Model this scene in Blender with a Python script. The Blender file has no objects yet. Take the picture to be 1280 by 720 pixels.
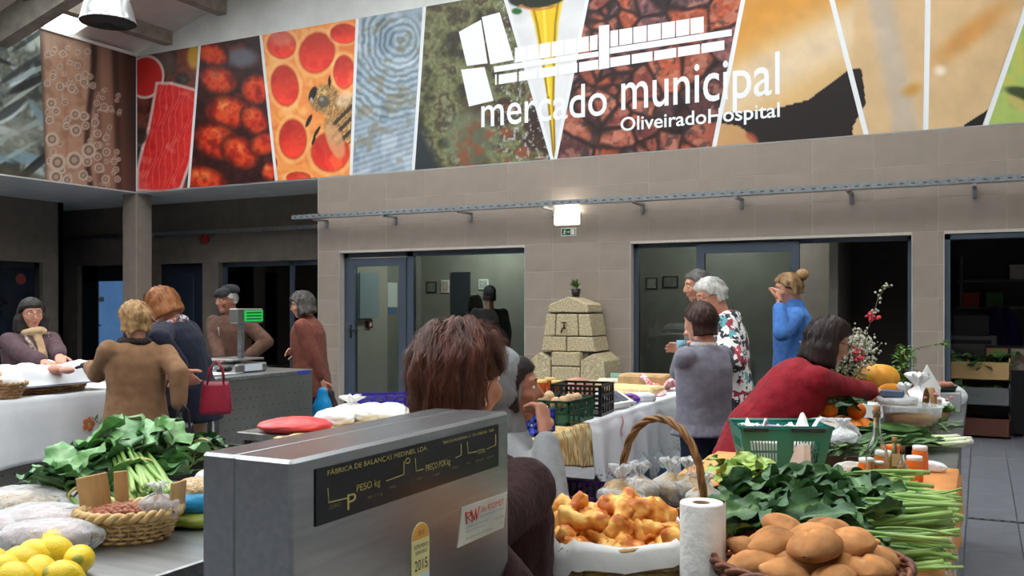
import bpy, bmesh, math, random
import numpy as np
from mathutils import Vector, Matrix, Euler
random.seed(7)
SC = bpy.context.scene
COL = SC.collection
# ---------------------------------------------------------------- camera
F_PX, HORIZON, EYE = 1150.0, 381.0, 1.45          # focal length in pixels, horizon row, eye height
YAW = math.radians(27.0)
CY, SY = math.cos(YAW), math.sin(YAW)
cam_d = bpy.data.cameras.new('camera')
cam_d.sensor_width = 36.0
cam_d.lens = 36.0 * F_PX / 1280.0
cam_d.shift_y = (HORIZON - 360.0) / 1280.0
cam_d.clip_start = 0.02
cam = bpy.data.objects.new('camera', cam_d)
COL.objects.link(cam)
cam.location = (0, 0, EYE)
cam.rotation_euler = (math.pi / 2, 0, YAW)
SC.camera = cam
# ---------------------------------------------------------------- daylight
world = bpy.data.worlds.new('overcast_sky')
SC.world = world
world.use_nodes = True
bgn = world.node_tree.nodes['Background']
bgn.inputs[0].default_value = (0.97, 0.97, 0.98, 1)
bgn.inputs[1].default_value = 5.0
SC.view_settings.view_transform = 'Standard'
SC.view_settings.look = 'None'
SC.view_settings.gamma = 1.0
SC.view_settings.use_curve_mapping = False
SC.view_settings.exposure = 0.54
SC.cycles.max_bounces = 8
SC.cycles.diffuse_bounces = 5
SC.cycles.transparent_max_bounces = 16
SC.cycles.sample_clamp_indirect = 6.0
SC.cycles.use_denoising = True


def ray(x, y):
	u, v = (x - 640.0) / F_PX, (HORIZON - y) / F_PX
	return Vector((-SY + u * CY, CY + u * SY, v))


def pz(x, y, z):
	return Vector((0, 0, EYE)) + ray(x, y) * z


def pH(x, y, h):
	r = ray(x, y)
	return Vector((0, 0, EYE)) + r * ((h - EYE) / r.z)


def pY(x, y, Y):
	r = ray(x, y)
	return Vector((0, 0, EYE)) + r * (Y / r.y)


def pX(x, y, X):
	r = ray(x, y)
	return Vector((0, 0, EYE)) + r * (X / r.x)


def lin(c):
	c = [v / 255.0 for v in c[:3]]
	return tuple(v / 12.92 if v <= 0.04045 else ((v + 0.055) / 1.055) ** 2.4 for v in c) + (1.0,)


# ---------------------------------------------------------------- materials
MATS = {}


def nn(nt, t, **kw):
	n = nt.nodes.new(t)
	for k, v in kw.items():
		setattr(n, k, v)
	return n


def new_mat(name):
	m = bpy.data.materials.new(name)
	m.use_nodes = True
	nt = m.node_tree
	return m, nt, nt.nodes['Principled BSDF']


def mat(name, c1, c2=None, rough=0.6, metal=0.0, scale=12.0, bump=0.0, bscale=None, stretch=None, detail=4.0,
		spec=0.4, sheen=0.0, trans=0.0, sss=0.0, alpha=1.0, lo=0.35, hi=0.65, emit=None, coat=0.0):
	if name in MATS:
		return MATS[name]
	m, nt, b = new_mat(name)
	b.inputs['Roughness'].default_value = rough
	b.inputs['Metallic'].default_value = metal
	b.inputs['Specular IOR Level'].default_value = spec
	if sheen:
		b.inputs['Sheen Weight'].default_value = sheen
	if trans:
		b.inputs['Transmission Weight'].default_value = trans
	if sss:
		b.inputs['Subsurface Weight'].default_value = sss
		b.inputs['Subsurface Radius'].default_value = (0.02, 0.008, 0.004)
	if coat:
		b.inputs['Coat Weight'].default_value = coat
	b.inputs['Alpha'].default_value = alpha
	if emit:
		b.inputs['Emission Color'].default_value = lin(emit[0])
		b.inputs['Emission Strength'].default_value = emit[1]
	vec = None
	if c2 is not None or bump:
		tc = nn(nt, 'ShaderNodeTexCoord')
		mp = nn(nt, 'ShaderNodeMapping')
		if stretch:
			mp.inputs['Scale'].default_value = stretch
		nt.links.new(tc.outputs['Object'], mp.inputs['Vector'])
		vec = mp.outputs['Vector']
	if c2 is not None:
		n = nn(nt, 'ShaderNodeTexNoise')
		n.inputs['Scale'].default_value = scale
		n.inputs['Detail'].default_value = detail
		nt.links.new(vec, n.inputs['Vector'])
		r = nn(nt, 'ShaderNodeValToRGB')
		r.color_ramp.elements[0].position = lo
		r.color_ramp.elements[1].position = hi
		r.color_ramp.elements[0].color = lin(c1)
		r.color_ramp.elements[1].color = lin(c2)
		nt.links.new(n.outputs['Fac'], r.inputs['Fac'])
		nt.links.new(r.outputs['Color'], b.inputs['Base Color'])
	else:
		b.inputs['Base Color'].default_value = lin(c1)
	if bump:
		n2 = nn(nt, 'ShaderNodeTexNoise')
		n2.inputs['Scale'].default_value = bscale or scale * 3
		n2.inputs['Detail'].default_value = 5
		nt.links.new(vec, n2.inputs['Vector'])
		bp = nn(nt, 'ShaderNodeBump')
		bp.inputs['Strength'].default_value = min(1.0, bump)
		bp.inputs['Distance'].default_value = 0.01
		nt.links.new(n2.outputs['Fac'], bp.inputs['Height'])
		nt.links.new(bp.outputs['Normal'], b.inputs['Normal'])
	MATS[name] = m
	return m


def schlick(nt, power, gain, base):
	fr = nn(nt, 'ShaderNodeLayerWeight')
	fr.inputs['Blend'].default_value = 0.5
	pw = nn(nt, 'ShaderNodeMath', operation='POWER')
	pw.inputs[1].default_value = power
	nt.links.new(fr.outputs['Facing'], pw.inputs[0])
	ma = nn(nt, 'ShaderNodeMath', operation='MULTIPLY_ADD')
	ma.inputs[1].default_value = gain
	ma.inputs[2].default_value = base
	ma.use_clamp = True
	nt.links.new(pw.outputs[0], ma.inputs[0])
	return fr, ma


def film_mat(name, tint=(255, 255, 255), clear=0.7, rough=0.08, bump=0.0, bscale=40, milky=(235, 238, 240)):
	"""thin clear film or sheet: mostly see-through, some gloss, some milky scatter; no refraction"""
	if name in MATS:
		return MATS[name]
	m, nt, b = new_mat(name)
	b.inputs['Base Color'].default_value = lin(milky)
	b.inputs['Roughness'].default_value = rough
	t = nn(nt, 'ShaderNodeBsdfTransparent')
	t.inputs['Color'].default_value = lin(tint)
	mx = nn(nt, 'ShaderNodeMixShader')
	fr, ma = schlick(nt, 3.0, 0.55, 1.0 - clear)
	nt.links.new(ma.outputs[0], mx.inputs[0])
	nt.links.new(t.outputs[0], mx.inputs[1])
	nt.links.new(b.outputs[0], mx.inputs[2])
	nt.links.new(mx.outputs[0], nt.nodes['Material Output'].inputs['Surface'])
	if bump:
		n2 = nn(nt, 'ShaderNodeTexNoise')
		n2.inputs['Scale'].default_value = bscale
		tc = nn(nt, 'ShaderNodeTexCoord')
		nt.links.new(tc.outputs['Object'], n2.inputs['Vector'])
		bp = nn(nt, 'ShaderNodeBump')
		bp.inputs['Strength'].default_value = bump
		bp.inputs['Distance'].default_value = 0.02
		nt.links.new(n2.outputs['Fac'], bp.inputs['Height'])
		nt.links.new(bp.outputs['Normal'], b.inputs['Normal'])
		nt.links.new(bp.outputs['Normal'], fr.inputs['Normal'])
	MATS[name] = m
	return m


def pane_mat(name, tint, refl=1.0):
	"""flat window glass: transparent with a fresnel mirror on top"""
	if name in MATS:
		return MATS[name]
	m = bpy.data.materials.new(name)
	m.use_nodes = True
	nt = m.node_tree
	nt.nodes.remove(nt.nodes['Principled BSDF'])
	t = nn(nt, 'ShaderNodeBsdfTransparent')
	t.inputs['Color'].default_value = lin(tint)
	g = nn(nt, 'ShaderNodeBsdfGlossy')
	g.inputs['Roughness'].default_value = 0.0
	g.inputs['Color'].default_value = (refl, refl, refl, 1)
	fr, ma = schlick(nt, 5.0, 0.94, 0.045)
	mx = nn(nt, 'ShaderNodeMixShader')
	nt.links.new(ma.outputs[0], mx.inputs[0])
	nt.links.new(t.outputs[0], mx.inputs[1])
	nt.links.new(g.outputs[0], mx.inputs[2])
	nt.links.new(mx.outputs[0], nt.nodes['Material Output'].inputs['Surface'])
	MATS[name] = m
	return m


def attr_mat(name, rough=0.5, bump=0.0, bscale=60, spec=0.3, sheen=0.0, sss=0.0):
	"""colour read from the mesh's own 'col' attribute (flat print, mottled fruit and the like)"""
	if name in MATS:
		return MATS[name]
	m, nt, b = new_mat(name)
	a = nn(nt, 'ShaderNodeAttribute', attribute_name='col')
	nt.links.new(a.outputs['Color'], b.inputs['Base Color'])
	b.inputs['Roughness'].default_value = rough
	b.inputs['Specular IOR Level'].default_value = spec
	b.inputs['Sheen Weight'].default_value = sheen
	if sss:
		b.inputs['Subsurface Weight'].default_value = sss
		b.inputs['Subsurface Radius'].default_value = (0.02, 0.008, 0.004)
	if bump:
		n2 = nn(nt, 'ShaderNodeTexNoise')
		n2.inputs['Scale'].default_value = bscale
		tc = nn(nt, 'ShaderNodeTexCoord')
		nt.links.new(tc.outputs['Object'], n2.inputs['Vector'])
		bp = nn(nt, 'ShaderNodeBump')
		bp.inputs['Strength'].default_value = bump
		bp.inputs['Distance'].default_value = 0.01
		nt.links.new(n2.outputs['Fac'], bp.inputs['Height'])
		nt.links.new(bp.outputs['Normal'], b.inputs['Normal'])
	MATS[name] = m
	return m


# ---------------------------------------------------------------- noise in numpy
def _hash(ix, iy, iz, seed):
	with np.errstate(over='ignore'):
		h = (ix.astype(np.int64) * 374761393 + iy.astype(np.int64) * 668265263 + iz.astype(np.int64) * 2147483647 + seed * 974634751) & 0x7fffffff
		h = ((h ^ (h >> 13)) * 1274126177) & 0x7fffffff
		h = (h ^ (h >> 16)) & 0xffff
	return h / 65535.0


def vnoise(p, scale=1.0, seed=0):
	p = np.asarray(p, dtype=float)
	if p.shape[-1] == 2:
		p = np.concatenate([p, np.zeros(p.shape[:-1] + (1,))], -1)
	q = p * scale + 1000.0
	i = np.floor(q).astype(np.int64)
	f = q - i
	f = f * f * (3 - 2 * f)
	out = 0
	for dx in (0, 1):
		for dy in (0, 1):
			for dz in (0, 1):
				w = (f[..., 0] if dx else 1 - f[..., 0]) * (f[..., 1] if dy else 1 - f[..., 1]) * (f[..., 2] if dz else 1 - f[..., 2])
				out = out + w * _hash(i[..., 0] + dx, i[..., 1] + dy, i[..., 2] + dz, seed)
	return out


def fbm(p, scale=1.0, seed=0, octv=4):
	s, a, t = 0, 0.5, 0
	for k in range(octv):
		s = s + a * vnoise(p, scale * 2 ** k, seed + k)
		t += a
		a *= 0.5
	return s / t


# ---------------------------------------------------------------- mesh builder
class MB:
	def __init__(self):
		self.v, self.f, self.m, self.s = [], [], [], []

	def add(self, verts, faces, mi=0, smooth=False):
		o = len(self.v)
		self.v.extend(tuple(map(float, p)) for p in verts)
		for f in faces:
			self.f.append([o + i for i in f])
			self.m.append(mi)
			self.s.append(smooth)
		return self

	def box(self, lo, hi, mi=0, rz=0.0, M=None, bev=0.0):
		x0, y0, z0 = lo
		x1, y1, z1 = hi
		if bev <= 0:
			vs = [Vector((x, y, z)) for z in (z0, z1) for y in (y0, y1) for x in (x0, x1)]
			fs = [(0, 2, 3, 1), (4, 5, 7, 6), (0, 1, 5, 4), (2, 6, 7, 3), (0, 4, 6, 2), (1, 3, 7, 5)]
		else:
			b = bev
			vs, idx = [], {}
			for sx in (0, 1):
				for sy in (0, 1):
					for sz in (0, 1):
						c = Vector(((x0, x1)[sx], (y0, y1)[sy], (z0, z1)[sz]))
						d = (b if sx == 0 else -b, b if sy == 0 else -b, b if sz == 0 else -b)
						for ax in range(3):
							p = c.copy()
							for k in range(3):
								if k != ax:
									p[k] += d[k]
							idx[(sx, sy, sz, ax)] = len(vs)
							vs.append(p)
			fs = []
			for ax in range(3):
				o1, o2 = [k for k in range(3) if k != ax]
				for s in (0, 1):
					q = []
					for a1, a2 in ((0, 0), (1, 0), (1, 1), (0, 1)):
						t = [0, 0, 0]
						t[ax], t[o1], t[o2] = s, a1, a2
						q.append(idx[(t[0], t[1], t[2], ax)])
					fs.append(q)
				for a1 in (0, 1):
					for a2 in (0, 1):
						t0, t1 = [0, 0, 0], [0, 0, 0]
						t0[ax], t1[ax] = 0, 1
						t0[o1] = t1[o1] = a1
						t0[o2] = t1[o2] = a2
						fs.append([idx[(*t0, o1)], idx[(*t1, o1)], idx[(*t1, o2)], idx[(*t0, o2)]])
			for sx in (0, 1):
				for sy in (0, 1):
					for sz in (0, 1):
						fs.append([idx[(sx, sy, sz, k)] for k in range(3)])
		if rz:
			c = Vector(((x0 + x1) / 2, (y0 + y1) / 2, 0))
			R = Matrix.Translation(c) @ Matrix.Rotation(rz, 4, 'Z') @ Matrix.Translation(-c)
			vs = [R @ p for p in vs]
		if M is not None:
			vs = [M @ p for p in vs]
		return self.add(vs, fs, mi)

	def tube(self, pts, r, n=8, mi=0, cap=True, smooth=True, closed=False, flat=1.0):
		pts = [Vector(p) for p in pts]
		rs = list(r) if hasattr(r, '__len__') else [r] * len(pts)
		vs, fs = [], []
		k = len(pts)
		up = Vector((0, 0, 1))
		prev = None
		for i, p in enumerate(pts):
			a = pts[(i - 1) % k] if (closed or i > 0) else p
			c = pts[(i + 1) % k] if (closed or i < k - 1) else p
			t = (c - a)
			t = t.normalized() if t.length > 1e-9 else Vector((0, 0, 1))
			if prev is None:
				s = t.cross(up)
				if s.length < 1e-3:
					s = t.cross(Vector((1, 0, 0)))
			else:
				s = prev - t * prev.dot(t)
				if s.length < 1e-6:
					s = t.cross(up)
			s.normalize()
			prev = s
			w = s.cross(t)
			for j in range(n):
				a_ = 2 * math.pi * j / n
				vs.append(p + s * (math.cos(a_) * rs[i]) + w * (math.sin(a_) * rs[i] * flat))
		rng = k if closed else k - 1
		for i in range(rng):
			i2 = (i + 1) % k
			for j in range(n):
				j2 = (j + 1) % n
				fs.append((i * n + j, i * n + j2, i2 * n + j2, i2 * n + j))
		if cap and not closed:
			fs.append(tuple(range(n - 1, -1, -1)))
			fs.append(tuple((k - 1) * n + j for j in range(n)))
		return self.add(vs, fs, mi, smooth)

	def lathe(self, prof, n=24, mi=0, c=(0, 0, 0), smooth=True, sx=1.0, sy=1.0, M=None):
		vs, fs = [], []
		for r, z in prof:
			for j in range(n):
				a = 2 * math.pi * j / n
				p = Vector((c[0] + r * math.cos(a) * sx, c[1] + r * math.sin(a) * sy, c[2] + z))
				vs.append(M @ p if M is not None else p)
		for i in range(len(prof) - 1):
			for j in range(n):
				j2 = (j + 1) % n
				fs.append((i * n + j, i * n + j2, (i + 1) * n + j2, (i + 1) * n + j))
		if prof[0][0] > 1e-5:
			fs.append(tuple(range(n - 1, -1, -1)))
		if prof[-1][0] > 1e-5:
			fs.append(tuple((len(prof) - 1) * n + j for j in range(n)))
		return self.add(vs, fs, mi, smooth)

	def ball(self, c, r, n=12, m=8, mi=0, M=None, smooth=True):
		rx, ry, rz = r if hasattr(r, '__len__') else (r, r, r)
		prof = []
		vs, fs = [], []
		for i in range(m + 1):
			t = math.pi * i / m
			for j in range(n):
				a = 2 * math.pi * j / n
				p = Vector((rx * math.sin(t) * math.cos(a), ry * math.sin(t) * math.sin(a), -rz * math.cos(t)))
				if M is not None:
					p = M @ p
				vs.append(p + Vector(c))
		for i in range(m):
			for j in range(n):
				j2 = (j + 1) % n
				fs.append((i * n + j, i * n + j2, (i + 1) * n + j2, (i + 1) * n + j))
		return self.add(vs, fs, mi, smooth)

	def cone(self, a, b, ra, rb, n=10, m=4, mi=0, flat=1.0, side=None):
		"""tapered capsule with round ends, always closed; flat squeezes it across 'side'"""
		a, b = Vector(a), Vector(b)
		t = (b - a)
		L = t.length
		t = t.normalized() if L > 1e-9 else Vector((0, 0, 1))
		s = Vector(side) if side is not None else t.orthogonal()
		s = (s - t * s.dot(t)).normalized()
		w = t.cross(s)
		rings = []
		for i in range(m + 1):
			q = math.pi / 2 * i / m
			rings.append((a - t * (ra * math.cos(q)), ra * math.sin(q)))
		for i in range(m + 1):
			q = math.pi / 2 * i / m
			rings.append((b + t * (rb * math.sin(q)), rb * math.cos(q)))
		vs, fs = [], []
		for c, r in rings:
			for j in range(n):
				an = 2 * math.pi * j / n
				vs.append(c + s * (math.cos(an) * r * flat) + w * (math.sin(an) * r))
		for i in range(len(rings) - 1):
			for j in range(n):
				j2 = (j + 1) % n
				fs.append((i * n + j, i * n + j2, (i + 1) * n + j2, (i + 1) * n + j))
		return self.add(vs, fs, mi, True)

	def loft(self, rings, mi=0, smooth=True, cap=True, closed_ring=True):
		n = len(rings[0])
		vs = [p for r in rings for p in r]
		fs = []
		for i in range(len(rings) - 1):
			for j in range(n if closed_ring else n - 1):
				j2 = (j + 1) % n
				fs.append((i * n + j, i * n + j2, (i + 1) * n + j2, (i + 1) * n + j))
		if cap and closed_ring:
			fs.append(tuple(range(n - 1, -1, -1)))
			fs.append(tuple((len(rings) - 1) * n + j for j in range(n)))
		return self.add(vs, fs, mi, smooth)

	def grid(self, fn, nu, nv, mi=0, smooth=True, thick=0.0):
		vs = [fn(i / nu, j / nv) for j in range(nv + 1) for i in range(nu + 1)]
		fs = [(j * (nu + 1) + i, j * (nu + 1) + i + 1, (j + 1) * (nu + 1) + i + 1, (j + 1) * (nu + 1) + i) for j in range(nv) for i in range(nu)]
		return self.add(vs, fs, mi, smooth)

	def poly(self, pts, axis_vec, mi=0):
		"""flat outline extruded along axis_vec"""
		pts = [Vector(p) for p in pts]
		a = Vector(axis_vec)
		n = len(pts)
		vs = pts + [p + a for p in pts]
		fs = [tuple(range(n)), tuple(range(2 * n - 1, n - 1, -1))]
		for i in range(n):
			j = (i + 1) % n
			fs.append((i, i + n, j + n, j))
		return self.add(vs, fs, mi)

	def mesh(self, name, fix=False):
		me = bpy.data.meshes.new(name)
		me.from_pydata(self.v, [], self.f)
		me.polygons.foreach_set('material_index', self.m)
		me.polygons.foreach_set('use_smooth', self.s)
		me.update()
		if fix:
			bm = bmesh.new()
			bm.from_mesh(me)
			bmesh.ops.remove_doubles(bm, verts=bm.verts, dist=1e-6)
			bmesh.ops.recalc_face_normals(bm, faces=bm.faces)
			bm.to_mesh(me)
			bm.free()
		return me

	def build(self, name, mats, parent=None, loc=None, fix=True, **tags):
		me = self.mesh(name, fix)
		return link(name, me, mats, parent, loc, **tags)


def link(name, me, mats, parent=None, loc=None, rot=None, **tags):
	if me is not None and mats is not None and len(me.materials) == 0:
		for m in (mats if isinstance(mats, (list, tuple)) else [mats]):
			me.materials.append(m)
	o = bpy.data.objects.new(name, me)
	COL.objects.link(o)
	if parent is not None:
		o.parent = parent
	if loc is not None:
		o.location = loc
	if rot is not None:
		o.rotation_euler = rot
	tag(o, **tags)
	return o


def tag(o, label=None, cat=None, group=None, kind=None):
	if label:
		o['label'] = label
	if cat:
		o['category'] = cat
	if group:
		o['group'] = group
	if kind:
		o['kind'] = kind
	return o


def thing(name, label, cat, loc=(0, 0, 0), rz=0.0, group=None):
	o = bpy.data.objects.new(name, None)
	COL.objects.link(o)
	o.empty_display_size = 0.05
	o.location = loc
	o.rotation_euler = (0, 0, rz)
	return tag(o, label, cat, group)


def dup(o, loc=None, rot=None, scale=None, label=None, group=None, parent=None):
	c = o.copy()
	COL.objects.link(c)
	if loc is not None:
		c.location = loc
	if rot is not None:
		c.rotation_euler = rot
	if scale is not None:
		c.scale = scale if hasattr(scale, '__len__') else (scale,) * 3
	if label:
		c['label'] = label
	if group:
		c['group'] = group
	if parent is not None:
		c.parent = parent
	for ch in list(o.children):
		d = ch.copy()
		COL.objects.link(d)
		d.parent = c
		for g in list(ch.children):
			e = g.copy()
			COL.objects.link(e)
			e.parent = d
	return c


def set_col(me, cols):
	"""cols: (nverts,3) sRGB 0-255"""
	c = np.clip(np.asarray(cols, dtype=float), 0, 255) / 255.0
	c = np.where(c <= 0.04045, c / 12.92, ((c + 0.055) / 1.055) ** 2.4)
	a = me.color_attributes.new('col', 'FLOAT_COLOR', 'POINT')
	buf = np.ones((len(me.vertices), 4), dtype=np.float32)
	buf[:, :3] = c
	a.data.foreach_set('color', buf.ravel())


def co_of(me):
	a = np.empty(len(me.vertices) * 3)
	me.vertices.foreach_get('co', a)
	return a.reshape(-1, 3)


def set_co(me, a):
	me.vertices.foreach_set('co', np.asarray(a, dtype=float).ravel())
	me.update()


def normals_of(me):
	a = np.empty(len(me.vertices) * 3)
	me.vertices.foreach_get('normal', a)
	return a.reshape(-1, 3)


def text_mesh(body, size, font_shear=0.0, extrude=0.0, bold=0.0, space=1.0):
	"""lettering as a flat mesh in x,y with the baseline at y=0, left edge at x=0; returns mesh, width"""
	cu = bpy.data.curves.new('lettering', 'FONT')
	cu.body = body
	cu.size = size
	cu.space_character = space
	cu.extrude = extrude
	cu.offset = bold
	cu.resolution_u = 4
	ob = bpy.data.objects.new('lettering', cu)
	COL.objects.link(ob)
	dg = bpy.context.evaluated_depsgraph_get()
	me = bpy.data.meshes.new_from_object(ob.evaluated_get(dg))
	bpy.data.objects.remove(ob)
	bpy.data.curves.remove(cu)
	co = co_of(me)
	co[:, 0] -= co[:, 0].min()
	set_co(me, co)
	return me, co[:, 0].max(), co[:, 1].max()


def place_text(body, p0, xdir, ydir, width, height, mat_, parent, name='lettering', off=0.0, bold=0.0):
	"""fit lettering so that its width and cap/ascender height come out as asked, on the plane of xdir, ydir"""
	me, w, h = text_mesh(body, 1.0, bold=bold)
	co = co_of(me)
	xd, yd = Vector(xdir).normalized(), Vector(ydir).normalized()
	nd = xd.cross(yd)
	sx, sy = width / w, height / h
	out = [Vector(p0) + xd * (c[0] * sx) + yd * (c[1] * sy) + nd * off for c in co]
	set_co(me, np.array(out))
	me.materials.clear()
	return link(name, me, mat_, parent)


def remeshed(mb, voxel, smooth=6, factor=0.5):
	"""one closed skin round everything in mb"""
	me = mb.mesh('tmp')
	ob = bpy.data.objects.new('tmp', me)
	COL.objects.link(ob)
	r = ob.modifiers.new('r', 'REMESH')
	r.mode = 'VOXEL'
	r.voxel_size = voxel
	r.use_smooth_shade = True
	if smooth:
		s = ob.modifiers.new('s', 'SMOOTH')
		s.factor = factor
		s.iterations = smooth
	dg = bpy.context.evaluated_depsgraph_get()
	out = bpy.data.meshes.new_from_object(ob.evaluated_get(dg))
	bpy.data.objects.remove(ob)
	bpy.data.meshes.remove(me)
	out.materials.clear()
	out.polygons.foreach_set('use_smooth', [True] * len(out.polygons))
	return out
# ================================================================ the setting
D = 10.87                 # plane of the long back wall (y)
XB = -12.6                # plane of the side wall with the octopus print (x)
H_SOF, H_TOP = 3.34, 5.60  # lower and upper edge of the printed band
Y_REC = 12.3              # back of the covered passage
X_END = -8.77             # left end of the tiled back wall
OPEN = [(-8.38, -5.35), (-3.885, -0.665), (-0.35, 2.2)]
H_OPEN = 2.21
ROWS = [-0.28 + 0.36 * k for k in range(12)]
M_tile = mat('tile_taupe', (152, 138, 127), (145, 132, 121), rough=0.42, scale=5, spec=0.35, bump=0.02, bscale=60)
M_tile2 = mat('tile_taupe_b', (149, 136, 125), (142, 130, 119), rough=0.42, scale=7, spec=0.35, bump=0.02, bscale=60)
M_grout = mat('grout_pale', (196, 186, 174), (186, 176, 164), rough=0.9, scale=30)
M_plaster = mat('plaster_white', (222, 224, 220), (210, 212, 209), rough=0.9, scale=3)
M_plaster_grey = mat('plaster_grey', (120, 116, 108), (108, 104, 97), rough=0.9, scale=4)
M_conc = mat('concrete_beam', (150, 142, 130), (128, 120, 110), rough=0.85, scale=6, bump=0.25, bscale=30)
M_roofpan = mat('roof_panel', (196, 188, 180), (186, 178, 170), rough=0.8, scale=4)
M_frame = mat('anthracite_frame', (64, 74, 86), rough=0.4, spec=0.5)
M_glass = pane_mat('window_glass', (196, 206, 202))
M_skyglass = film_mat('skylight_glass', (250, 252, 252), clear=0.93, rough=0.1)
M_black = mat('black_plastic', (18, 18, 19), rough=0.45)
M_white = mat('white_plastic', (232, 232, 228), rough=0.5)
M_galv = mat('galvanised_steel', (168, 174, 178), (140, 146, 150), rough=0.38, metal=0.9, scale=25)
M_room = mat('room_wall', (150, 146, 136), (140, 136, 127), rough=0.9, scale=4)

# floor: a slab with the far tiling in its material and real tiles on the open strip by the right-hand stall
m, nt, b = new_mat('floor_tiling')
tc = nn(nt, 'ShaderNodeTexCoord')
br = nn(nt, 'ShaderNodeTexBrick')
br.inputs['Scale'].default_value = 1.0
br.inputs['Brick Width'].default_value = 0.62
br.inputs['Row Height'].default_value = 0.31
br.inputs['Mortar Size'].default_value = 0.004
br.inputs['Color1'].default_value = lin((110, 112, 120))
br.inputs['Color2'].default_value = lin((104, 106, 114))
br.inputs['Mortar'].default_value = lin((140, 142, 144))
mp = nn(nt, 'ShaderNodeMapping')
mp.inputs['Rotation'].default_value = (0, 0, math.pi / 2)
nt.links.new(tc.outputs['Object'], mp.inputs['Vector'])
nt.links.new(mp.outputs['Vector'], br.inputs['Vector'])
nt.links.new(br.outputs['Color'], b.inputs['Base Color'])
b.inputs['Roughness'].default_value = 0.38
floor = MB().box((-19, -6, -0.3), (5.2, 16, -0.016)).build('floor', m, kind='structure', label='grey tiled market hall floor')
M_ft = mat('floor_tile_grey', (118, 120, 128), (106, 108, 116), rough=0.36, scale=9, bump=0.03, bscale=80)
ft = MB().box((0.003, 0.003, -0.016), (0.302, 0.617, 0.0), bev=0.0015).mesh('tile')
ft.materials.append(M_ft)
tile_n = 0
for i in range(-3, 8):
	for j in range(-2, 12):
		y0 = 3.62 + 0.62 * j
		if y0 + 0.62 > D + 0.05:
			continue
		link('tile', ft, None, floor, (-0.086 + 0.305 * i, y0, 0))
		tile_n += 1
# slotted drain across the aisle
M_drain = mat('drain_steel', (120, 126, 130), rough=0.35, metal=0.8)
dr = thing('floor_drain', 'narrow slotted steel drain crossing the grey floor on the right', 'drain', (0, 6.98, 0))
MB().box((-0.08, -0.025, 0.0), (2.4, 0.025, 0.003)).build('channel', M_drain, dr)
slot = MB().box((-0.013, -0.016, 0.003), (0.013, 0.016, 0.0042)).mesh('slot')
slot.materials.append(M_black)
for k in range(40):
	link('slot', slot, None, dr, (-0.05 + 0.06 * k, 0, 0))

# back wall: core of masonry round three openings, tiles set on its face one by one
wall = thing('wall_back', None, None)
wall['kind'] = 'structure'
wall['label'] = 'long taupe tiled wall with three glazed openings under the printed band'
core = MB()
xs = [X_END] + [v for o in OPEN for v in o] + [4.9]
for a, bb in [(X_END, OPEN[0][0]), (OPEN[0][1], OPEN[1][0]), (OPEN[1][1], OPEN[2][0]), (OPEN[2][1], 4.9)]:
	core.box((a, D + 0.0025, -0.1), (bb, D + 0.30, H_SOF))
for a, bb in OPEN:
	core.box((a, D + 0.0025, H_OPEN), (bb, D + 0.30, H_SOF))
core.box((X_END, D + 0.30, -0.1), (X_END + 0.25, Y_REC, H_SOF))
core.build('masonry', M_grout, wall)
tile_cache = {}


def wall_tile(x0, x1, z0, z1, k):
	g = 0.0022
	w, h = round(x1 - x0, 3), round(z1 - z0, 3)
	if w < 0.03 or h < 0.03:
		return
	key = (w, h, k)
	if key not in tile_cache:
		me = MB().box((g, 0, g), (w - g, 0.014, h - g), bev=0.0015).mesh('tile')
		me.materials.append(M_tile if k else M_tile2)
		tile_cache[key] = me
	link('tile', tile_cache[key], None, wall, (x0, D, z0))


col_x = [-4.307 + 0.65 * k for k in range(-8, 12)]
for r in range(len(ROWS) - 1):
	z0, z1 = max(0, ROWS[r]), min(H_SOF, ROWS[r + 1])
	if z1 - z0 < 0.03:
		continue
	for c in range(len(col_x) - 1):
		a, bb = max(X_END, col_x[c]), min(1.6, col_x[c + 1])
		if bb - a < 0.02:
			continue
		segs = [(a, bb)]
		if z0 < H_OPEN - 0.05:
			zt = z1 if z1 <= H_OPEN + 0.05 else H_OPEN
			for o0, o1 in OPEN:
				ns = []
				for s0, s1 in segs:
					if s1 <= o0 or s0 >= o1:
						ns.append((s0, s1))
					else:
						if s0 < o0:
							ns.append((s0, o0))
						if s1 > o1:
							ns.append((o1, s1))
				segs = ns
		for s0, s1 in segs:
			wall_tile(s0, s1, z0, z1, (r + c) % 2)
# pale corner trims on the outer edges
M_trim = mat('aluminium_trim', (205, 206, 204), rough=0.35, metal=0.6)
tr = MB()
for x in [X_END, OPEN[0][0], OPEN[0][1], OPEN[1][0], OPEN[1][1], OPEN[2][0]]:
	tr.box((x - 0.005, D - 0.004, 0), (x + 0.005, D + 0.006, H_SOF if x == X_END else H_OPEN))
tr.box((X_END, D - 0.004, H_SOF - 0.012), (4.9, D + 0.004, H_SOF))
tr.build('trim_1', M_trim, kind='structure')

# upper gable wall above the tiles, white plaster, following the roof slope
SL = 0.275
X_RIDGE = -3.5


def roof_h(x):
	return H_TOP + SL * (x - XB) if x < X_RIDGE else H_TOP + SL * (X_RIDGE - XB) - SL * (x - X_RIDGE)


MB().poly([(XB, D + 0.01, H_SOF), (5.0, D + 0.01, H_SOF), (5.0, D + 0.01, roof_h(5.0) + 0.2), (X_RIDGE, D + 0.01, roof_h(X_RIDGE) + 0.2), (XB, D + 0.01, H_TOP + 0.05)],
		  (0, 0.3, 0)).build('wall_gable', M_plaster, kind='structure', label='white plaster gable wall above the printed band')
# side wall with the octopus print: only the band above the passage
MB().box((XB - 0.3, -6, H_SOF), (XB - 0.012, D + 0.31, H_TOP + 0.02)).build('wall_side', M_plaster, kind='structure')
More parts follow.
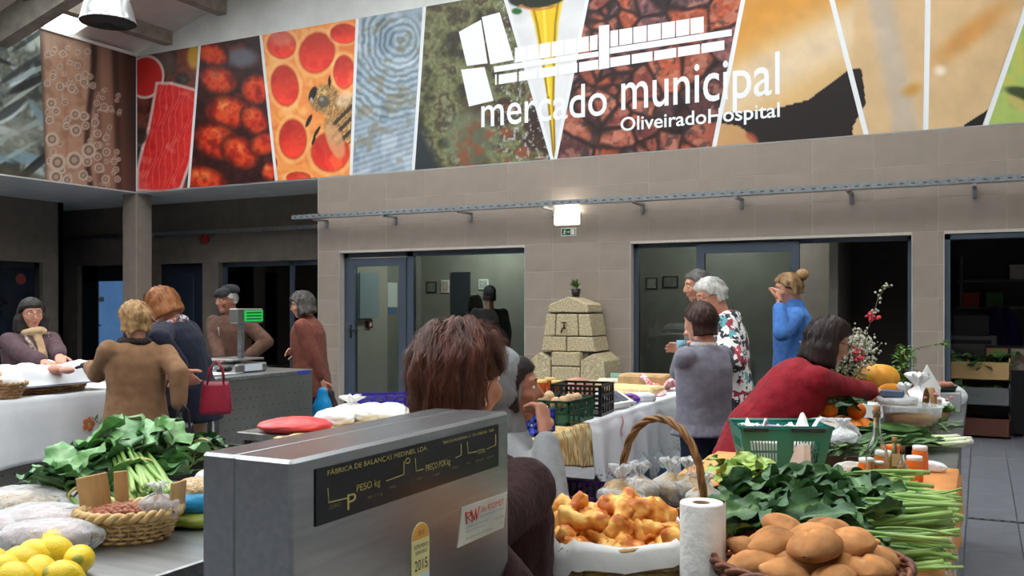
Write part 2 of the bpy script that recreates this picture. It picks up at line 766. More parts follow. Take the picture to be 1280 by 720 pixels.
# passage: soffit, back wall, far recess, left wall
MB().box((-19, -6, H_SOF - 0.02), (XB, Y_REC, H_SOF + 0.15)).build('ceiling_passage_side', M_plaster, kind='structure')
MB().box((XB, D + 0.012, H_SOF - 0.02), (X_END + 0.2, Y_REC, H_SOF + 0.15)).build('ceiling_passage', M_plaster, kind='structure')
M_passage = mat('passage_tile', (122, 113, 102), (110, 102, 92), rough=0.5, scale=5)
core = MB()
doorsC = [(-15.9, -14.4), (-13.7, -12.56), (-12.17, X_END)]
H_D2 = 2.21
xx = -17.0
for a, bb in doorsC:
	core.box((xx, Y_REC, -0.1), (a, Y_REC + 0.25, H_SOF))
	core.box((a, Y_REC, H_D2), (bb, Y_REC + 0.25, H_SOF))
	xx = bb
core.build('wall_passage', M_passage, kind='structure', label='dim taupe wall at the back of the covered passage')
XL = -15.0
core = MB()
YLO = pX(54, 400, XL).y
core.box((XL - 0.3, -6, 0), (XL, 7.8, H_SOF))
core.box((XL - 0.3, 7.8, 2.21), (XL, YLO, H_SOF))
core.box((XL - 0.3, YLO, 0), (XL, 11.3, H_SOF))
core.box((-17.3, 11.2, -0.1), (-17.0, 14.0, H_SOF))
core.box((XL - 2.0, 11.2, -0.1), (XL, 11.3, H_SOF))
core.build('wall_left', M_passage, kind='structure', label='taupe wall on the far left behind the first seller')
# square column at the inner corner
MB().box((XB - 0.33, D, 0), (XB, D + 0.33, H_SOF), bev=0.01).build('column', M_tile2, kind='structure', label='square taupe column under the corner of the printed bands')
# hall behind and beside the camera, never in view
MB().box((-19, -6.3, -0.1), (5.3, -6, 8.3)).build('wall_front', M_plaster_grey, kind='structure')
MB().box((5.0, -6, -0.1), (5.3, D + 0.3, 6.2)).build('wall_right', M_plaster, kind='structure')
# roof: opaque panels by the gable and over the right side, glazed strips between the rafters
X_GL = 1.6
glazed = [(8.62, 9.72), (5.2, 7.6), (1.4, 3.8), (-2.8, -0.4), (-6, -4.6)]
solid = [(9.72, D + 0.3), (7.6, 8.62), (3.8, 5.2), (-0.4, 1.4), (-4.6, -2.8)]
rp = MB()
for y0, y1 in solid + glazed:
	for xa, xb_ in ((XB - 0.3, X_RIDGE), (X_RIDGE, X_GL), (X_GL, 5.3)):
		if (y0, y1) in glazed and xa < X_GL:
			continue
		rp.poly([(xa, y0, roof_h(xa) + 0.10), (xb_, y0, roof_h(xb_) + 0.10), (xb_, y0, roof_h(xb_) + 0.22), (xa, y0, roof_h(xa) + 0.22)], (0, y1 - y0, 0))
rp.build('ceiling', M_roofpan, kind='structure', label='pale sloping roof panels')
sk = thing('window_1', None, None)
sk['kind'] = 'structure'
sk['label'] = 'glazed roof strips letting daylight in'
for y0, y1 in glazed:
	for xa, xb_ in ((XB - 0.3, -8.1), (-8.1, X_RIDGE), (X_RIDGE, X_GL)):
		MB().poly([(xa, y0, roof_h(xa) + 0.15), (xb_, y0, roof_h(xb_) + 0.15), (xb_, y0, roof_h(xb_) + 0.16), (xa, y0, roof_h(xa) + 0.16)], (0, y1 - y0, 0)).build('pane', M_skyglass, sk)
# rafters up the slope
for k, yr in enumerate((8.38, 4.2, 0.2, -3.6)):
	rb = MB()
	for xa, xb_ in ((XB, X_RIDGE), (X_RIDGE, 5.0)):
		rb.poly([(xa, yr, roof_h(xa) - 0.43), (xb_, yr, roof_h(xb_) - 0.43), (xb_, yr, roof_h(xb_) + 0.0), (xa, yr, roof_h(xa) + 0.0)], (0, 0.2, 0))
	o = rb.build('roof_beam', M_conc, kind='structure', label='concrete roof beam climbing along the slope')
# purlins running into the gable wall
for k in range(7):
	x = -11.86 + 1.18 * k
	h = roof_h(x)
	if k % 1 == 0:
		MB().box((x - 0.09, 8.0 if k else 6, h - 0.10), (x + 0.09, D + 0.02, h + 0.12)).build('purlin', M_conc, kind='structure', label='slender concrete purlin running into the gable wall')

# ---------------------------------------------------------------- glazed fronts


def frame_bar(mbb, x0, x1, z0, z1, y, t=0.06):
	mbb.box((x0, y, z0), (x1, y + t, z1))


YF = D + 0.12


def glazing(name, parts, label):
	"""parts: list of (x0, x1, is_door, leaf)"""
	o = thing(name, None, None)
	o['kind'] = 'structure'
	o['label'] = label
	return o


w2 = glazing('window_2', None, 'anthracite framed glass door and wide window left of the stone fountain')
a, bb = OPEN[0]
fb = MB()
fb.box((a, YF, 0), (a + 0.07, YF + 0.08, H_OPEN)).box((bb - 0.07, YF, 0), (bb, YF + 0.08, H_OPEN)).box((a, YF, H_OPEN - 0.07), (bb, YF + 0.08, H_OPEN)).box((a, YF, 0), (bb, YF + 0.08, 0.06))
xm = pY(506, 400, D).x
fb.box((xm - 0.04, YF, 0), (xm + 0.06, YF + 0.08, H_OPEN))
fb.build('frame', M_frame, w2)
dl = MB()
dl.box((a + 0.08, YF - 0.02, 0.02), (a + 0.20, YF + 0.05, H_OPEN - 0.08)).box((xm - 0.17, YF - 0.02, 0.02), (xm - 0.05, YF + 0.05, H_OPEN - 0.08))
dl.box((a + 0.2, YF - 0.02, 0.02), (xm - 0.17, YF + 0.05, 0.16)).box((a + 0.2, YF - 0.02, H_OPEN - 0.2), (xm - 0.17, YF + 0.05, H_OPEN - 0.08))
dleaf = dl.build('door_leaf', M_frame, w2)
hd = MB()
hd.box((a + 0.12, YF - 0.035, 0.96), (a + 0.15, YF - 0.02, 1.16), bev=0.003)
hd.tube([(a + 0.135, YF - 0.02, 1.08), (a + 0.135, YF - 0.075, 1.08), (a + 0.30, YF - 0.075, 1.08)], 0.011)
hd.build('handle', M_black, dleaf)
MB().box((a + 0.2, YF + 0.01, 0.16), (xm - 0.17, YF + 0.02, H_OPEN - 0.2)).build('pane', M_glass, w2)
MB().box((xm + 0.06, YF + 0.03, 0.06), (bb - 0.07, YF + 0.04, H_OPEN - 0.07)).build('pane', M_glass, w2)

w3 = glazing('window_3', None, 'anthracite framed sliding glass front behind the standing shoppers')
a, bb = OPEN[1]
fb = MB()
fb.box((a, YF, 0), (a + 0.06, YF + 0.08, H_OPEN)).box((bb - 0.05, YF, 0), (bb, YF + 0.08, H_OPEN)).box((a, YF, H_OPEN - 0.05), (bb, YF + 0.08, H_OPEN)).box((a, YF, 0), (bb, YF + 0.08, 0.04))
fb.build('frame', M_frame, w3)
x1_, x2_ = pY(872, 400, YF).x, pY(1000, 400, YF).x
dl = MB()
dl.box((x1_, YF - 0.06, 0.03), (x1_ + 0.1, YF, H_OPEN - 0.03)).box((x2_ - 0.1, YF - 0.06, 0.03), (x2_, YF, H_OPEN - 0.03))
dl.box((x1_ + 0.1, YF - 0.06, H_OPEN - 0.14), (x2_ - 0.1, YF, H_OPEN - 0.03)).box((x1_ + 0.1, YF - 0.06, 0.03), (x2_ - 0.1, YF, 0.15))
dl.build('door_leaf', M_frame, w3)
MB().box((a + 0.06, YF + 0.03, 0.04), (x1_ + 0.04, YF + 0.04, H_OPEN - 0.05)).build('pane', M_glass, w3)
MB().box((x1_ + 0.1, YF - 0.035, 0.15), (x2_ - 0.1, YF - 0.025, H_OPEN - 0.14)).build('pane', M_glass, w3)

w4 = glazing('window_4', None, 'open anthracite framed shop front at the right edge')
a, bb = OPEN[2]
fb = MB()
fb.box((a, YF - 0.1, 0), (a + 0.06, YF + 0.08, H_OPEN)).box((bb - 0.05, YF, 0), (bb, YF + 0.08, H_OPEN)).box((a, YF - 0.1, H_OPEN - 0.06), (bb, YF + 0.08, H_OPEN))
fb.build('frame', M_frame, w4)

# rooms behind the glazing
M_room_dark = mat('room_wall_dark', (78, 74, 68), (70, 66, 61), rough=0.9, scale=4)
rm = MB()
rm.box((X_END + 0.25, 13.3, -0.1), (-4.65, 13.5, 2.9)).box((-4.75, D + 0.3, -0.1), (-4.65, 13.5, 2.9)).box((X_END, D + 0.3, 2.75), (-4.65, 13.5, 2.9))
rm.box((X_END, Y_REC, -0.1), (X_END + 0.25, 14.8, 2.9))
rm.build('wall_room_1', M_room, kind='structure')
rm = MB()
rm.box((-4.65, 13.2, -0.1), (-1.55, 13.4, 2.9)).box((-4.65, D + 0.3, 2.75), (-0.5, 14.2, 2.9)).box((-1.65, D + 0.9, -0.1), (-1.55, 13.2, 2.75))
rm.build('wall_room_2', M_room, kind='structure')
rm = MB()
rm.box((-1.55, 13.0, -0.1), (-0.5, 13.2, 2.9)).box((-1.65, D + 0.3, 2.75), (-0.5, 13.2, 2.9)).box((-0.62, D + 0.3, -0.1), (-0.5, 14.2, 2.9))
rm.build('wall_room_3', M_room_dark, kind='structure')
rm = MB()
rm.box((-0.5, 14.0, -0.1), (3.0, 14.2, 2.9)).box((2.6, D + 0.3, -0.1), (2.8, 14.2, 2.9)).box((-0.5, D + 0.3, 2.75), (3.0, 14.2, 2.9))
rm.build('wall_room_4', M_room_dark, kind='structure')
# ================================================================ the printed band
def proj(P):
	P = np.asarray(P, dtype=float)
	z = -SY * P[:, 0] + CY * P[:, 1]
	l = CY * P[:, 0] + SY * P[:, 1]
	return np.stack([640 + F_PX * l / z, HORIZON - F_PX * (P[:, 2] - EYE) / z], 1)


def ell(q, cx, cy, rx, ry, ang=0.0):
	a = math.radians(ang)
	dx, dy = q[:, 0] - cx, q[:, 1] - cy
	u = dx * math.cos(a) + dy * math.sin(a)
	v = -dx * math.sin(a) + dy * math.cos(a)
	return np.sqrt((u / rx) ** 2 + (v / ry) ** 2)


def sm(e, a, b):
	t = np.clip((e - a) / (b - a), 0, 1)
	return t * t * (3 - 2 * t)


def mixc(c, m, col):
	return c * (1 - m[:, None]) + np.asarray(col, dtype=float) * m[:, None]


def flat(q, col):
	return np.tile(np.asarray(col, dtype=float), (len(q), 1))


def mottled(q, cols, scale, seed, octv=4, contrast=1.0):
	t = np.clip((fbm(q, scale, seed, octv) - 0.5) * 2.2 * contrast + 0.5, 0, 0.999) * (len(cols) - 1)
	i = t.astype(int)
	f = (t - i)[:, None]
	C = np.asarray(cols, dtype=float)
	return C[i] * (1 - f) + C[i + 1] * f


def inside(q, pts):
	"""point in polygon"""
	x, y = q[:, 0], q[:, 1]
	r = np.zeros(len(q), bool)
	n = len(pts)
	for i in range(n):
		x0, y0 = pts[i]
		x1, y1 = pts[(i + 1) % n]
		if y0 == y1:
			continue
		c = ((y0 > y) != (y1 > y)) & (x < (x1 - x0) * (y - y0) / (y1 - y0) + x0)
		r ^= c
	return r.astype(float)


def cells(q, n, box, seed):
	rng = np.random.default_rng(seed)
	P = np.stack([rng.uniform(box[0], box[2], n), rng.uniform(box[1], box[3], n)], 1)
	d1 = np.full(len(q), 1e9)
	d2 = np.full(len(q), 1e9)
	idx = np.zeros(len(q), int)
	for k in range(n):
		d = np.hypot(q[:, 0] - P[k, 0], q[:, 1] - P[k, 1])
		new = d < d1
		d2 = np.where(new, d1, np.minimum(d2, d))
		idx = np.where(new, k, idx)
		d1 = np.where(new, d, d1)
	return d1, d2, idx, rng.uniform(0, 1, n)


def paint_fish(q):
	c = mottled(q, [(62, 70, 66), (120, 132, 126), (92, 96, 84), (168, 182, 180)], 0.05, 3)
	rng = random.Random(4)
	for k in range(46):
		x, y = rng.uniform(-60, 60), rng.uniform(30, 235)
		ang = rng.choice([62, 55, 70, -25, -35, 20]) if y < 150 else rng.choice([-30, 20, 12, -40])
		e = ell(q, x, y, rng.uniform(22, 55), rng.uniform(3, 8), ang)
		col = rng.choice([(205, 222, 224), (150, 170, 170), (52, 60, 60), (34, 40, 42), (176, 190, 178), (120, 150, 160)])
		c = mixc(c, (1 - sm(e, 0.6, 1.0)) * 0.85, col)
	c = mixc(c, (1 - sm(ell(q, 22, 170, 40, 22, 0), 0.4, 1.2)) * 0.5, (150, 155, 140))
	e = ell(q, 20, 218, 60, 10, 12)
	c = mixc(c, (1 - sm(e, 0.5, 1)) * 0.7, (70, 66, 52))
	return c


def paint_octopus(q):
	c = mottled(q, [(150, 116, 96), (176, 142, 118), (166, 130, 108), (186, 158, 136)], 0.05, 9)
	xs = q[:, 0] + (q[:, 1] - 130) * -0.03
	c = mixc(c, sm(xs, 112, 124), (112, 84, 70))
	c = mixc(c, sm(xs, 122, 130) * (1 - sm(xs, 136, 146)) * 0.8, (160, 126, 104))
	c = mixc(c, sm(xs, 138, 170) * 0.85, (58, 42, 38))
	c = mixc(c, (1 - sm(np.abs(xs - 113 - 6 * np.sin(q[:, 1] / 40)), 1, 6)) * 0.85, (44, 32, 30))
	c = mixc(c, (1 - sm(np.abs(xs - 146), 1, 6)) * 0.5, (36, 26, 24))
	c = mixc(c, (1 - sm(np.abs(xs - 82), 0, 4)) * 0.35, (150, 84, 74))
	c = mixc(c, (1 - sm(xs, 52, 60)) * 0.7, (60, 48, 44))
	c = mixc(c, (1 - sm(q[:, 1], 44, 70)) * 0.4, (120, 112, 100))
	rg_ = random.Random(2)
	S = [(rg_.uniform(58, 112), rg_.uniform(60, 232), rg_.uniform(2.5, 4.5)) for _ in range(40)] + [(rg_.uniform(118, 150), rg_.uniform(110, 232), rg_.uniform(2, 3.5)) for _ in range(36)] + [(72, 203, 10), (93, 200, 10), (111, 188, 9), (65, 174, 8), (95, 163, 7), (105, 145, 5.5), (107, 157, 5), (94, 143, 6), (90, 110, 5), (75, 108, 5),
		 (64, 129, 6), (70, 139, 5), (97, 82, 4), (87, 78, 3), (60, 68, 4), (68, 62, 3.5), (105, 103, 5), (116, 107, 4), (119, 153, 5), (130, 134, 5), (122, 167, 5), (133, 190, 5),
		 (109, 202, 6), (124, 210, 6), (70, 221, 8), (84, 225, 6), (104, 219, 6), (143, 202, 4), (145, 212, 4), (146, 190, 3.5), (121, 129, 4), (113, 96, 3.5), (98, 97, 4),
		 (80, 92, 3), (66, 96, 4), (85, 60, 3), (132, 224, 5), (147, 224, 4), (62, 150, 5), (121, 182, 4.5), (122, 196, 5), (133, 172, 4), (137, 159, 3)]
	for x, y, r in S:
		e = ell(q, x, y, r, r * 1.05)
		c = mixc(c, (1 - sm(e, 0.9, 1.15)) * 0.9, (196, 182, 164))
		c = mixc(c, (1 - sm(e, 0.55, 0.75)) * 0.8, (92, 70, 58))
		c = mixc(c, 1 - sm(e, 0.3, 0.5), (172, 150, 130))
	return c


def paint_ham(q):
	c = mottled(q, [(70, 30, 26), (130, 66, 48), (56, 50, 46), (112, 100, 84)], 0.04, 21)
	c = mixc(c, (1 - sm(ell(q, 243, 70, 12, 22), 0.5, 1.0)) * 0.9, (206, 160, 50))
	c = mixc(c, (1 - sm(ell(q, 208, 78, 14, 20), 0.5, 1.0)) * 0.5, (120, 96, 84))
	e = ell(q, 182, 96, 22, 26, 10)
	c = mixc(c, 1 - sm(e, 0.9, 1.05), (200, 44, 40))
	c = mixc(c, 1 - sm(np.abs(e - 1.0), 0.03, 0.1), (224, 196, 186))
	poly = [(196, 104), (214, 104), (246, 113), (243, 150), (238, 200), (226, 236), (206, 240), (172, 238), (172, 212), (178, 186), (186, 160)]
	k = inside(q, poly)
	red = mottled(q, [(208, 30, 34), (226, 52, 48), (214, 40, 40), (234, 84, 74)], 0.06, 5)
	c = c * (1 - k[:, None]) + red * k[:, None]
	for i in range(9):
		x = 190 + i * 6
		d = np.abs(q[:, 0] - x - (150 - q[:, 1]) * 0.22 + 3 * np.sin(q[:, 1] / 9 + i))
		c = mixc(c, (1 - sm(d, 0.2, 1.2)) * 0.35 * k, (240, 150, 140))
	n = len(poly)
	for i in range(n):
		(x0, y0), (x1, y1) = poly[i], poly[(i + 1) % n]
		t = np.clip(((q[:, 0] - x0) * (x1 - x0) + (q[:, 1] - y0) * (y1 - y0)) / ((x1 - x0) ** 2 + (y1 - y0) ** 2), 0, 1)
		d = np.hypot(q[:, 0] - x0 - t * (x1 - x0), q[:, 1] - y0 - t * (y1 - y0))
		c = mixc(c, (1 - sm(d, 1.0, 2.6)) * 0.8, (232, 206, 200))
	c = mixc(c, (1 - sm(ell(q, 176, 170, 10, 12, 0), 0.6, 1.0)) * 0.7, (40, 20, 20))
	return c


def paint_chorizo(q):
	c = mottled(q, [(40, 14, 16), (66, 24, 24), (34, 12, 14), (96, 34, 28)], 0.05, 31)
	c = mixc(c, (1 - sm(ell(q, 302, 72, 26, 16, 0), 0.4, 1.1)) * 0.9, (104, 108, 122))
	for x, y, rx, ry, a, hl in [(265, 68, 24, 16, 20, 0.3), (272, 100, 28, 20, 15, 0.6), (320, 112, 22, 22, 60, 0.2), (286, 140, 34, 24, 10, 1.0), (318, 150, 24, 18, 50, 0.5),
								(270, 176, 34, 26, 25, 0.9), (300, 190, 30, 22, 40, 0.6), (255, 225, 34, 20, 15, 0.7), (337, 214, 12, 14, 0, 0.8), (330, 180, 16, 22, 70, 0.1)]:
		e = ell(q, x, y, rx, ry, a)
		body = mottled(q, [(150, 26, 18), (206, 54, 26), (226, 84, 36), (180, 36, 22)], 0.09, int(x))
		k = (1 - sm(e, 0.8, 1.02))[:, None]
		c = c * (1 - k) + body * (1 - 0.65 * sm(e, 0.45, 1.0))[:, None] * k
		e2 = ell(q, x - 3, y - ry * 0.3, rx * 0.5, ry * 0.4, a)
		c = mixc(c, (1 - sm(e2, 0.3, 1.0)) * 0.6 * hl * sm(fbm(q, 0.16, int(y)), 0.4, 0.6), (250, 190, 110))
	return c


def paint_honey(q):
	c = mottled(q, [(232, 128, 60), (246, 160, 84), (240, 140, 66), (250, 178, 104)], 0.05, 41)
	for x, y, rx, ry, a in [(352, 56, 19, 18, 20), (396, 66, 23, 27, 20), (430, 42, 18, 13, 0), (430, 90, 14, 22, 0), (356, 107, 18, 27, -8), (366, 174, 18, 26, 0), (413, 190, 25, 26, 0),
							(373, 222, 16, 8, 0), (342, 205, 5, 10, 0)]:
		e = ell(q, x, y, rx, ry, a)
		body = mottled(q, [(206, 44, 34), (224, 62, 40), (216, 52, 36), (236, 84, 50)], 0.05, int(x))
		k = (1 - sm(e, 0.86, 1.0))[:, None]
		body = body * (0.86 + 0.3 * sm((q[:, 1] - y) / ry, -1, 1))[:, None]
		c = mixc(c, (1 - sm(np.abs(e - 1.1), 0.02, 0.16)) * 0.45, (255, 206, 140))
		c = c * (1 - k) + body * k
		c = mixc(c, (1 - sm(np.abs(e - 0.93), 0.02, 0.08)) * 0.3, (150, 40, 24))
	c = mixc(c, (1 - sm(ell(q, 352, 48, 22, 14), 0.3, 1.1)) * 0.35, (255, 214, 190))
	# the bee
	fuzz = mottled(q, [(150, 104, 60), (206, 160, 96), (120, 84, 50), (226, 186, 120)], 0.3, 8)
	for x, y, rx, ry, a in [(430, 150, 24, 34, 30), (406, 124, 21, 20, 0)]:
		k = (1 - sm(ell(q, x, y, rx, ry, a), 0.8, 1.05))[:, None]
		c = c * (1 - k) + fuzz * k
	st = (np.sin((q[:, 0] + q[:, 1]) * 0.42) > 0.2) * (1 - sm(ell(q, 434, 156, 20, 32, 30), 0.8, 1.0))
	c = mixc(c, st * 0.85, (52, 40, 34))
	c = mixc(c, 1 - sm(ell(q, 404, 127, 9, 9), 0.7, 1.05), (96, 88, 74))
	c = mixc(c, (1 - sm(ell(q, 402, 124, 4, 4), 0.3, 1.0)) * 0.6, (190, 184, 170))
	for x, y, rx, ry, a in [(391, 117, 4.5, 10, 22), (386, 151, 2.6, 9, 25), (412, 102, 1.8, 8, 0), (396, 165, 2, 9, 30), (392, 176, 1.8, 6, 20)]:
		c = mixc(c, 1 - sm(ell(q, x, y, rx, ry, a), 0.8, 1.1), (26, 22, 22))
	c = mixc(c, (1 - sm(ell(q, 389, 124, 2, 3), 0.5, 1)) * 0.8, (214, 220, 228))
	c = mixc(c, (1 - sm(ell(q, 419, 176, 11, 26, -20), 0.75, 1.05)) * 0.75, (228, 170, 120))
	c = mixc(c, (1 - sm(ell(q, 430, 124, 10, 14, 40), 0.6, 1.05)) * 0.6, (240, 214, 186))
	return c


def paint_curd(q):
	c = mottled(q, [(128, 146, 162), (160, 176, 190), (146, 160, 172), (178, 190, 200)], 0.05, 51)
	r = np.hypot((q[:, 0] - 500) * 1.1, q[:, 1] - 50) + 6 * fbm(q, 0.06, 5)
	r = r + 14 * (fbm(q, 0.035, 6) - 0.5)
	s = np.sin(r * 0.75) * (0.3 + 1.1 * fbm(q, 0.04, 19)) * sm(q[:, 1], 10, 30) * (1 - sm(q[:, 1], 140, 160))
	c = c + s[:, None] * np.array([24, 24, 16]) - (s < -0.3)[:, None] * np.array([18, 12, 16])
	t = np.sin((q[:, 0] * 0.35 + q[:, 1] * 1.1) * 0.8) * sm(q[:, 1], 140, 165) * 0.7
	c = c + t[:, None] * 20
	c = mixc(c, sm(fbm(q, 0.08, 77), 0.56, 0.7) * 0.5, (128, 116, 84))
	return c


def paint_loaf(q):
	c = mottled(q, [(58, 54, 40), (96, 98, 64), (120, 122, 84), (70, 62, 44), (136, 136, 104)], 0.045, 61, 5)
	g = fbm(q, 0.35, 15, 3)
	c = c * (0.72 + 0.56 * g)[:, None]
	c = mixc(c, sm(fbm(q, 0.03, 65), 0.5, 0.62) * sm(q[:, 0], 560, 600) * 0.8, (52, 32, 26))
	c = mixc(c, (1 - sm(ell(q, 588, 176, 40, 46), 0.6, 1.05)) * 0.55, (122, 136, 108))
	c = mixc(c, sm(fbm(q, 0.09, 68), 0.56, 0.66) * sm(q[:, 0] + q[:, 1], 720, 780) * 0.8, (140, 74, 46))
	c = mixc(c, sm(fbm(q, 0.3, 69), 0.62, 0.7) * sm(q[:, 0], 600, 640) * 0.8, (190, 190, 196))
	c = mixc(c, 1 - sm(q[:, 0] - (q[:, 1] - 160) * 0.5, 518, 534), (40, 48, 52))
	c = mixc(c, (1 - sm(q[:, 1], 0, 16)) * (1 - sm(q[:, 0], 540, 575)) * 0.8, (44, 36, 30))
	return c


def paint_oil(q):
	c = mottled(q, [(214, 216, 218), (232, 232, 232), (222, 222, 222)], 0.02, 71)
	ax = 681 + (q[:, 1]) * 0.06
	wdt = np.interp(q[:, 1], [-40, 10, 30, 60, 120, 200], [34, 20, 15, 11, 4.5, 1.0])
	d = np.abs(q[:, 0] - ax)
	c = mixc(c, 1 - sm(d, wdt * 0.9, wdt * 1.05 + 0.6), (232, 196, 20))
	c = mixc(c, (1 - sm(np.abs(d - wdt * 0.75), 0.3, 2.0)) * 0.7, (110, 76, 20))
	c = mixc(c, (1 - sm(np.abs(q[:, 0] - ax + 2), 0.5, 3.0)) * 0.6 * (q[:, 1] < 120), (250, 232, 120))
	k = (1 - sm(ell(q, 672, -4, 38, 14, -6), 0.9, 1.05))
	c = mixc(c, k, (26, 34, 18))
	c = mixc(c, (1 - sm(np.abs(ell(q, 676, -2, 32, 15, -6) - 0.9), 0.03, 0.12)) * (q[:, 1] > 6), (196, 120, 60))
	c = mixc(c, (1 - sm(ell(q, 646, 14, 8, 5), 0.6, 1.0)), (40, 96, 40))
	return c


def paint_dried(q):
	d1, d2, idx, rv = cells(q + 6 * np.stack([fbm(q, 0.05, 81), fbm(q, 0.05, 82)], 1), 85, (690, -120, 940, 210), 8)
	pal = np.array([(128, 62, 52), (150, 78, 60), (104, 52, 48), (164, 92, 72), (86, 50, 50), (120, 76, 78), (176, 84, 56)], float)
	c = pal[(rv[idx] * len(pal)).astype(int)]
	c = c * (0.7 + 0.6 * fbm(q, 0.22, 83, 3))[:, None]
	e = sm(d2 - d1, 0.5, 7)
	c = c * (0.32 + 0.68 * e)[:, None]
	c = mixc(c, sm(e, 0.75, 1.0) * sm(fbm(q, 0.1, 84), 0.5, 0.62) * 0.5, (206, 140, 116))
	c = mixc(c, sm(fbm(q, 0.14, 88), 0.6, 0.68) * 0.6, (46, 40, 46))
	return c


def paint_pear(q):
	"""amber cheese rinds: three neighbouring strips share this picture"""
	x, y = q[:, 0], q[:, 1]
	c = flat(q, (216, 178, 122))
	c = mixc(c, 1 - sm(y + (x - 905) * 0.55, 40, 120), (214, 150, 62))
	c = mixc(c, (1 - sm(np.abs(y + (x - 905) * 0.52 - 120), 8, 50)) * 0.75, (226, 206, 176))
	blk = sm(y - (150 + 0 * x), 0, 2) * 0
	k = inside(q, [(880, 152), (915, 140), (960, 138), (1010, 125), (1060, 88), (1076, 84), (1084, 130), (1066, 158), (1066, 230), (880, 230)])
	c = mixc(c, k, (30, 22, 20))
	c = mixc(c, inside(q, [(880, 150), (925, 158), (952, 182), (948, 210), (880, 210)]), (196, 150, 100))
	c = mixc(c, (1 - sm(ell(q, 940, 172, 12, 6, 40), 0.6, 1)) * 0.8, (168, 80, 60))
	r = sm(x - 1070 - (y - 80) * 0.0, 0, 8)
	body = mixc(flat(q, (214, 180, 134)), 1 - sm(np.abs(x - 1100 - y * 0.2), 6, 26), (196, 178, 156))
	body = mixc(body, (1 - sm(ell(q, 1215, 40, 100, 22, -38), 0.1, 1.0)) * 0.75, (206, 138, 60))
	body = mixc(body, (1 - sm(ell(q, 1140, 112, 22, 12, -20), 0.1, 1.0)) * 0.8, (196, 140, 58))
	body = mixc(body, (1 - sm(ell(q, 1175, 88, 12, 10), 0.1, 1.0)) * 0.9, (244, 232, 216))
	body = mixc(body, inside(q, [(1205, 156), (1246, 130), (1260, 200), (1205, 200)]), (24, 18, 16))
	zone = sm(x, 1062, 1072) * (1 - inside(q, [(1000, 86), (1078, 86), (1082, 130), (1066, 158), (1066, 230), (1000, 230)]))
	c = c * (1 - zone[:, None]) + body * zone[:, None]
	return c * (0.94 + 0.12 * fbm(q, 0.05, 91))[:, None]


def paint_green(q):
	c = mottled(q, [(150, 172, 84), (178, 196, 108), (166, 190, 96)], 0.04, 95)
	c = mixc(c, sm(fbm(q, 0.08, 97), 0.55, 0.62) * (q[:, 1] < 110), (190, 190, 90))
	c = mixc(c, (1 - sm(ell(q, 1290, 120, 40, 10, 15), 0.7, 1.0)) * 0.9, (52, 60, 30))
	c = mixc(c, (1 - sm(ell(q, 1275, 130, 24, 8, 30), 0.6, 1.0)) * 0.8, (206, 182, 110))
	return c


M_print = attr_mat('banner_print', rough=0.45, spec=0.35)
M_bwhite = mat('banner_white', (236, 238, 240), rough=0.5)
M_letter = mat('print_white_letters', (242, 243, 245), rough=0.5)
T = 0.004


def wall_line(p0, p1):
	"""two picture points on the back wall -> x at the lower and the upper edge of the band"""
	a, b = pY(*p0, D), pY(*p1, D)
	s = (b.x - a.x) / (b.z - a.z)
	return a.x + s * (H_SOF - a.z), a.x + s * (H_TOP - a.z)


banner = thing('market_banner', 'long printed food photo banner with white lettering along the back wall', 'banner', (0, 0, 0))
MB().box((XB + 0.002, D - 0.004, H_SOF), (4.9, D + 0.009, H_TOP)).build('backing', M_bwhite, banner)
lines = [wall_line((250, 58), (236, 236)), wall_line((326.5, 45), (346, 228)), wall_line((447, 22), (439, 221)), wall_line((531, 8), (516.5, 215)),
		 wall_line((632.5, 0), (691, 200)), wall_line((734, 0), (694, 200)), wall_line((929, 0), (893, 183)), wall_line((1040, 0), (1082, 165)), wall_line((1160, 0), (1157, 160)),
		 wall_line((1280, 18), (1233, 153))]
edges = [(XB, XB)] + lines + [(4.9, 4.9)]
paints = [paint_ham, paint_chorizo, paint_honey, paint_curd, paint_loaf, paint_oil, paint_dried, paint_pear, paint_pear, paint_pear, paint_green]


def print_panel(a, b, fn, name='print_panel', step=0.0165):
	g = 0.028
	b0, b1, t0, t1 = a[0] + g, b[0] - g, a[1] + g, b[1] - g
	if b1 < b0:
		b0 = b1 = (b0 + b1) / 2
	nu = max(4, int(max(b1 - b0, t1 - t0) / step))
	nv = int((H_TOP - H_SOF) / step)
	uu, vv = np.meshgrid(np.linspace(0, 1, nu + 1), np.linspace(0, 1, nv + 1))
	X = (b0 + (b1 - b0) * uu) * (1 - vv) + (t0 + (t1 - t0) * uu) * vv
	Z = H_SOF + (H_TOP - H_SOF) * vv
	P = np.stack([X.ravel(), np.full(X.size, D - 0.004 - T), Z.ravel()], 1)
	mb = MB()
	mb.v = [tuple(p) for p in P]
	n1 = nu + 1
	mb.f = [(j * n1 + i, j * n1 + i + 1, (j + 1) * n1 + i + 1, (j + 1) * n1 + i) for j in range(nv) for i in range(nu)]
	mb.m = [0] * len(mb.f)
	mb.s = [False] * len(mb.f)
	me = mb.mesh(name)
	set_col(me, fn(proj(P)))
	return link(name, me, M_print, banner)


for k in range(len(paints)):
	if k == 10:
		edges[11] = (2.6, 2.6)
	print_panel(edges[k], edges[k + 1], paints[k])

# lettering and the roof-plan emblem, white print a little proud of the pictures
QX, QZ = Vector((1, 0, 0)), Vector((0, 0, 1))
OFF = D - 0.004 - T - 0.003


def wp(x, y):
	p = pY(x, y, D)
	return Vector((p.x, OFF, p.z))


def word(body, xl, xr, ybase, ytop, bold=0.0):
	a, b = wp(xl, ybase), wp(xr, ybase)
	up = pY(xl, ytop, D).z - a.z
	place_text(body, a, QX, QZ, b.x - a.x, up, M_letter, banner, bold=bold)


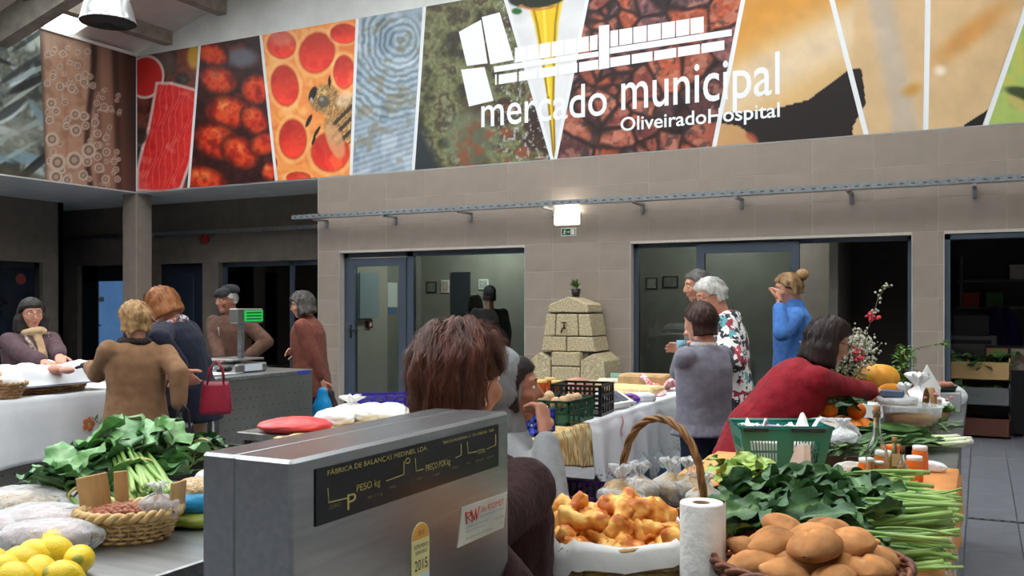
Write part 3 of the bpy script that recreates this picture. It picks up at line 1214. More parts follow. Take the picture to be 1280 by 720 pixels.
word('mercado', 602, 759, 159.0, 120.0, 0.006)
word('municipal', 777, 975, 137.5, 88.5, 0.006)
word('OliveiradoHospital', 776, 975, 164, 147, 0.014)


def c3(x, y):
	return wp(560 + x / 3.0, y / 3.0)


emb = MB()
shapes = [[(42, 120), (125, 75), (150, 238), (72, 248)], [(128, 65), (195, 47), (248, 225), (160, 242)], [(50, 262), (138, 252), (172, 378), (80, 400)],
		  [(173, 250), (565, 193), (565, 213), (175, 272)], [(608, 180), (1065, 110), (1065, 135), (608, 203)], [(567, 97), (606, 93), (606, 255), (567, 262)], [(178, 280), (184, 279), (184, 318), (178, 319)]]
xs7 = [252, 299, 345, 390, 438, 486, 533, 566]
for i in range(7):
	x0, x1 = xs7[i], xs7[i + 1] - 4
	f = lambda x: 180 - (x - 252) * 0.158
	shapes.append([(x0, f(x0)), (x1, f(x1)), (x1, f(x1) + 56), (x0, f(x0) + 56)])
xs7 = [610, 643, 696, 750, 803, 856, 910, 964]
for i in range(7):
	x0, x1 = xs7[i], xs7[i + 1] - 4
	f = lambda x: 117 - (x - 608) * 0.155
	shapes.append([(x0, f(x0)), (x1, f(x1)), (x1, f(x1) + 60), (x0, f(x0) + 60)])
for x0, x1 in [(192, 260), (267, 335), (341, 410), (417, 486), (493, 564), (609, 684), (690, 768), (774, 857), (863, 945), (951, 1037)]:
	f = lambda x: 281 - (x - 192) * 0.153
	shapes.append([(x0, f(x0)), (x1, f(x1)), (x1, f(x1) + 36), (x0, f(x0) + 36)])
for s in shapes:
	emb.poly([c3(*p) for p in s], (0, 0.002, 0))
emb.build('emblem', M_letter, banner)

# side wall band: fish and octopus
b2 = thing('side_banner', 'fish and octopus photo banner on the side wall at the upper left', 'banner', (0, 0, 0))
MB().box((XB - 0.010, 2.0, H_SOF + 0.001), (XB + 0.001, D - 0.006, H_TOP)).build('backing', M_bwhite, b2)
ysplit0, ysplit1 = pX(57, 228, XB).y, pX(50, 60, XB).y


def side_panel(y0, y1, fn, tilt0, tilt1, step=0.018):
	nu, nv = int((y1 - y0) / step), int((H_TOP - H_SOF) / step)
	uu, vv = np.meshgrid(np.linspace(0, 1, nu + 1), np.linspace(0, 1, nv + 1))
	Y0 = y0 + tilt0 * vv
	Y1 = y1 + tilt1 * vv
	Yv = Y0 + (Y1 - Y0) * uu
	P = np.stack([np.full(uu.size, XB + 0.004), Yv.ravel(), (H_SOF + (H_TOP - H_SOF) * vv).ravel()], 1)
	mb = MB()
	mb.v = [tuple(p) for p in P]
	n1 = nu + 1
	mb.f = [(j * n1 + i, j * n1 + i + 1, (j + 1) * n1 + i + 1, (j + 1) * n1 + i) for j in range(nv) for i in range(nu)]
	mb.m = [0] * len(mb.f)
	mb.s = [False] * len(mb.f)
	me = mb.mesh('print_panel')
	set_col(me, fn(proj(P)))
	link('print_panel', me, M_print, b2)


dt = (ysplit1 - ysplit0) / (pX(50, 60, XB).z - pX(57, 228, XB).z) * (H_TOP - H_SOF)
side_panel(ysplit0, D - 0.01, paint_octopus, dt, 0)
side_panel(6.5, ysplit0, paint_fish, 0, dt)
M_strip = mat('strip_pale', (225, 225, 220), rough=0.5)
MB().box((XB - 0.01, 6.0, H_TOP), (XB + 0.03, D, H_TOP + 0.05)).build('trim_2', M_strip, kind='structure')

# ================================================================ fittings on the walls
# cable tray on brackets along the tiled wall
tray = thing('cable_tray', 'long perforated galvanised cable tray on brackets above the shop fronts', 'cable tray', (0, D - 0.34, 2.70))
t0 = MB()
xa, xb_ = -8.98, 2.2
t0.box((xa, 0, 0), (xb_, 0.12, 0.004)).box((xa, -0.004, 0), (xb_, 0.0, 0.06)).box((xa, 0.12, 0), (xb_, 0.124, 0.06))
t0.build('channel', M_galv, tray)
sl = MB().box((-0.02, -0.0055, 0.022), (0.02, -0.004, 0.036)).mesh('slot')
sl.materials.append(mat('tray_slot', (60, 64, 66), rough=0.6))
for k in range(100):
	link('slot', sl, None, tray, (xa + 0.06 + 0.112 * k, 0, 0))
bm_ = MB().box((-0.02, 0.0, -0.03), (0.02, 0.34, -0.002)).box((-0.02, 0.31, -0.12), (0.02, 0.34, -0.002)).mesh('bracket')
bm_.materials.append(M_galv)
rd = MB().ball((0, -0.005, -0.02), (0.02, 0.012, 0.014), 8, 5).mesh('red_cap')
rd.materials.append(mat('red_cap', (150, 40, 34), rough=0.5))
for k in range(9):
	bo = link('bracket', bm_, None, tray, (-8.6 + 1.22 * k, 0, 0))
	if k % 2 == 0:
		link('end_cap', rd, None, bo)
tr2 = thing('cable_tray', 'galvanised cable tray along the dim wall of the covered passage', 'cable tray', (0, Y_REC - 0.2, 2.72))
MB().box((-17.0, 0, 0), (X_END, 0.12, 0.004)).box((-17, -0.004, 0), (X_END, 0, 0.06)).build('channel', M_galv, tr2)
for k in range(6):
	MB().box((-16.2 + 1.3 * k, 0, -0.03), (-16.16 + 1.3 * k, 0.2, -0.002)).build('bracket', M_galv, tr2)
fb_ = thing('alarm_bell', 'small red fire alarm bell under the passage cable tray', 'alarm', (pY(257, 298, Y_REC).x, Y_REC, pY(257, 298, Y_REC).z))
M_red = mat('red_enamel', (150, 22, 20), rough=0.4)
MB().lathe([(0.10, 0), (0.10, 0.03), (0.07, 0.07), (0.0, 0.08)], 16, M=Matrix.Rotation(math.pi / 2, 4, 'X')).build('gong', M_red, fb_)
MB().box((-0.05, -0.03, -0.06), (0.05, 0, 0.06)).build('base', M_red, fb_)
# emergency lamp and running-man sign
p = pY(710, 274, D)
el = thing('emergency_lamp', 'lit white emergency lamp on the tiles above the exit sign', 'lamp', (p.x, D, p.z))
MB().box((-0.17, -0.07, -0.075), (0.17, 0, 0.075), bev=0.012).build('diffuser', mat('lamp_diffuser', (250, 246, 228), rough=0.3, emit=((255, 246, 214), 1.6)), el)
MB().box((-0.18, -0.02, -0.085), (0.18, 0, 0.085), bev=0.004).build('base', M_white, el)
ld = bpy.data.lights.new('emergency_lamp_light', 'AREA')
ld.shape = 'RECTANGLE'
ld.size, ld.size_y, ld.energy = 0.3, 0.05, 1.5
ld.color = (1, 0.95, 0.82)
lo = bpy.data.objects.new('lamp_light', ld)
COL.objects.link(lo)
lo.parent = el
lo.location = (0, -0.09, 0.09)
lo.rotation_euler = (math.radians(120), 0, 0)
p = pY(711, 290, D)
es = thing('exit_sign', 'small green running man exit sign under the emergency lamp', 'sign', (p.x, D, p.z))
MB().box((-0.105, -0.008, -0.05), (0.105, 0, 0.05)).build('border', M_white, es)
MB().box((-0.095, -0.010, -0.042), (0.095, -0.008, 0.042)).build('panel', mat('exit_green', (20, 92, 58), rough=0.5), es)
g = MB()
g.box((0.03, -0.012, -0.036), (0.085, -0.010, 0.036))
g.ball((-0.052, -0.011, 0.024), (0.008, 0.001, 0.008), 8, 5)
for a_, b_ in [((-0.05, 0.014), (-0.058, -0.008)), ((-0.058, -0.008), (-0.045, -0.02)), ((-0.045, -0.02), (-0.05, -0.036)), ((-0.058, -0.008), (-0.078, -0.03)), ((-0.05, 0.012), (-0.034, 0.002)), ((-0.05, 0.012), (-0.068, 0.004))]:
	g.tube([(a_[0], -0.011, a_[1]), (b_[0], -0.011, b_[1])], 0.0045, 6)
g.poly([(-0.02, -0.012, 0.004), (0.004, -0.012, 0.004), (0.004, -0.012, 0.012), (0.018, -0.012, 0), (0.004, -0.012, -0.012), (0.004, -0.012, -0.004), (-0.02, -0.012, -0.004)], (0, 0.002, 0))
g.build('pictogram', M_white, es)

# bell lamp hanging from the roof at the upper left
zl = 9.0
pl = pz(135, 28, zl)
bell = thing('pendant_lamp', 'silver ribbed bell shaped pendant lamp under the roof', 'lamp', pl)
M_alu = mat('spun_aluminium', (214, 216, 216), (196, 198, 198), rough=0.28, metal=0.85, scale=3, stretch=(1, 1, 0.05))
prof = [(0.262, 0.0), (0.262, 0.012), (0.25, 0.03), (0.235, 0.1), (0.205, 0.2), (0.155, 0.29), (0.095, 0.34), (0.07, 0.36)]
sh = MB()
n = 72
rings = []
for r, z in prof:
	rings.append([Vector(((r + (0.003 if j % 2 and 0.02 < z < 0.33 else 0)) * math.cos(2 * math.pi * j / n), (r + (0.003 if j % 2 and 0.02 < z < 0.33 else 0)) * math.sin(2 * math.pi * j / n), z)) for j in range(n)])
sh.loft(rings, cap=False)
sh.loft([[v * 0.985 + Vector((0, 0, 0.003)) for v in r] for r in rings], cap=False)
sh.build('shade', M_alu, bell)
MB().lathe([(0.262, -0.004), (0.262, 0.012), (0.245, 0.012), (0.245, -0.004), (0.262, -0.004)], 48).build('rim', mat('rim_dark', (52, 50, 48), rough=0.5), bell)
MB().lathe([(0.0, 0.012), (0.245, 0.012), (0.245, 0.016), (0.0, 0.016)], 48).build('grille', mat('lamp_glass_grey', (72, 72, 68), (96, 96, 90), rough=0.25, scale=120), bell)
MB().lathe([(0.085, 0.35), (0.085, 0.5), (0.05, 0.53), (0.0, 0.53)], 24).build('ballast', M_alu, bell)
MB().tube([(0, 0, 0.52), (0, 0, roof_h(pl.x) - 0.1 - pl.z)], 0.012).build('hanging_rod', M_galv, bell)

# stone fountain: granite blocks leaning on the tiles
M_gran = mat('granite_yellow', (206, 190, 154), (158, 144, 114), rough=0.85, scale=60, bump=0.6, bscale=55, detail=6, lo=0.38, hi=0.58)
M_mort = mat('mortar_grey', (120, 116, 106), rough=0.9)
fx = pY(718, 400, D - 0.2).x
fnt = thing('stone_fountain', 'stepped fountain of rough yellow granite blocks against the tiled wall', 'fountain', (fx, D - 0.25, 0))


def kx(x):
	return pY(x, 400, D - 0.35).x - fx


def kz(y, x=718):
	return pY(x, y, D - 0.35).z


def block(x0, x1, x2, x3, ya, yb, dep=0.5, peak=None):
	"""trapezoid block: top x0..x1 at picture row ya, bottom x2..x3 at row yb"""
	g = 0.006
	zt, zb = kz(ya), kz(yb)
	pts = [(kx(x2) + g, 0, zb + g), (kx(x3) - g, 0, zb + g), (kx(x1) - g, 0, zt - g)]
	if peak:
		pts.append((kx(peak[0]), 0, kz(peak[1])))
	pts.append((kx(x0) + g, 0, zt - g))
	mb = MB()
	mb.poly([Vector(p) + Vector((0, -dep / 2, 0)) for p in pts], (0, dep - 0.03, 0))
	me = mb.mesh('block', True)
	o = link('block', me, M_gran, fnt)
	bv = o.modifiers.new('b', 'BEVEL')
	bv.width = 0.012
	bv.segments = 2
	return o


block(692, 741, 690, 742, 380, 391, peak=(716, 371))
block(688.5, 701, 685, 700, 392, 420)
block(701, 728, 700, 729, 392, 420)
block(728, 743, 729, 747, 392, 420)
block(685, 714, 682, 714, 420, 439)
block(714, 747, 714, 751, 420, 439)
block(672, 697, 667, 697, 449, 500, 0.62, peak=(683, 440))
block(697, 733, 697, 733, 439, 457, 0.6)
block(697, 733, 697, 733, 457, 478, 0.6)
block(733, 763, 733, 768, 449, 500, 0.62, peak=(750, 440))
block(697, 733, 697, 733, 478, 500, 0.6)
block(668, 720, 664, 720, 500, 530, 0.66)
block(720, 768, 720, 771, 500, 530, 0.66)
MB().box((kx(690) + 0.03, -0.2, 0), (kx(742) - 0.03, 0.2, kz(385))).box((kx(672) + 0.02, -0.26, 0), (kx(764) - 0.02, 0.22, kz(452))).build('mortar', M_mort, fnt)
sp = MB()
zt_ = kz(412)
sp.tube([(0, -0.25, zt_ + 0.02), (0, -0.33, zt_ + 0.02), (0, -0.36, zt_ - 0.03)], 0.012)
sp.tube([(0, -0.28, zt_ + 0.02), (0, -0.28, zt_ + 0.09)], 0.01)
sp.box((-0.03, -0.29, zt_ + 0.08), (0.03, -0.27, zt_ + 0.095))
sp.build('tap', mat('bronze_tap', (92, 70, 40), rough=0.4, metal=0.7), fnt)
# potted plant on top of it
pp = thing('potted_plant', 'tiny green plant in a dark pot on top of the stone fountain', 'plant', (kx(716) + fx, D - 0.25, kz(371)))
MB().lathe([(0.045, 0), (0.06, 0.1), (0.056, 0.1), (0.05, 0.08), (0, 0.08)], 16).build('pot', mat('pot_dark', (44, 38, 36), rough=0.6), pp)
rng = random.Random(3)
M_leafy = mat('leaf_bright', (92, 128, 52), (66, 100, 40), rough=0.5, scale=30)


def leaf_card(mb, base, dirv, length, width, curl=0.2, seg=4, mi=0, up=Vector((0, 0, 1)), fold=0.25):
	d = Vector(dirv).normalized()
	s = d.cross(up)
	if s.length < 1e-3:
		s = d.orthogonal()
	s.normalize()
	nrm = s.cross(d)
	vs, fs = [], []
	for i in range(seg + 1):
		t = i / seg
		w = width * math.sin(math.pi * min(1, 0.12 + 0.88 * t)) ** 0.8 if i < seg else 0.002
		c = Vector(base) + d * (length * t) - up * (curl * length * t * t)
		vs += [c - s * w + nrm * (fold * w), c, c + s * w + nrm * (fold * w)]
	for i in range(seg):
		for j in (0, 1):
			fs.append((i * 3 + j, i * 3 + j + 1, i * 3 + j + 4, i * 3 + j + 3))
	mb.add(vs, fs, mi, True)


fo = MB()
for k in range(26):
	a = rng.uniform(0, 6.28)
	t = rng.uniform(0.3, 1.3)
	leaf_card(fo, (0.02 * math.cos(a), 0.02 * math.sin(a), 0.08 + rng.uniform(0, 0.08)), (math.cos(a) * math.cos(t), math.sin(a) * math.cos(t), math.sin(t)), rng.uniform(0.06, 0.12), 0.018)
fo.build('foliage', M_leafy, pp, fix=False)

# ---------------------------------------------------------------- things seen through the glazing
M_pic = attr_mat('picture_print', rough=0.4)


def wall_print(name, label, cat, x0, x1, y0, y1, Yp, c, parent=None):
	a, b = pY(x0, y1, Yp), pY(x1, y0, Yp)
	o = thing(name, label, cat, (a.x, Yp, a.z))
	MB().box((0, -0.025, 0), (b.x - a.x, 0.001, b.z - a.z), bev=0.004).build('frame', M_white if c[0] == 'w' else M_black, o)
	MB().box((0.02, -0.028, 0.02), (b.x - a.x - 0.02, -0.024, b.z - a.z - 0.02)).build('picture', mat('pic_' + name + str(x0), c[1], c[2], rough=0.5, scale=5), o)


wall_print('framed_picture', 'left of two small framed pictures inside the room behind the left glass front', 'picture', 534, 546, 352, 366, 13.3, ('b', (90, 84, 78), (150, 140, 120)))
wall_print('framed_picture', 'right of two small framed pictures inside the room behind the left glass front', 'picture', 552, 562, 350, 366, 13.3, ('w', (150, 90, 80), (220, 210, 200)))
wall_print('framed_picture', 'pale framed picture beside the dark capped figure behind the left glass', 'picture', 599, 611, 349, 362, 13.3, ('w', (120, 130, 110), (210, 214, 206)))
wall_print('framed_picture', 'left photo of two hung behind the sliding glass front', 'picture', 808, 822, 347, 362, 13.2, ('b', (110, 100, 92), (190, 186, 176)))
wall_print('framed_picture', 'right photo of two hung behind the sliding glass front', 'picture', 829, 848, 345, 360, 13.2, ('b', (60, 58, 54), (150, 150, 146)))
p0_, p1_ = pY(565, 470, 13.3), pY(588, 340, 13.3)
d1 = thing('door_1', None, None, (p0_.x, 13.3, 0))
d1['kind'] = 'structure'
MB().box((0, -0.04, 0), (p1_.x - p0_.x, 0.0, p1_.z)).build('leaf', mat('door_dark', (44, 50, 58), rough=0.5), d1)
XW = X_END + 0.25


def side_fit(x0, x1, y0, y1):
	a, b = pX(x0, y1, XW), pX(x1, y0, XW)
	return a.y, b.y, a.z, b.z


ya, yb, za_, zb_ = side_fit(440, 466, 396, 342)
cab = thing('wall_cabinet', 'pale blue grey wall cabinet seen through the left glass door', 'cabinet', (XW, ya, 0))
MB().box((0, 0, za_), (0.12, yb - ya, zb_)).build('body', mat('cabinet_pale', (150, 164, 172), rough=0.5), cab)
MB().box((0.12, 0.02, za_ + 0.02), (0.135, yb - ya - 0.02, zb_ - 0.02)).build('door', mat('cabinet_pale2', (160, 174, 182), rough=0.45), cab)
ya, yb, za_, zb_ = side_fit(484, 496, 384, 353)
nb_ = thing('notice_board', 'white notice sheet behind the glass of the left door', 'notice', (XW, ya, za_))
MB().box((0, 0, 0), (0.01, yb - ya, zb_ - za_)).build('sheet', M_white, nb_)
MB().box((0.01, 0.02, zb_ - za_ - 0.1), (0.012, yb - ya - 0.02, zb_ - za_ - 0.02)).build('heading', mat('notice_blue', (90, 130, 190), rough=0.6), nb_)
ya, yb, za_, zb_ = side_fit(456, 464, 411, 400)
ex = thing('alarm_box', 'small red alarm box inside the left glass door', 'alarm', (XW, (ya + yb) / 2, (za_ + zb_) / 2))
MB().box((0, -0.07, -0.06), (0.05, 0.07, 0.06), bev=0.01).build('case', M_red, ex)
MB().box((0.05, -0.03, -0.03), (0.054, 0.03, 0.03)).build('button', M_white, ex)
# room lamps that glow faintly; the sliding glass one is only added for brightness
for x, y, yy, e in ((-6.9, 2.72, 12.4, 70), (-3.2, 2.72, 12.3, 34)):
	rl = thing('ceiling_lamp', 'round ceiling lamp inside the %s room' % ('left glazed' if x < -5 else 'sliding glass front, added to brighten that'), 'lamp', (x, yy, 2.75))
	MB().lathe([(0.0, -0.06), (0.12, -0.05), (0.16, 0.0)], 20).build('shade', mat('lamp_white_glow', (250, 248, 240), rough=0.4, emit=((255, 250, 236), 2.0)), rl)
	l_ = bpy.data.lights.new('room_light', 'POINT')
	l_.energy = e
	l_.shadow_soft_size = 0.15
	lo = bpy.data.objects.new('lamp_light', l_)
	COL.objects.link(lo)
	lo.parent = rl
	lo.location = (0, 0, -0.2)

# passage doors
M_bluepane = mat('blue_glow_pane', (96, 138, 186), (80, 120, 168), rough=0.3, scale=2, emit=((86, 128, 178), 0.35))  # glow put into the pane in place of a lit wall behind it
M_darkpane = mat('dark_blue_pane', (28, 38, 52), (20, 28, 40), rough=0.12, scale=2, spec=0.6)
M_blackpane = pane_mat('dark_window', (70, 76, 80))
d2 = thing('door_2', None, None, (0, Y_REC + 0.1, 0))
d2['kind'] = 'structure'
d2['label'] = 'dark framed passage door with a pale blue glass'
a, bb = doorsC[0]
MB().box((a, 0, 0), (a + 0.45, 0.08, H_D2)).box((bb - 0.12, 0, 0), (bb, 0.08, H_D2)).box((a, 0, H_D2 - 0.3), (bb, 0.08, H_D2)).box((a, 0, 0), (bb, 0.08, 0.2)).build('frame', mat('frame_dark', (34, 38, 44), rough=0.5), d2)
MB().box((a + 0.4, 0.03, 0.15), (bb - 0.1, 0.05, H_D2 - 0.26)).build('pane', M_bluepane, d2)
MB().tube([(a + 0.43, 0, 1.05), (a + 0.43, -0.06, 1.05), (a + 0.6, -0.06, 1.05)], 0.014).build('handle', M_black, d2)
pm = pY(120, 374, Y_REC + 0.1)
MB().box((pm.x - 0.35, 0.02, pm.z - 0.05), (pm.x + 0.2, 0.03, pm.z + 0.05), bev=0.004).build('sticker', mat('sticker_pale', (160, 186, 214), rough=0.4), d2)
d3 = thing('door_3', None, None, (0, Y_REC + 0.1, 0))
d3['kind'] = 'structure'
d3['label'] = 'dark blue panelled passage door right of the column'
a, bb = doorsC[1]
MB().box((a, 0, 0), (bb, 0.06, H_D2)).build('frame', mat('door_navy', (36, 44, 56), rough=0.4), d3)
MB().box((a + 0.15, -0.02, 0.15), (bb - 0.3, 0.0, H_D2 - 0.2), bev=0.01).build('panel', mat('door_navy2', (40, 50, 66), rough=0.35), d3)
MB().tube([(a + 0.2, -0.05, 0.9), (a + 0.2, -0.05, 1.7)], 0.015).build('pull_bar', M_black, d3)
w5 = thing('window_5', None, None, (0, Y_REC + 0.1, 0))
w5['kind'] = 'structure'
w5['label'] = 'dark shop window at the back of the passage behind the capped man'
a, bb = doorsC[2]
MB().box((a, 0, 0), (a + 0.1, 0.08, H_D2)).box((bb - 0.1, 0, 0), (bb, 0.08, H_D2)).box((a, 0, H_D2 - 0.08), (bb, 0.08, H_D2)).box((a + 1.55, 0, 0), (a + 1.65, 0.08, H_D2)).box((a, 0, 0), (bb, 0.08, 0.1)).build('frame', M_frame, w5)
MB().box((a + 0.1, 0.03, 0.1), (a + 1.55, 0.04, H_D2 - 0.08)).build('pane', M_blackpane, w5)
MB().box((a + 1.65, 0.03, 0.1), (bb - 0.1, 0.04, H_D2 - 0.08)).build('pane', M_blackpane, w5)
rm = MB()
rm.box((-17, 13.6, -0.1), (X_END, 13.8, 2.8)).box((-17, Y_REC + 0.25, 2.6), (X_END, 13.8, 2.8))
rm.build('wall_room_5', M_room_dark, kind='structure')
w6 = thing('window_6', None, None, (0, 0, 0))
w6['kind'] = 'structure'
w6['label'] = 'dark recessed window in the far left wall'
MB().box((XL - 0.18, YLO - 0.1, 0), (XL - 0.1, YLO, 2.2)).box((XL - 0.18, 7.8, 2.1), (XL - 0.1, YLO, 2.21)).build('frame', mat('frame_dark', (34, 38, 44), rough=0.5), w6)
MB().box((XL - 0.15, 7.8, 0), (XL - 0.14, YLO - 0.1, 2.1)).build('pane', M_darkpane, w6)
cs = pX(26, 349, XL - 0.13)
MB().lathe([(0.10, 0), (0.10, 0.004), (0.075, 0.004), (0.075, 0.0), (0.10, 0)], 20, M=Matrix.Translation(cs) @ Matrix.Rotation(math.pi / 2, 4, 'Y')).build('red_ring_sticker', mat('red_ring', (120, 50, 48), rough=0.5), w6)
# ================================================================ people
M_skin = mat('skin', (206, 150, 124), (192, 132, 108), rough=0.5, scale=18, sss=0.08, bump=0.06, bscale=120)
M_skin_d = mat('skin_tan', (178, 122, 98), (160, 104, 84), rough=0.5, scale=18, sss=0.08, bump=0.08, bscale=120)
M_lip = mat('lips', (166, 84, 78), rough=0.45)
M_eye = mat('eye_white', (226, 222, 214), rough=0.25)
M_iris = mat('eye_dark', (40, 28, 22), rough=0.2)
M_shoe = mat('shoe_black', (26, 25, 25), rough=0.5)
M_glove = mat('glove_black', (30, 27, 27), rough=0.7)


def cloth(name, c1, c2=None, rough=0.85, sheen=0.04, scale=20, bump=0.35, bscale=18, **k):
	return mat(name, c1, c2 or tuple(int(v * 0.86) for v in c1), rough=rough, sheen=sheen, scale=scale, bump=bump, bscale=bscale, spec=0.2, **k)


def hair_mat(name, c1, c2):
	return mat(name, c1, c2, rough=0.5, scale=30, stretch=(1, 1, 0.25), bump=0.5, bscale=70, spec=0.35, lo=0.3, hi=0.7)


def ik(sh, hand, l1, l2, pole):
	sh, hand, pole = Vector(sh), Vector(hand), Vector(pole)
	d = hand - sh
	L = min(d.length, (l1 + l2) * 0.995)
	dn = d.normalized()
	hand = sh + dn * L
	a = (l1 * l1 - l2 * l2 + L * L) / (2 * L)
	h = math.sqrt(max(0.0, l1 * l1 - a * a))
	p = pole - dn * pole.dot(dn)
	p = p.normalized() if p.length > 1e-6 else dn.orthogonal().normalized()
	return sh + dn * a + p * h, hand


def make_hand(mb, wrist, d, n, curl=0.5, s=1.0, side=1, mi=0):
	d = Vector(d).normalized()
	n = Vector(n)
	n = (n - d * n.dot(d)).normalized()
	lat = d.cross(n) * side
	mb.cone(wrist - d * 0.03 * s, wrist + d * 0.03 * s, 0.026 * s, 0.03 * s, 10, 3, mi, 0.7, n)
	mb.cone(wrist + d * 0.025 * s, wrist + d * 0.075 * s, 0.034 * s, 0.036 * s, 10, 3, mi, 0.45, n)
	for k, (off, ln) in enumerate([(0.029, 0.068), (0.010, 0.078), (-0.010, 0.072), (-0.028, 0.056)]):
		p = wrist + d * 0.088 * s + lat * off * s
		dd = d.copy()
		for j in range(3):
			dd = (dd * math.cos(curl * (0.6 + 0.25 * j)) + n * math.sin(curl * (0.6 + 0.25 * j)) + lat * off * 0.6).normalized()
			q = p + dd * (ln * s * (0.45, 0.32, 0.26)[j])
			mb.cone(p, q, (0.0098 - 0.0007 * j) * s, (0.0092 - 0.0009 * j) * s, 8, 2, mi)
			p = q
	p = wrist + d * 0.03 * s + lat * 0.028 * s
	dd = (d * 0.62 + lat * 0.66 + n * 0.3).normalized()
	for j in range(2):
		q = p + dd * (0.04 if j == 0 else 0.03) * s
		mb.cone(p, q, 0.0125 * s, 0.0105 * s, 8, 2, mi)
		dd = (dd * 0.8 + d * 0.4 + n * 0.15).normalized()
		p = q


HC = Vector((0.022, 0, 1.492))     # head centre of the 1.6 m figure
NECK = Vector((0.0, 0, 1.36))


def head_mesh(Mh, s, voxel, beard=False, jaw=1.0):
	mb = MB()
	T = lambda p: Mh @ Vector(p)

	def sph(c, r, n=16, m=12):
		mb.ball((0, 0, 0), r, n, m, M=None)
		k = (m + 1) * n
		for i in range(len(mb.v) - k, len(mb.v)):
			mb.v[i] = tuple(T(Vector(mb.v[i]) + Vector(c)))
	sph((0.012, 0, 1.505), (0.094, 0.074, 0.095), 20, 14)
	sph((0.045, 0, 1.485), (0.062, 0.062, 0.085), 16, 12)
	mb.cone(T((0.03, 0, 1.445)), T((0.066, 0, 1.412)), 0.056 * s * jaw, 0.034 * s * jaw, 14, 4)
	mb.cone(T((-0.005, 0, 1.46)), T((-0.01, 0, 1.33)), 0.056 * s, 0.058 * s, 14, 3)
	mb.cone(T((0.104, 0, 1.507)), T((0.121, 0, 1.474)), 0.009 * s, 0.0135 * s, 8, 3)
	for sd in (-1, 1):
		mb.cone(T((0.104, sd * 0.009, 1.469)), T((0.108, sd * 0.010, 1.471)), 0.0105 * s, 0.0095 * s, 8, 3)
		mb.cone(T((0.078, sd * 0.036, 1.468)), T((0.070, sd * 0.044, 1.475)), 0.022 * s, 0.022 * s, 8, 3)
		mb.cone(T((0.092, sd * 0.018, 1.528)), T((0.085, sd * 0.045, 1.524)), 0.013 * s, 0.010 * s, 8, 3)
		mb.cone(T((0.000, sd * 0.074, 1.505)), T((-0.002, sd * 0.072, 1.462)), 0.014 * s, 0.009 * s, 8, 3, flat=0.55, side=Mh.to_3x3() @ Vector((0, 1, 0)))
	mb.cone(T((0.098, 0, 1.441)), T((0.097, 0, 1.440)), 0.017 * s, 0.017 * s, 8, 3)
	return remeshed(mb, voxel, 4, 0.5)


def join_pieces(pieces):
	"""pieces: (mesh or MB, material slot) -> one mesh"""
	V, Fc, mi = [], [], []
	for me, k in pieces:
		o = len(V)
		if isinstance(me, MB):
			V.extend(me.v)
			Fc.extend([[o + i for i in f] for f in me.f])
			mi.extend([k] * len(me.f))
		else:
			V.extend([tuple(v.co) for v in me.vertices])
			Fc.extend([[o + i for i in p.vertices] for p in me.polygons])
			mi.extend([k] * len(me.polygons))
			bpy.data.meshes.remove(me)
	out = bpy.data.meshes.new('body')
	out.from_pydata(V, [], Fc)
	out.polygons.foreach_set('material_index', mi)
	out.polygons.foreach_set('use_smooth', [True] * len(Fc))
	out.update()
	return out


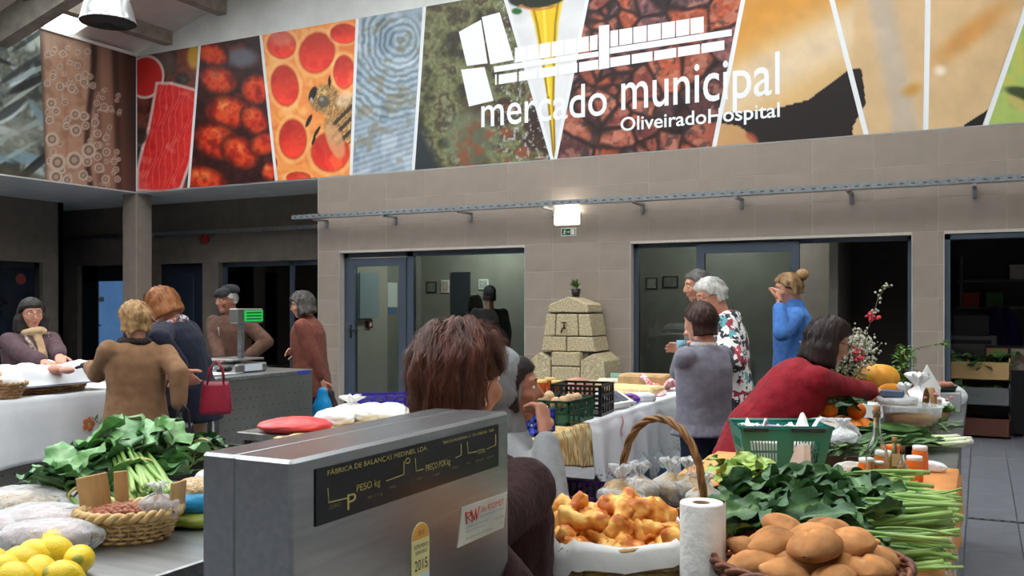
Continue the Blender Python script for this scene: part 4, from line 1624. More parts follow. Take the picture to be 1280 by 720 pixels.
def hair_mesh(Mh, s, style, seed=1, strands=260, nu=56, nv=36):
	"""a shell over the skull that drops inside the head where the face is, with loose strands over it"""
	th, L, fringe, ear = style['thick'], style['len'], style.get('fringe', 0.5), style.get('ear', 0.0)
	rough = style.get('rough', 0.006)
	top = style.get('top', 1.0)
	rng = np.random.default_rng(seed)
	C = np.array([0.012, 0, 1.502])

	def radius(d):
		dx, dy, dz = d[:, 0], d[:, 1], d[:, 2]
		base = 1 / np.sqrt((dx / 0.096) ** 2 + (dy / 0.076) ** 2 + (dz / 0.099) ** 2)
		r = base + th * (1 + (top - 1) * np.clip(dz, 0, 1))
		hor = np.sqrt(dx ** 2 + dy ** 2) + 1e-6
		az = np.arctan2(dy, dx)
		Lv = L * (1 + 0.22 * (fbm(np.stack([np.cos(az) * 3, np.sin(az) * 3], 1), 2.0, seed + 3, 3) - 0.5) * 2)
		drop = np.minimum(Lv / np.maximum(-dz, 1e-3), (style.get('flare', 0.10) + th) / hor)
		w = sm(-dz, 0.05, 0.4)
		r = np.where(dz < -0.02, r * (1 - w) + np.maximum(np.minimum(drop, 0.3), base * 0.6) * w, r)
		# face opening
		lim = 0.40 + 0.10 * (dz > 0) + ear * sm(-dz, 0.0, 0.25)
		face = sm(dx - (0.95 - fringe) * np.clip(dz, 0, 1) * 1.2 + ear * sm(-dz, -0.12, 0.12), 0.30, 0.44)
		face = face * (1 - sm(dz, fringe - 0.08, fringe + 0.12))
		if style.get('under', 0):
			face = np.maximum(face, sm(-dz, style['under'], style['under'] + 0.12))
		n = fbm(np.stack([dx * 9, dy * 9, dz * 2.5], 1), 1.0, seed, 3) - 0.5
		r = r + rough * 2.2 * n
		return r * (1 - face) + base * 0.80 * face, face
	mb = MB()
	ds = []
	for j in range(nv + 1):
		t = math.pi * j / nv
		for i in range(nu):
			a = 2 * math.pi * i / nu
			ds.append((math.sin(t) * math.cos(a), math.sin(t) * math.sin(a), math.cos(t)))
	ds = np.array(ds)
	r, fc = radius(ds)
	P = C + ds * r[:, None]
	vs = [Mh @ Vector(p) for p in P]
	fs = []
	for j in range(nv):
		for i in range(nu):
			i2 = (i + 1) % nu
			fs.append((j * nu + i, (j + 1) * nu + i, (j + 1) * nu + i2, j * nu + i2))
	mb.add(vs, fs, 0, True)
	seg = 7
	wd = style.get('strand', 0.0022)
	a0 = rng.uniform(0, 2 * math.pi, strands)
	t0 = rng.uniform(0.05, 1.5, strands)
	t1 = np.minimum(t0 + rng.uniform(0.5, 1.3, strands), 2.75)
	wv = rng.uniform(-0.35, 0.35, strands)
	lift = rng.uniform(0.0, style.get('lift', 0.006), strands)
	for k in range(strands):
		tt = np.linspace(t0[k], t1[k], seg + 1)
		aa = a0[k] + wv[k] * np.linspace(0, 1, seg + 1) + 0.05 * np.sin(np.linspace(0, 6, seg + 1) + k)
		d = np.stack([np.sin(tt) * np.cos(aa), np.sin(tt) * np.sin(aa), np.cos(tt)], 1)
		rr, fc = radius(d)
		if fc.max() > 0.2:
			keep = np.argmax(fc > 0.2)
			if keep < 3:
				continue
			d, rr = d[:keep], rr[:keep]
		p = C + d * (rr + 0.001 + lift[k] * np.linspace(0.2, 1, len(rr)))[:, None]
		tng = np.gradient(p, axis=0)
		sd = np.cross(tng, d)
		sd /= (np.linalg.norm(sd, axis=1)[:, None] + 1e-9)
		m = len(p)
		w = wd * np.sin(np.linspace(0.5, 3.0, m))[:, None]
		vs = [Mh @ Vector(v) for v in np.concatenate([p - sd * w, p + sd * w])]
		mb.add(vs, [(i, i + 1, m + i + 1, m + i) for i in range(m - 1)], 0, True)
	return mb.mesh('hair')


def glasses_mb(Mh, s):
	mb = MB()
	T = lambda p: Mh @ Vector(p)
	for sd in (-1, 1):
		mb.tube([T((0.119, sd * 0.033 + 0.026 * math.cos(a), 1.497 + 0.018 * math.sin(a))) for a in [2 * math.pi * i / 14 for i in range(14)]], 0.0018 * s, 5, closed=True)
		mb.tube([T((0.119, sd * 0.059, 1.502)), T((0.09, sd * 0.078, 1.504)), T((0.0, sd * 0.083, 1.503))], 0.0018 * s, 5)
	mb.tube([T((0.119, -0.008, 1.5)), T((0.123, 0, 1.503)), T((0.119, 0.008, 1.5))], 0.0018 * s, 5)
	return mb


def ring_pts(c, rx, ry, n=20, M=None, pw=2.3):
	out = []
	for j in range(n):
		a = 2 * math.pi * j / n
		ca, sa = math.cos(a), math.sin(a)
		p = Vector((c[0] + rx * math.copysign(abs(ca) ** (2 / pw), ca), c[1] + ry * math.copysign(abs(sa) ** (2 / pw), sa), c[2]))
		out.append(M @ p if M is not None else p)
	return out


def person(label, loc, face, height, top, pants, hair=None, lean=0.0, tilt=0.0, head=(0, 0, 0), hands=None, poles=None, curl=0.5, hem=0.80, fat=1.0, puff=0.02, skin=None,
		   voxel=0.011, hvoxel=0.0075, seat=None, glass=None, cuff=0.045, collar=None, folds=0.006, gloves=None, palm=None, sleeve=1.0, brow=(70, 50, 40), top_len_flare=0.02, seed=1, jacket='jacket', strands=260, stride=0.0, aged=False):
	"""a clothed figure. loc: ground point; face: heading in degrees (0 = +x); hands: world points for left and right wrists"""
	skin = skin or M_skin
	s = height / 1.6 if seat is None else 1.0
	hips = 0.84 * s
	dz = 0.0 if seat is None else seat + 0.10 - 0.84
	root = thing('person', label, 'person', (loc[0], loc[1], 0), math.radians(face))
	Winv = (Matrix.Translation((loc[0], loc[1], 0)) @ Matrix.Rotation(math.radians(face), 4, 'Z')).inverted()
	S = Matrix.Translation((0, 0, dz)) @ Matrix.Scale(s, 4)
	hp = Vector((0, 0, 0.86))
	Mu = S @ Matrix.Translation(hp) @ Matrix.Rotation(math.radians(tilt), 4, 'X') @ Matrix.Rotation(math.radians(lean), 4, 'Y') @ Matrix.Translation(-hp)
	Mh = Mu @ Matrix.Translation(NECK) @ Matrix.Rotation(math.radians(head[0]), 4, 'Z') @ Matrix.Rotation(math.radians(head[1]), 4, 'Y') @ Matrix.Rotation(math.radians(head[2]), 4, 'X') @ Matrix.Translation(-NECK)
	U = lambda p: Mu @ Vector(p)
	B = lambda p: S @ Vector(p)
	w = fat
	shoulders = [U((0, 0.168 * (0.6 + 0.4 * w), 1.288)), U((0, -0.168 * (0.6 + 0.4 * w), 1.288))]
	joints = []
	for k, sd in enumerate((1, -1)):
		if hands and hands[k] is not None:
			hw = Winv @ Vector(hands[k])
		else:
			hw = shoulders[k] + Vector((0.06, sd * 0.05, -0.50)) * s
		pole = Vector(poles[k]) if poles and poles[k] is not None else Vector((-0.6, sd * 0.5, -0.6))
		e, hw = ik(shoulders[k], hw, 0.275 * s, 0.245 * s, pole)
		joints.append((shoulders[k], e, hw))
	# ---- body
	core = MB()
	TR = [(0.78, 0.10, 0.15), (0.86, 0.115, 0.16), (0.97, 0.10, 0.14), (1.10, 0.11, 0.15), (1.22, 0.108, 0.162), (1.30, 0.082, 0.15), (1.345, 0.055, 0.085)]
	rings = []
	for z, rx, ry in TR:
		q = sm(np.array([z]), 0.80, 0.92)[0]
		Mz = Mu if z > 0.86 else S
		rings.append(ring_pts((0, 0, z), rx * w, ry * w, 18, Mz))
	core.loft(rings)
	for sd, (sh, e, hw) in zip((1, -1), joints):
		core.cone(sh, e, 0.045 * s, 0.038 * s)
		core.cone(e, hw, 0.036 * s, 0.026 * s)
		fw = stride * sd
		hip = B((0, 0.085, 0.84)) if sd > 0 else B((0, -0.085, 0.84))
		if seat is None:
			kn, an = B((0.015 + fw * 0.5, sd * 0.09, 0.455)), B((-0.01 + fw, sd * 0.095, 0.085))
		else:
			kn, an = B((0.40, sd * 0.12, 0.80)), B((0.38, sd * 0.12, 0.80))
			an = Vector((an.x, an.y, 0.30))
		core.cone(hip, kn, 0.088 * s * w, 0.062 * s)
		core.cone(kn, an, 0.06 * s, 0.048 * s)
	core_me = remeshed(core, 0.014, 4)
	co, nr = co_of(core_me), normals_of(core_me)
	set_co(core_me, co + nr * ((fbm(co * np.array([1, 1, 2.2]), 11, seed) - 0.5) * 0.016)[:, None])
	hm = MB()
	gl = MB()
	for k, (sd, (sh, e, hw)) in enumerate(zip((1, -1), joints)):
		dv = (hw - e).normalized()
		pn = Winv.to_3x3() @ Vector(palm[k]) if palm and palm[k] is not None else Vector((0.0, -sd, -0.25))
		tgt = gl if (gloves and gloves[k]) else hm
		make_hand(tgt, hw, dv, pn, curl if not hasattr(curl, '__len__') else curl[k], s, sd)
	pieces = [(core_me, 1)]
	if hm.v:
		pieces.append((remeshed(hm, 0.0045, 3), 0))
	if gl.v:
		pieces.append((remeshed(gl, 0.0055, 3), 4))
	hm_ = head_mesh(Mh, s, hvoxel)
	HL = np.c_[co_of(hm_), np.ones(len(hm_.vertices))] @ np.array(Mh.inverted()).T

	def face_x(y, z, rad=0.010):
		k = (np.abs(HL[:, 1] - y) < rad) & (np.abs(HL[:, 2] - z) < rad)
		return HL[k, 0].max() if k.any() else 0.09
	pieces.append((hm_, 0))
	ey, ir, lp, bw = MB(), MB(), MB(), MB()
	T = lambda p: Mh @ Vector(p)
	for sd in (-1, 1):
		fx_ = face_x(sd * 0.032, 1.503, 0.007)
		ey.ball(T((fx_ - 0.0085, sd * 0.032, 1.502)), (0.0105 * s, 0.0105 * s, 0.0075 * s), 10, 8)
		ir.ball(T((fx_ - 0.0015, sd * 0.032, 1.502)), 0.0048 * s, 8, 6)
		b1, b2_ = face_x(sd * 0.018, 1.526, 0.007), face_x(sd * 0.045, 1.526, 0.007)
		bw.cone(T((b1, sd * 0.018, 1.527)), T((b2_, sd * 0.045, 1.528)), 0.0036 * s, 0.0026 * s, 6, 2)
	fx_ = face_x(0, 1.44, 0.008)
	lx_ = face_x(0.018, 1.44, 0.006)
	for zz_ in (1.4395, 1.4345):
		lp.cone(T((lx_ - 0.002, -0.018, 1.438)), T((fx_ - 0.001, 0, zz_)), 0.0022 * s, 0.0042 * s, 6, 2)
		lp.cone(T((fx_ - 0.001, 0, zz_)), T((lx_ - 0.002, 0.018, 1.438)), 0.0042 * s, 0.0022 * s, 6, 2)
	pieces += [(ey, 2), (ir, 3), (lp, 5), (bw, 6)]
	me = join_pieces(pieces)
	link('body', me, [skin, pants, M_eye, M_iris, M_glove, M_lip, mat('brow_%d_%d' % (brow[0], brow[1]), brow, rough=0.8)], root)
	# ---- upper garment
	g = MB()
	rings = []
	pf = puff
	zz = [(hem, 0.128 + top_len_flare, 0.172 + top_len_flare)]
	if hem < 0.78:
		zz.append((0.80, 0.128 + top_len_flare * 0.5, 0.172 + top_len_flare * 0.5))
	zz += [(0.90, 0.122, 0.168), (1.0, 0.112, 0.158), (1.12, 0.118, 0.162), (1.22, 0.114, 0.168), (1.295, 0.088, 0.155), (1.345, 0.058, 0.088)]
	for z, rx, ry in zz:
		if z <= 0.86:
			Mz = S
			if hem < 0.8 or lean > 25:
				f = np.clip((0.86 - z) / 0.3, 0, 1)
				Mz = S
		else:
			Mz = Mu
		rings.append(ring_pts((0, 0, z), (rx + pf) * w, (ry + pf) * w, 22, Mz))
	g.loft(rings)
	for sh, e, hw in joints:
		dv = (hw - e).normalized()
		end = hw - dv * cuff * s
		if sleeve < 1.0:
			end = e + (hw - e) * sleeve
		g.cone(sh, e, (0.050 + pf) * s, (0.044 + pf * 0.8) * s, 12, 4)
		g.cone(e, end, (0.044 + pf * 0.8) * s, (0.036 + pf * 0.6) * s, 12, 3)
	if collar:
		g.cone(U((-0.012, 0, 1.32)), U((0.0, 0, 1.335 + collar)), (0.074 + pf * 0.4) * s, (0.066 + pf * 0.3) * s, 14, 2)
	gme = remeshed(g, voxel, 3)
	co, nr = co_of(gme), normals_of(gme)
	n1 = fbm(co * np.array([1, 1, 0.45]), 9.0, seed + 5, 3) - 0.5
	n2 = fbm(co * np.array([0.6, 0.6, 1.5]), 22.0, seed + 9, 2) - 0.5
	rd_ = 1 - np.abs(n1) * 4
	set_co(gme, co + nr * (folds * (n1 * 2.2 + 0.7 * rd_ * 0.5 + n2 * 0.9))[:, None])
	gar = link(jacket, gme, top, root)
	# ---- shoes
	for sd in (1, -1):
		fw = stride * sd
		sh_ = MB()
		ax, az = (fw - 0.01, 0.0)
		if seat is not None:
			ax, az = 0.38, 0.22
		sh_.cone(Vector((ax * s - 0.03, sd * 0.095 * s, az + 0.04)), Vector((ax * s + 0.13, sd * 0.11 * s, az + 0.034)), 0.04, 0.034, 10, 3)
		sh_.cone(Vector((ax * s - 0.015, sd * 0.095 * s, az + 0.05)), Vector((ax * s, sd * 0.095 * s, az + 0.11)), 0.044, 0.046, 10, 3)
		sm_ = remeshed(sh_, 0.010, 2)
		c_ = co_of(sm_)
		c_[:, 2] = np.maximum(c_[:, 2], az + 0.002)
		set_co(sm_, c_)
		link('shoe', sm_, M_shoe, root)
	if hair:
		link('hair', hair_mesh(Mh, s, hair, seed, hair.get('n', strands)), hair['mat'], root)
	if glass:
		glasses_mb(Mh, s).build('glasses', mat('glasses_' + str(glass[0]), glass, rough=0.3), root, fix=False)
	root_info = dict(root=root, Mu=Mu, Mh=Mh, S=S, joints=joints, s=s, W=Winv.inverted())
	return root_info


def wrap(info, pts_fn, name, material, voxel=0.008, folds=0.004, seed=3):
	"""a soft thing laid round the figure, given as cones in upper-body coordinates"""
	mb = MB()
	pts_fn(mb, lambda p: info['Mu'] @ Vector(p), info['s'])
	me = remeshed(mb, voxel, 3)
	co, nr = co_of(me), normals_of(me)
	set_co(me, co + nr * (folds * 3 * (fbm(co, 26, seed, 3) - 0.5))[:, None])
	return link(name, me, material, info['root'])


def scarf_fn(drop=0.25, r=0.03, side=0.03):
	def f(mb, U, s):
		n = 12
		P = [U((0.015 + 0.082 * math.cos(2 * math.pi * i / n), 0.078 * math.sin(2 * math.pi * i / n), 1.355 + 0.012 * math.cos(2 * math.pi * i / n * 2))) for i in range(n)]
		for i in range(n):
			mb.cone(P[i], P[(i + 1) % n], r * s, r * s, 8, 2)
		mb.cone(U((0.10, side, 1.335)), U((0.158, side + 0.01, 1.335 - drop * 0.5)), r * s, r * 1.1 * s, 8, 2, flat=0.5, side=(1, 0, 0))
		mb.cone(U((0.158, side + 0.01, 1.335 - drop * 0.5)), U((0.165, side, 1.335 - drop)), r * 1.1 * s, r * s, 8, 2, flat=0.5, side=(1, 0, 0))
	return f


def pleat(name, stops, scale, dist='voronoi', rough=0.8, stretch=None):
	"""printed cloth: voronoi or noise patches mapped to fixed colours"""
	if name in MATS:
		return MATS[name]
	m, nt, b = new_mat(name)
	tc = nn(nt, 'ShaderNodeTexCoord')
	mp = nn(nt, 'ShaderNodeMapping')
	if stretch:
		mp.inputs['Scale'].default_value = stretch
	nt.links.new(tc.outputs['Object'], mp.inputs['Vector'])
	nz = nn(nt, 'ShaderNodeTexNoise')
	nz.inputs['Scale'].default_value = scale * 0.9
	mx = nn(nt, 'ShaderNodeMixRGB')
	mx.inputs[0].default_value = 0.10
	nt.links.new(mp.outputs[0], nz.inputs['Vector'])
	nt.links.new(mp.outputs[0], mx.inputs[1])
	nt.links.new(nz.outputs['Color'], mx.inputs[2])
	v = nn(nt, 'ShaderNodeTexVoronoi')
	v.inputs['Scale'].default_value = scale
	nt.links.new(mx.outputs[0], v.inputs['Vector'])
	sp = nn(nt, 'ShaderNodeSeparateColor')
	nt.links.new(v.outputs['Color'], sp.inputs[0])
	r = nn(nt, 'ShaderNodeValToRGB')
	r.color_ramp.interpolation = 'CONSTANT'
	e = r.color_ramp.elements
	while len(e) < len(stops):
		e.new(0.5)
	for i, (p, c) in enumerate(stops):
		e[i].position = p
		e[i].color = lin(c)
	nt.links.new(sp.outputs[0], r.inputs['Fac'])
	nt.links.new(r.outputs[0], b.inputs['Base Color'])
	b.inputs['Roughness'].default_value = rough
	b.inputs['Sheen Weight'].default_value = 0.05
	MATS[name] = m
	return m


def G(x, z):
	"""ground point under picture column x at camera depth z"""
	p = pz(x, 381, z)
	return (p.x, p.y)


bob = dict(thick=0.020, len=0.115, flare=0.092, fringe=0.42, rough=0.010)
P_dark = cloth('trousers_dark', (34, 34, 40))
P_jean = cloth('jeans', (44, 58, 82), (34, 46, 68), bump=0.25, bscale=60)

# 1 seller in plum jacket at the far left
p1 = person('seated looking woman with black bob, glasses and beige scarf in a plum jacket at the left stall', G(38, 6.5), 2, 1.485,
			cloth('plum_jacket', (88, 66, 72), (74, 54, 60)), P_dark, dict(bob, mat=hair_mat('hair_black', (26, 22, 22), (44, 36, 34)), len=0.15, flare=0.10), hands=[pz(80, 455, 6.08), pz(66, 458, 6.02)],
			poles=[(-0.3, 0.8, -0.5), (-0.3, -0.8, -0.5)], head=(-22, 4, 0), fat=1.12, glass=(70, 52, 46), seed=11, hem=0.72, palm=[(0, 0, -1), (0, 0, -1)])
p1['root']['label'] = 'woman with black bob, glasses and beige scarf in a plum jacket behind the white stall'
wrap(p1, scarf_fn(0.30, 0.034, -0.02), 'scarf', cloth('scarf_beige', (206, 176, 140), (188, 156, 120), bump=0.3))


def lapel(sd):
	return lambda mb, U, s:\
		mb.cone(U((0.075, sd * 0.10, 1.335)), U((0.152, sd * 0.075, 1.22)), 0.026 * s, 0.02 * s, 8, 2, flat=0.4, side=(1, 0, 0))


for sd_ in (-1, 1):
	wrap(p1, lapel(sd_), 'lapel', pleat('check_lining', [(0.0, (60, 50, 48)), (0.4, (190, 176, 156)), (0.7, (120, 100, 88))], 60))

# 2 shopper in camel coat, seen from behind
p2 = person('woman with short blond hair in a camel coat with dark collar, seen from behind', G(170, 5.55), 158, 1.46,
			cloth('camel_coat', (138, 104, 76), (124, 92, 66), bump=0.25, bscale=10), P_dark, dict(thick=0.022, len=0.095, flare=0.082, fringe=0.45, rough=0.016, mat=hair_mat('hair_blond', (196, 158, 106), (132, 98, 62)), ear=0.38, under=0.72),
			hands=[pz(112, 458, 5.78), pz(224, 512, 5.5)], poles=[(-0.6, 0.15, -0.9), (-1, -0.1, -0.1)], head=(10, 4, 0), hem=0.60, fat=1.0, gloves=(True, True), seed=12, puff=0.026, top_len_flare=0.03, jacket='coat', palm=[(0, 0, -1), None])
wrap(p2, lambda mb, U, s: [mb.cone(U((0.01 + 0.075 * math.cos(a), 0.085 * math.sin(a), 1.34)), U((0.01 + 0.075 * math.cos(a + 0.6), 0.085 * math.sin(a + 0.6), 1.34)), 0.034 * s, 0.034 * s, 8, 2) for a in [0.6 * i for i in range(11)]],
	 'fur_collar', cloth('fur_dark', (44, 34, 30), (28, 20, 18), bump=1.0, bscale=90), folds=0.006)

# 3 shopper in navy with patterned scarf
p3 = person('woman with auburn blond bob and patterned scarf in a navy knit, holding a red handbag', G(238, 6.05), 200, 1.585,
			cloth('navy_knit', (30, 34, 50), (22, 26, 40), bump=0.5, bscale=60), cloth('trousers_tan', (178, 146, 116), (160, 128, 100)),
			dict(bob, thick=0.026, rough=0.014, mat=hair_mat('hair_auburn', (176, 112, 62), (120, 70, 36)), len=0.105, under=0.62), lean=14, head=(4, 14, 0), hands=[pz(229, 462, 5.75), pz(222, 466, 5.9)],
			poles=[(-0.6, 0.5, -0.6), (-0.6, -0.4, -0.6)], hem=0.70, puff=0.035, fat=1.02, seed=13, jacket='sweater', top_len_flare=0.03, strands=420)
wrap(p3, scarf_fn(0.33, 0.036, 0.03), 'scarf', pleat('scarf_print', [(0.0, (70, 76, 110)), (0.25, (190, 176, 166)), (0.45, (150, 84, 60)), (0.62, (96, 110, 150)), (0.8, (60, 44, 50))], 38))

# 4 man in flat cap
p4 = person('old man in a dark flat cap and brown zipped jacket behind the counter scale', G(287, 8.3), -84, 1.60,
			cloth('brown_jacket', (92, 66, 54), (78, 54, 44), bump=0.25), P_dark, dict(thick=0.010, len=0.07, flare=0.078, fringe=0.6, rough=0.004, ear=0.48, mat=hair_mat('hair_grey', (176, 172, 168), (130, 126, 122)), under=0.45),
			hands=[pz(306, 448, 8.05), pz(276, 452, 8.0)], poles=[(-0.3, 0.9, -0.4), (-0.3, -0.9, -0.4)], skin=M_skin_d, head=(-18, 6, 0), hem=0.74, fat=1.1, collar=0.03, seed=14)
cap = MB()
T = lambda p: p4['Mh'] @ Vector(p)
for k_ in range(1):
	cap.cone(T((-0.035, 0, 1.565)), T((0.045, 0, 1.562)), 0.082 * p4['s'], 0.08 * p4['s'], 16, 4)
	cap.cone(T((0.07, -0.035, 1.548)), T((0.07, 0.035, 1.548)), 0.05 * p4['s'], 0.05 * p4['s'], 10, 3)
cme = remeshed(cap, 0.008, 3)
cinv = p4['Mh'].inverted()
c_ = co_of(cme)
M4 = np.array(p4['Mh'])
I4 = np.array(cinv)
loc_ = np.c_[c_, np.ones(len(c_))] @ I4.T
loc_[:, 2] = 1.535 + np.clip(loc_[:, 2] - 1.535, -0.004, 0.2) * 0.72 + 0.02 * (loc_[:, 0] < 0.02)
set_co(cme, (loc_ @ M4.T)[:, :3])
link('flat_cap', cme, cloth('cap_dark', (40, 40, 44)), p4['root'])
z_ = MB()
z_.tube([p4['Mu'] @ Vector((0.155 + 0.012 * math.sin(i), 0.004, 0.9 + 0.05 * i)) for i in range(8)], 0.006, 6)
z_.build('zip', mat('zip_metal', (150, 146, 140), rough=0.4, metal=0.6), p4['root'])

# 5 woman in brown coat at the end of the counter
p5 = person('woman with dark grey hair in a long russet brown coat holding a blue carrier bag', G(388, 8.35), 203, 1.56,
			cloth('russet_coat', (116, 66, 54), (98, 54, 44), bump=0.3), cloth('navy_skirt', (30, 34, 52)), dict(bob, thick=0.028, len=0.10, rough=0.016, mat=hair_mat('hair_dark_grey', (52, 48, 46), (96, 90, 86))),
			hands=[pz(402, 478, 8.2), pz(372, 440, 8.3)], head=(6, 8, 0), hem=0.64, fat=1.1, seed=15, jacket='coat', puff=0.026, glass=(70, 60, 56), lean=4, collar=0.02)

# 6 woman in grey sweater, back turned
p6 = person('woman with short dark brown hair in a grey sweater and jeans seen from behind', G(880, 4.95), 158, 1.455,
			cloth('grey_sweater', (128, 126, 138), (114, 112, 124), bump=0.3, bscale=40), P_jean, dict(thick=0.018, len=0.10, flare=0.076, fringe=0.5, rough=0.010, ear=0.36, mat=hair_mat('hair_brown_short', (74, 46, 36), (44, 26, 22)), under=0.7),
			hands=[pz(848, 462, 5.3), pz(862, 440, 5.4)], poles=[(-0.5, 0.9, -0.5), (-0.2, -0.9, -0.4)], hem=0.83, fat=1.04, puff=0.016, seed=16, jacket='sweater', collar=0.02, head=(0, 6, 0))
wrap(p6, lambda mb, U, s: [mb.cone(U((0.0 + 0.062 * math.cos(a), 0.066 * math.sin(a), 1.358)), U((0.0 + 0.062 * math.cos(a + 0.6), 0.066 * math.sin(a + 0.6), 1.358)), 0.02 * s, 0.02 * s, 8, 2) for a in [0.6 * i for i in range(11)]],
	 'fleece_collar', cloth('fleece_grey', (196, 190, 184), (170, 164, 160), bump=0.8, bscale=70), folds=0.003)

# 7 white haired woman in floral coat
FLORAL = pleat('floral_print', [(0.0, (40, 40, 50)), (0.27, (226, 222, 220)), (0.52, (52, 52, 64)), (0.62, (150, 44, 60)), (0.70, (232, 228, 226)), (0.84, (90, 160, 168)), (0.90, (40, 42, 52)), (0.95, (190, 70, 84))], 26)
p7 = person('white haired woman with dark glasses in a hooded coat printed with flowers', G(908, 6.2), 203, 1.635,
			FLORAL, P_dark, dict(thick=0.020, len=0.075, flare=0.078, fringe=0.5, rough=0.012, ear=0.42, mat=hair_mat('hair_white', (222, 220, 214), (168, 164, 158)), under=0.5),
			hands=[pz(880, 425, 6.0), pz(874, 420, 6.2)], head=(14, 16, 0), hem=0.52, fat=1.1, seed=17, jacket='coat', puff=0.034, glass=(40, 34, 36), lean=5)
wrap(p7, lambda mb, U, s: [mb.cone(U((-0.045 + 0.05 * math.cos(a), 0.11 * math.sin(a), 1.335 + 0.01 * math.cos(a))), U((-0.045 + 0.05 * math.cos(a + 0.6), 0.11 * math.sin(a + 0.6), 1.335)), 0.045 * s, 0.045 * s, 8, 2) for a in [1.2 + 0.6 * i for i in range(7)]],
	 'hood', FLORAL, folds=0.005)
wrap(p7, scarf_fn(0.12, 0.024, 0.0), 'scarf', cloth('scarf_red', (176, 44, 46)))

# 8 taller grey haired man behind her
p8 = person('grey haired man in a grey jacket half hidden behind the floral coat', G(880, 7.1), 200, 1.72,
			cloth('grey_jacket', (120, 118, 120), (100, 98, 102)), P_dark, dict(thick=0.012, len=0.07, flare=0.08, fringe=0.55, rough=0.008, ear=0.42, mat=hair_mat('hair_grey_dark', (110, 106, 102), (76, 72, 70)), under=0.5), head=(10, 12, 0), seed=18, collar=0.03)

# 9 woman in blue fleece
p9 = person('woman in a bright blue fleece with tied blond hair and a hand at her mouth', G(992, 7.2), 195, 1.69,
			cloth('blue_fleece', (74, 120, 186), (60, 104, 168), bump=0.4, bscale=40), P_dark, dict(thick=0.018, len=0.085, flare=0.08, fringe=0.5, rough=0.012, ear=0.42, mat=hair_mat('hair_dark_blond', (172, 136, 90), (110, 82, 54)), under=0.5),
			hands=[pz(974, 379, 6.95), None], poles=[(0.3, 0.9, -0.8), None], palm=[(-0.6, 0.3, 0.2), None], head=(4, 10, 0), collar=0.04, seed=19, fat=1.08, curl=1.0, jacket='fleece')
bun = MB()
bun.ball(p9['Mh'] @ Vector((-0.10, 0, 1.58)), (0.05, 0.06, 0.05), 14, 10)
bm2 = bun.mesh('hair_bun')
co = co_of(bm2)
set_co(bm2, co + normals_of(bm2) * ((fbm(co, 60, 4) - 0.5) * 0.02)[:, None])
link('hair_bun', bm2, MATS['hair_dark_blond'], p9['root'])

# 10 seller in red fleece leaning over her stall
p10 = person('woman with dark bob and glasses in a red fleece leaning over the vegetable stall', G(938, 4.3), 22, 1.50,
			 cloth('red_fleece', (140, 24, 38), (118, 16, 28), bump=0.5, bscale=30), P_dark, dict(bob, thick=0.024, len=0.13, mat=hair_mat('hair_dark_brown', (46, 28, 26), (30, 18, 18))), lean=40, head=(2, -22, 0),
			 hands=[pz(1010, 505, 4.7), pz(1100, 491, 4.46)], poles=[(-0.2, 0.8, -0.6), (-0.2, -0.7, -0.2)], hem=0.76, fat=1.12, puff=0.022, glass=(60, 40, 36), seed=20, jacket='fleece', collar=0.03, palm=[(0, 0, -1), (0, 0, -1)], curl=0.9)

# 11 woman with big brown hair right behind the counter scale
p11 = person('woman with bushy reddish brown hair in a dark plum sweater behind the steel scale', G(566, 1.93), 80, 1.6,
			 cloth('plum_sweater', (52, 27, 28), (42, 20, 22), bump=0.5, bscale=60), P_dark,
			 dict(thick=0.016, len=0.098, flare=0.082, fringe=0.5, rough=0.016, ear=0.52, mat=hair_mat('hair_chestnut', (112, 60, 42), (62, 30, 22)), under=0.70, n=3600, strand=0.0009, lift=0.020, top=1.7), seat=0.535, head=(-4, 3, 0),
			 hands=[pz(700, 770, 2.0), pz(690, 800, 1.6)], hem=0.74, fat=1.2, voxel=0.009, hvoxel=0.005, seed=21, jacket='sweater', collar=0.015, folds=0.005)
er = MB()
er.ball(p11['Mh'] @ Vector((0.004, -0.083, 1.452)), 0.005, 10, 8)
er.build('earring', mat('gold', (210, 190, 150), rough=0.2, metal=0.8), p11['root'])
st_ = thing('stool', 'simple wooden stool under the woman in the plum sweater', 'stool', (p11['root'].location.x, p11['root'].location.y, 0))
M_wood = mat('wood_pale', (170, 130, 88), (140, 100, 62), rough=0.6, scale=6, stretch=(1, 8, 8))
MB().lathe([(0.15, 0.50), (0.16, 0.51), (0.16, 0.53), (0.0, 0.53)], 24).build('seat', M_wood, st_)
for sx in (-1, 1):
	for sy in (-1, 1):
		MB().tube([(sx * 0.10, sy * 0.10, 0.505), (sx * 0.14, sy * 0.14, 0.0)], 0.016, 8).build('leg', M_wood, st_)

# 12 child in grey hooded top
p12 = person('dark haired child in a grey hooded top with a fist at the mouth', G(632, 2.62), 30, 1.30,
			 cloth('grey_jersey', (138, 140, 142), (122, 124, 127), bump=0.35, bscale=60), P_jean, dict(thick=0.012, len=0.08, flare=0.074, fringe=0.52, rough=0.006, mat=hair_mat('hair_child', (44, 30, 26), (28, 18, 16)), strand=0.0014, n=600),
			 hands=[None, pz(681, 540, 2.43)], poles=[None, (0.35, -1.0, -0.9)], palm=[None, (-0.6, 0.3, 0.2)], skin=M_skin_d, curl=(0.5, 1.6), hem=0.8, voxel=0.009, hvoxel=0.005, seed=22, jacket='hooded_top', puff=0.016, folds=0.005, head=(-4, 2, 0))
hd_ = MB()
T = lambda p: p12['Mh'] @ Vector(p)
s12 = p12['s']
hd_.cone(T((-0.045, 0, 1.53)), T((-0.045, 0, 1.49)), 0.115 * s12, 0.118 * s12, 18, 6)
hd_.cone(T((-0.045, 0, 1.45)), T((-0.02, 0, 1.36)), 0.095 * s12, 0.10 * s12, 16, 4)
hme = remeshed(hd_, 0.008, 4)
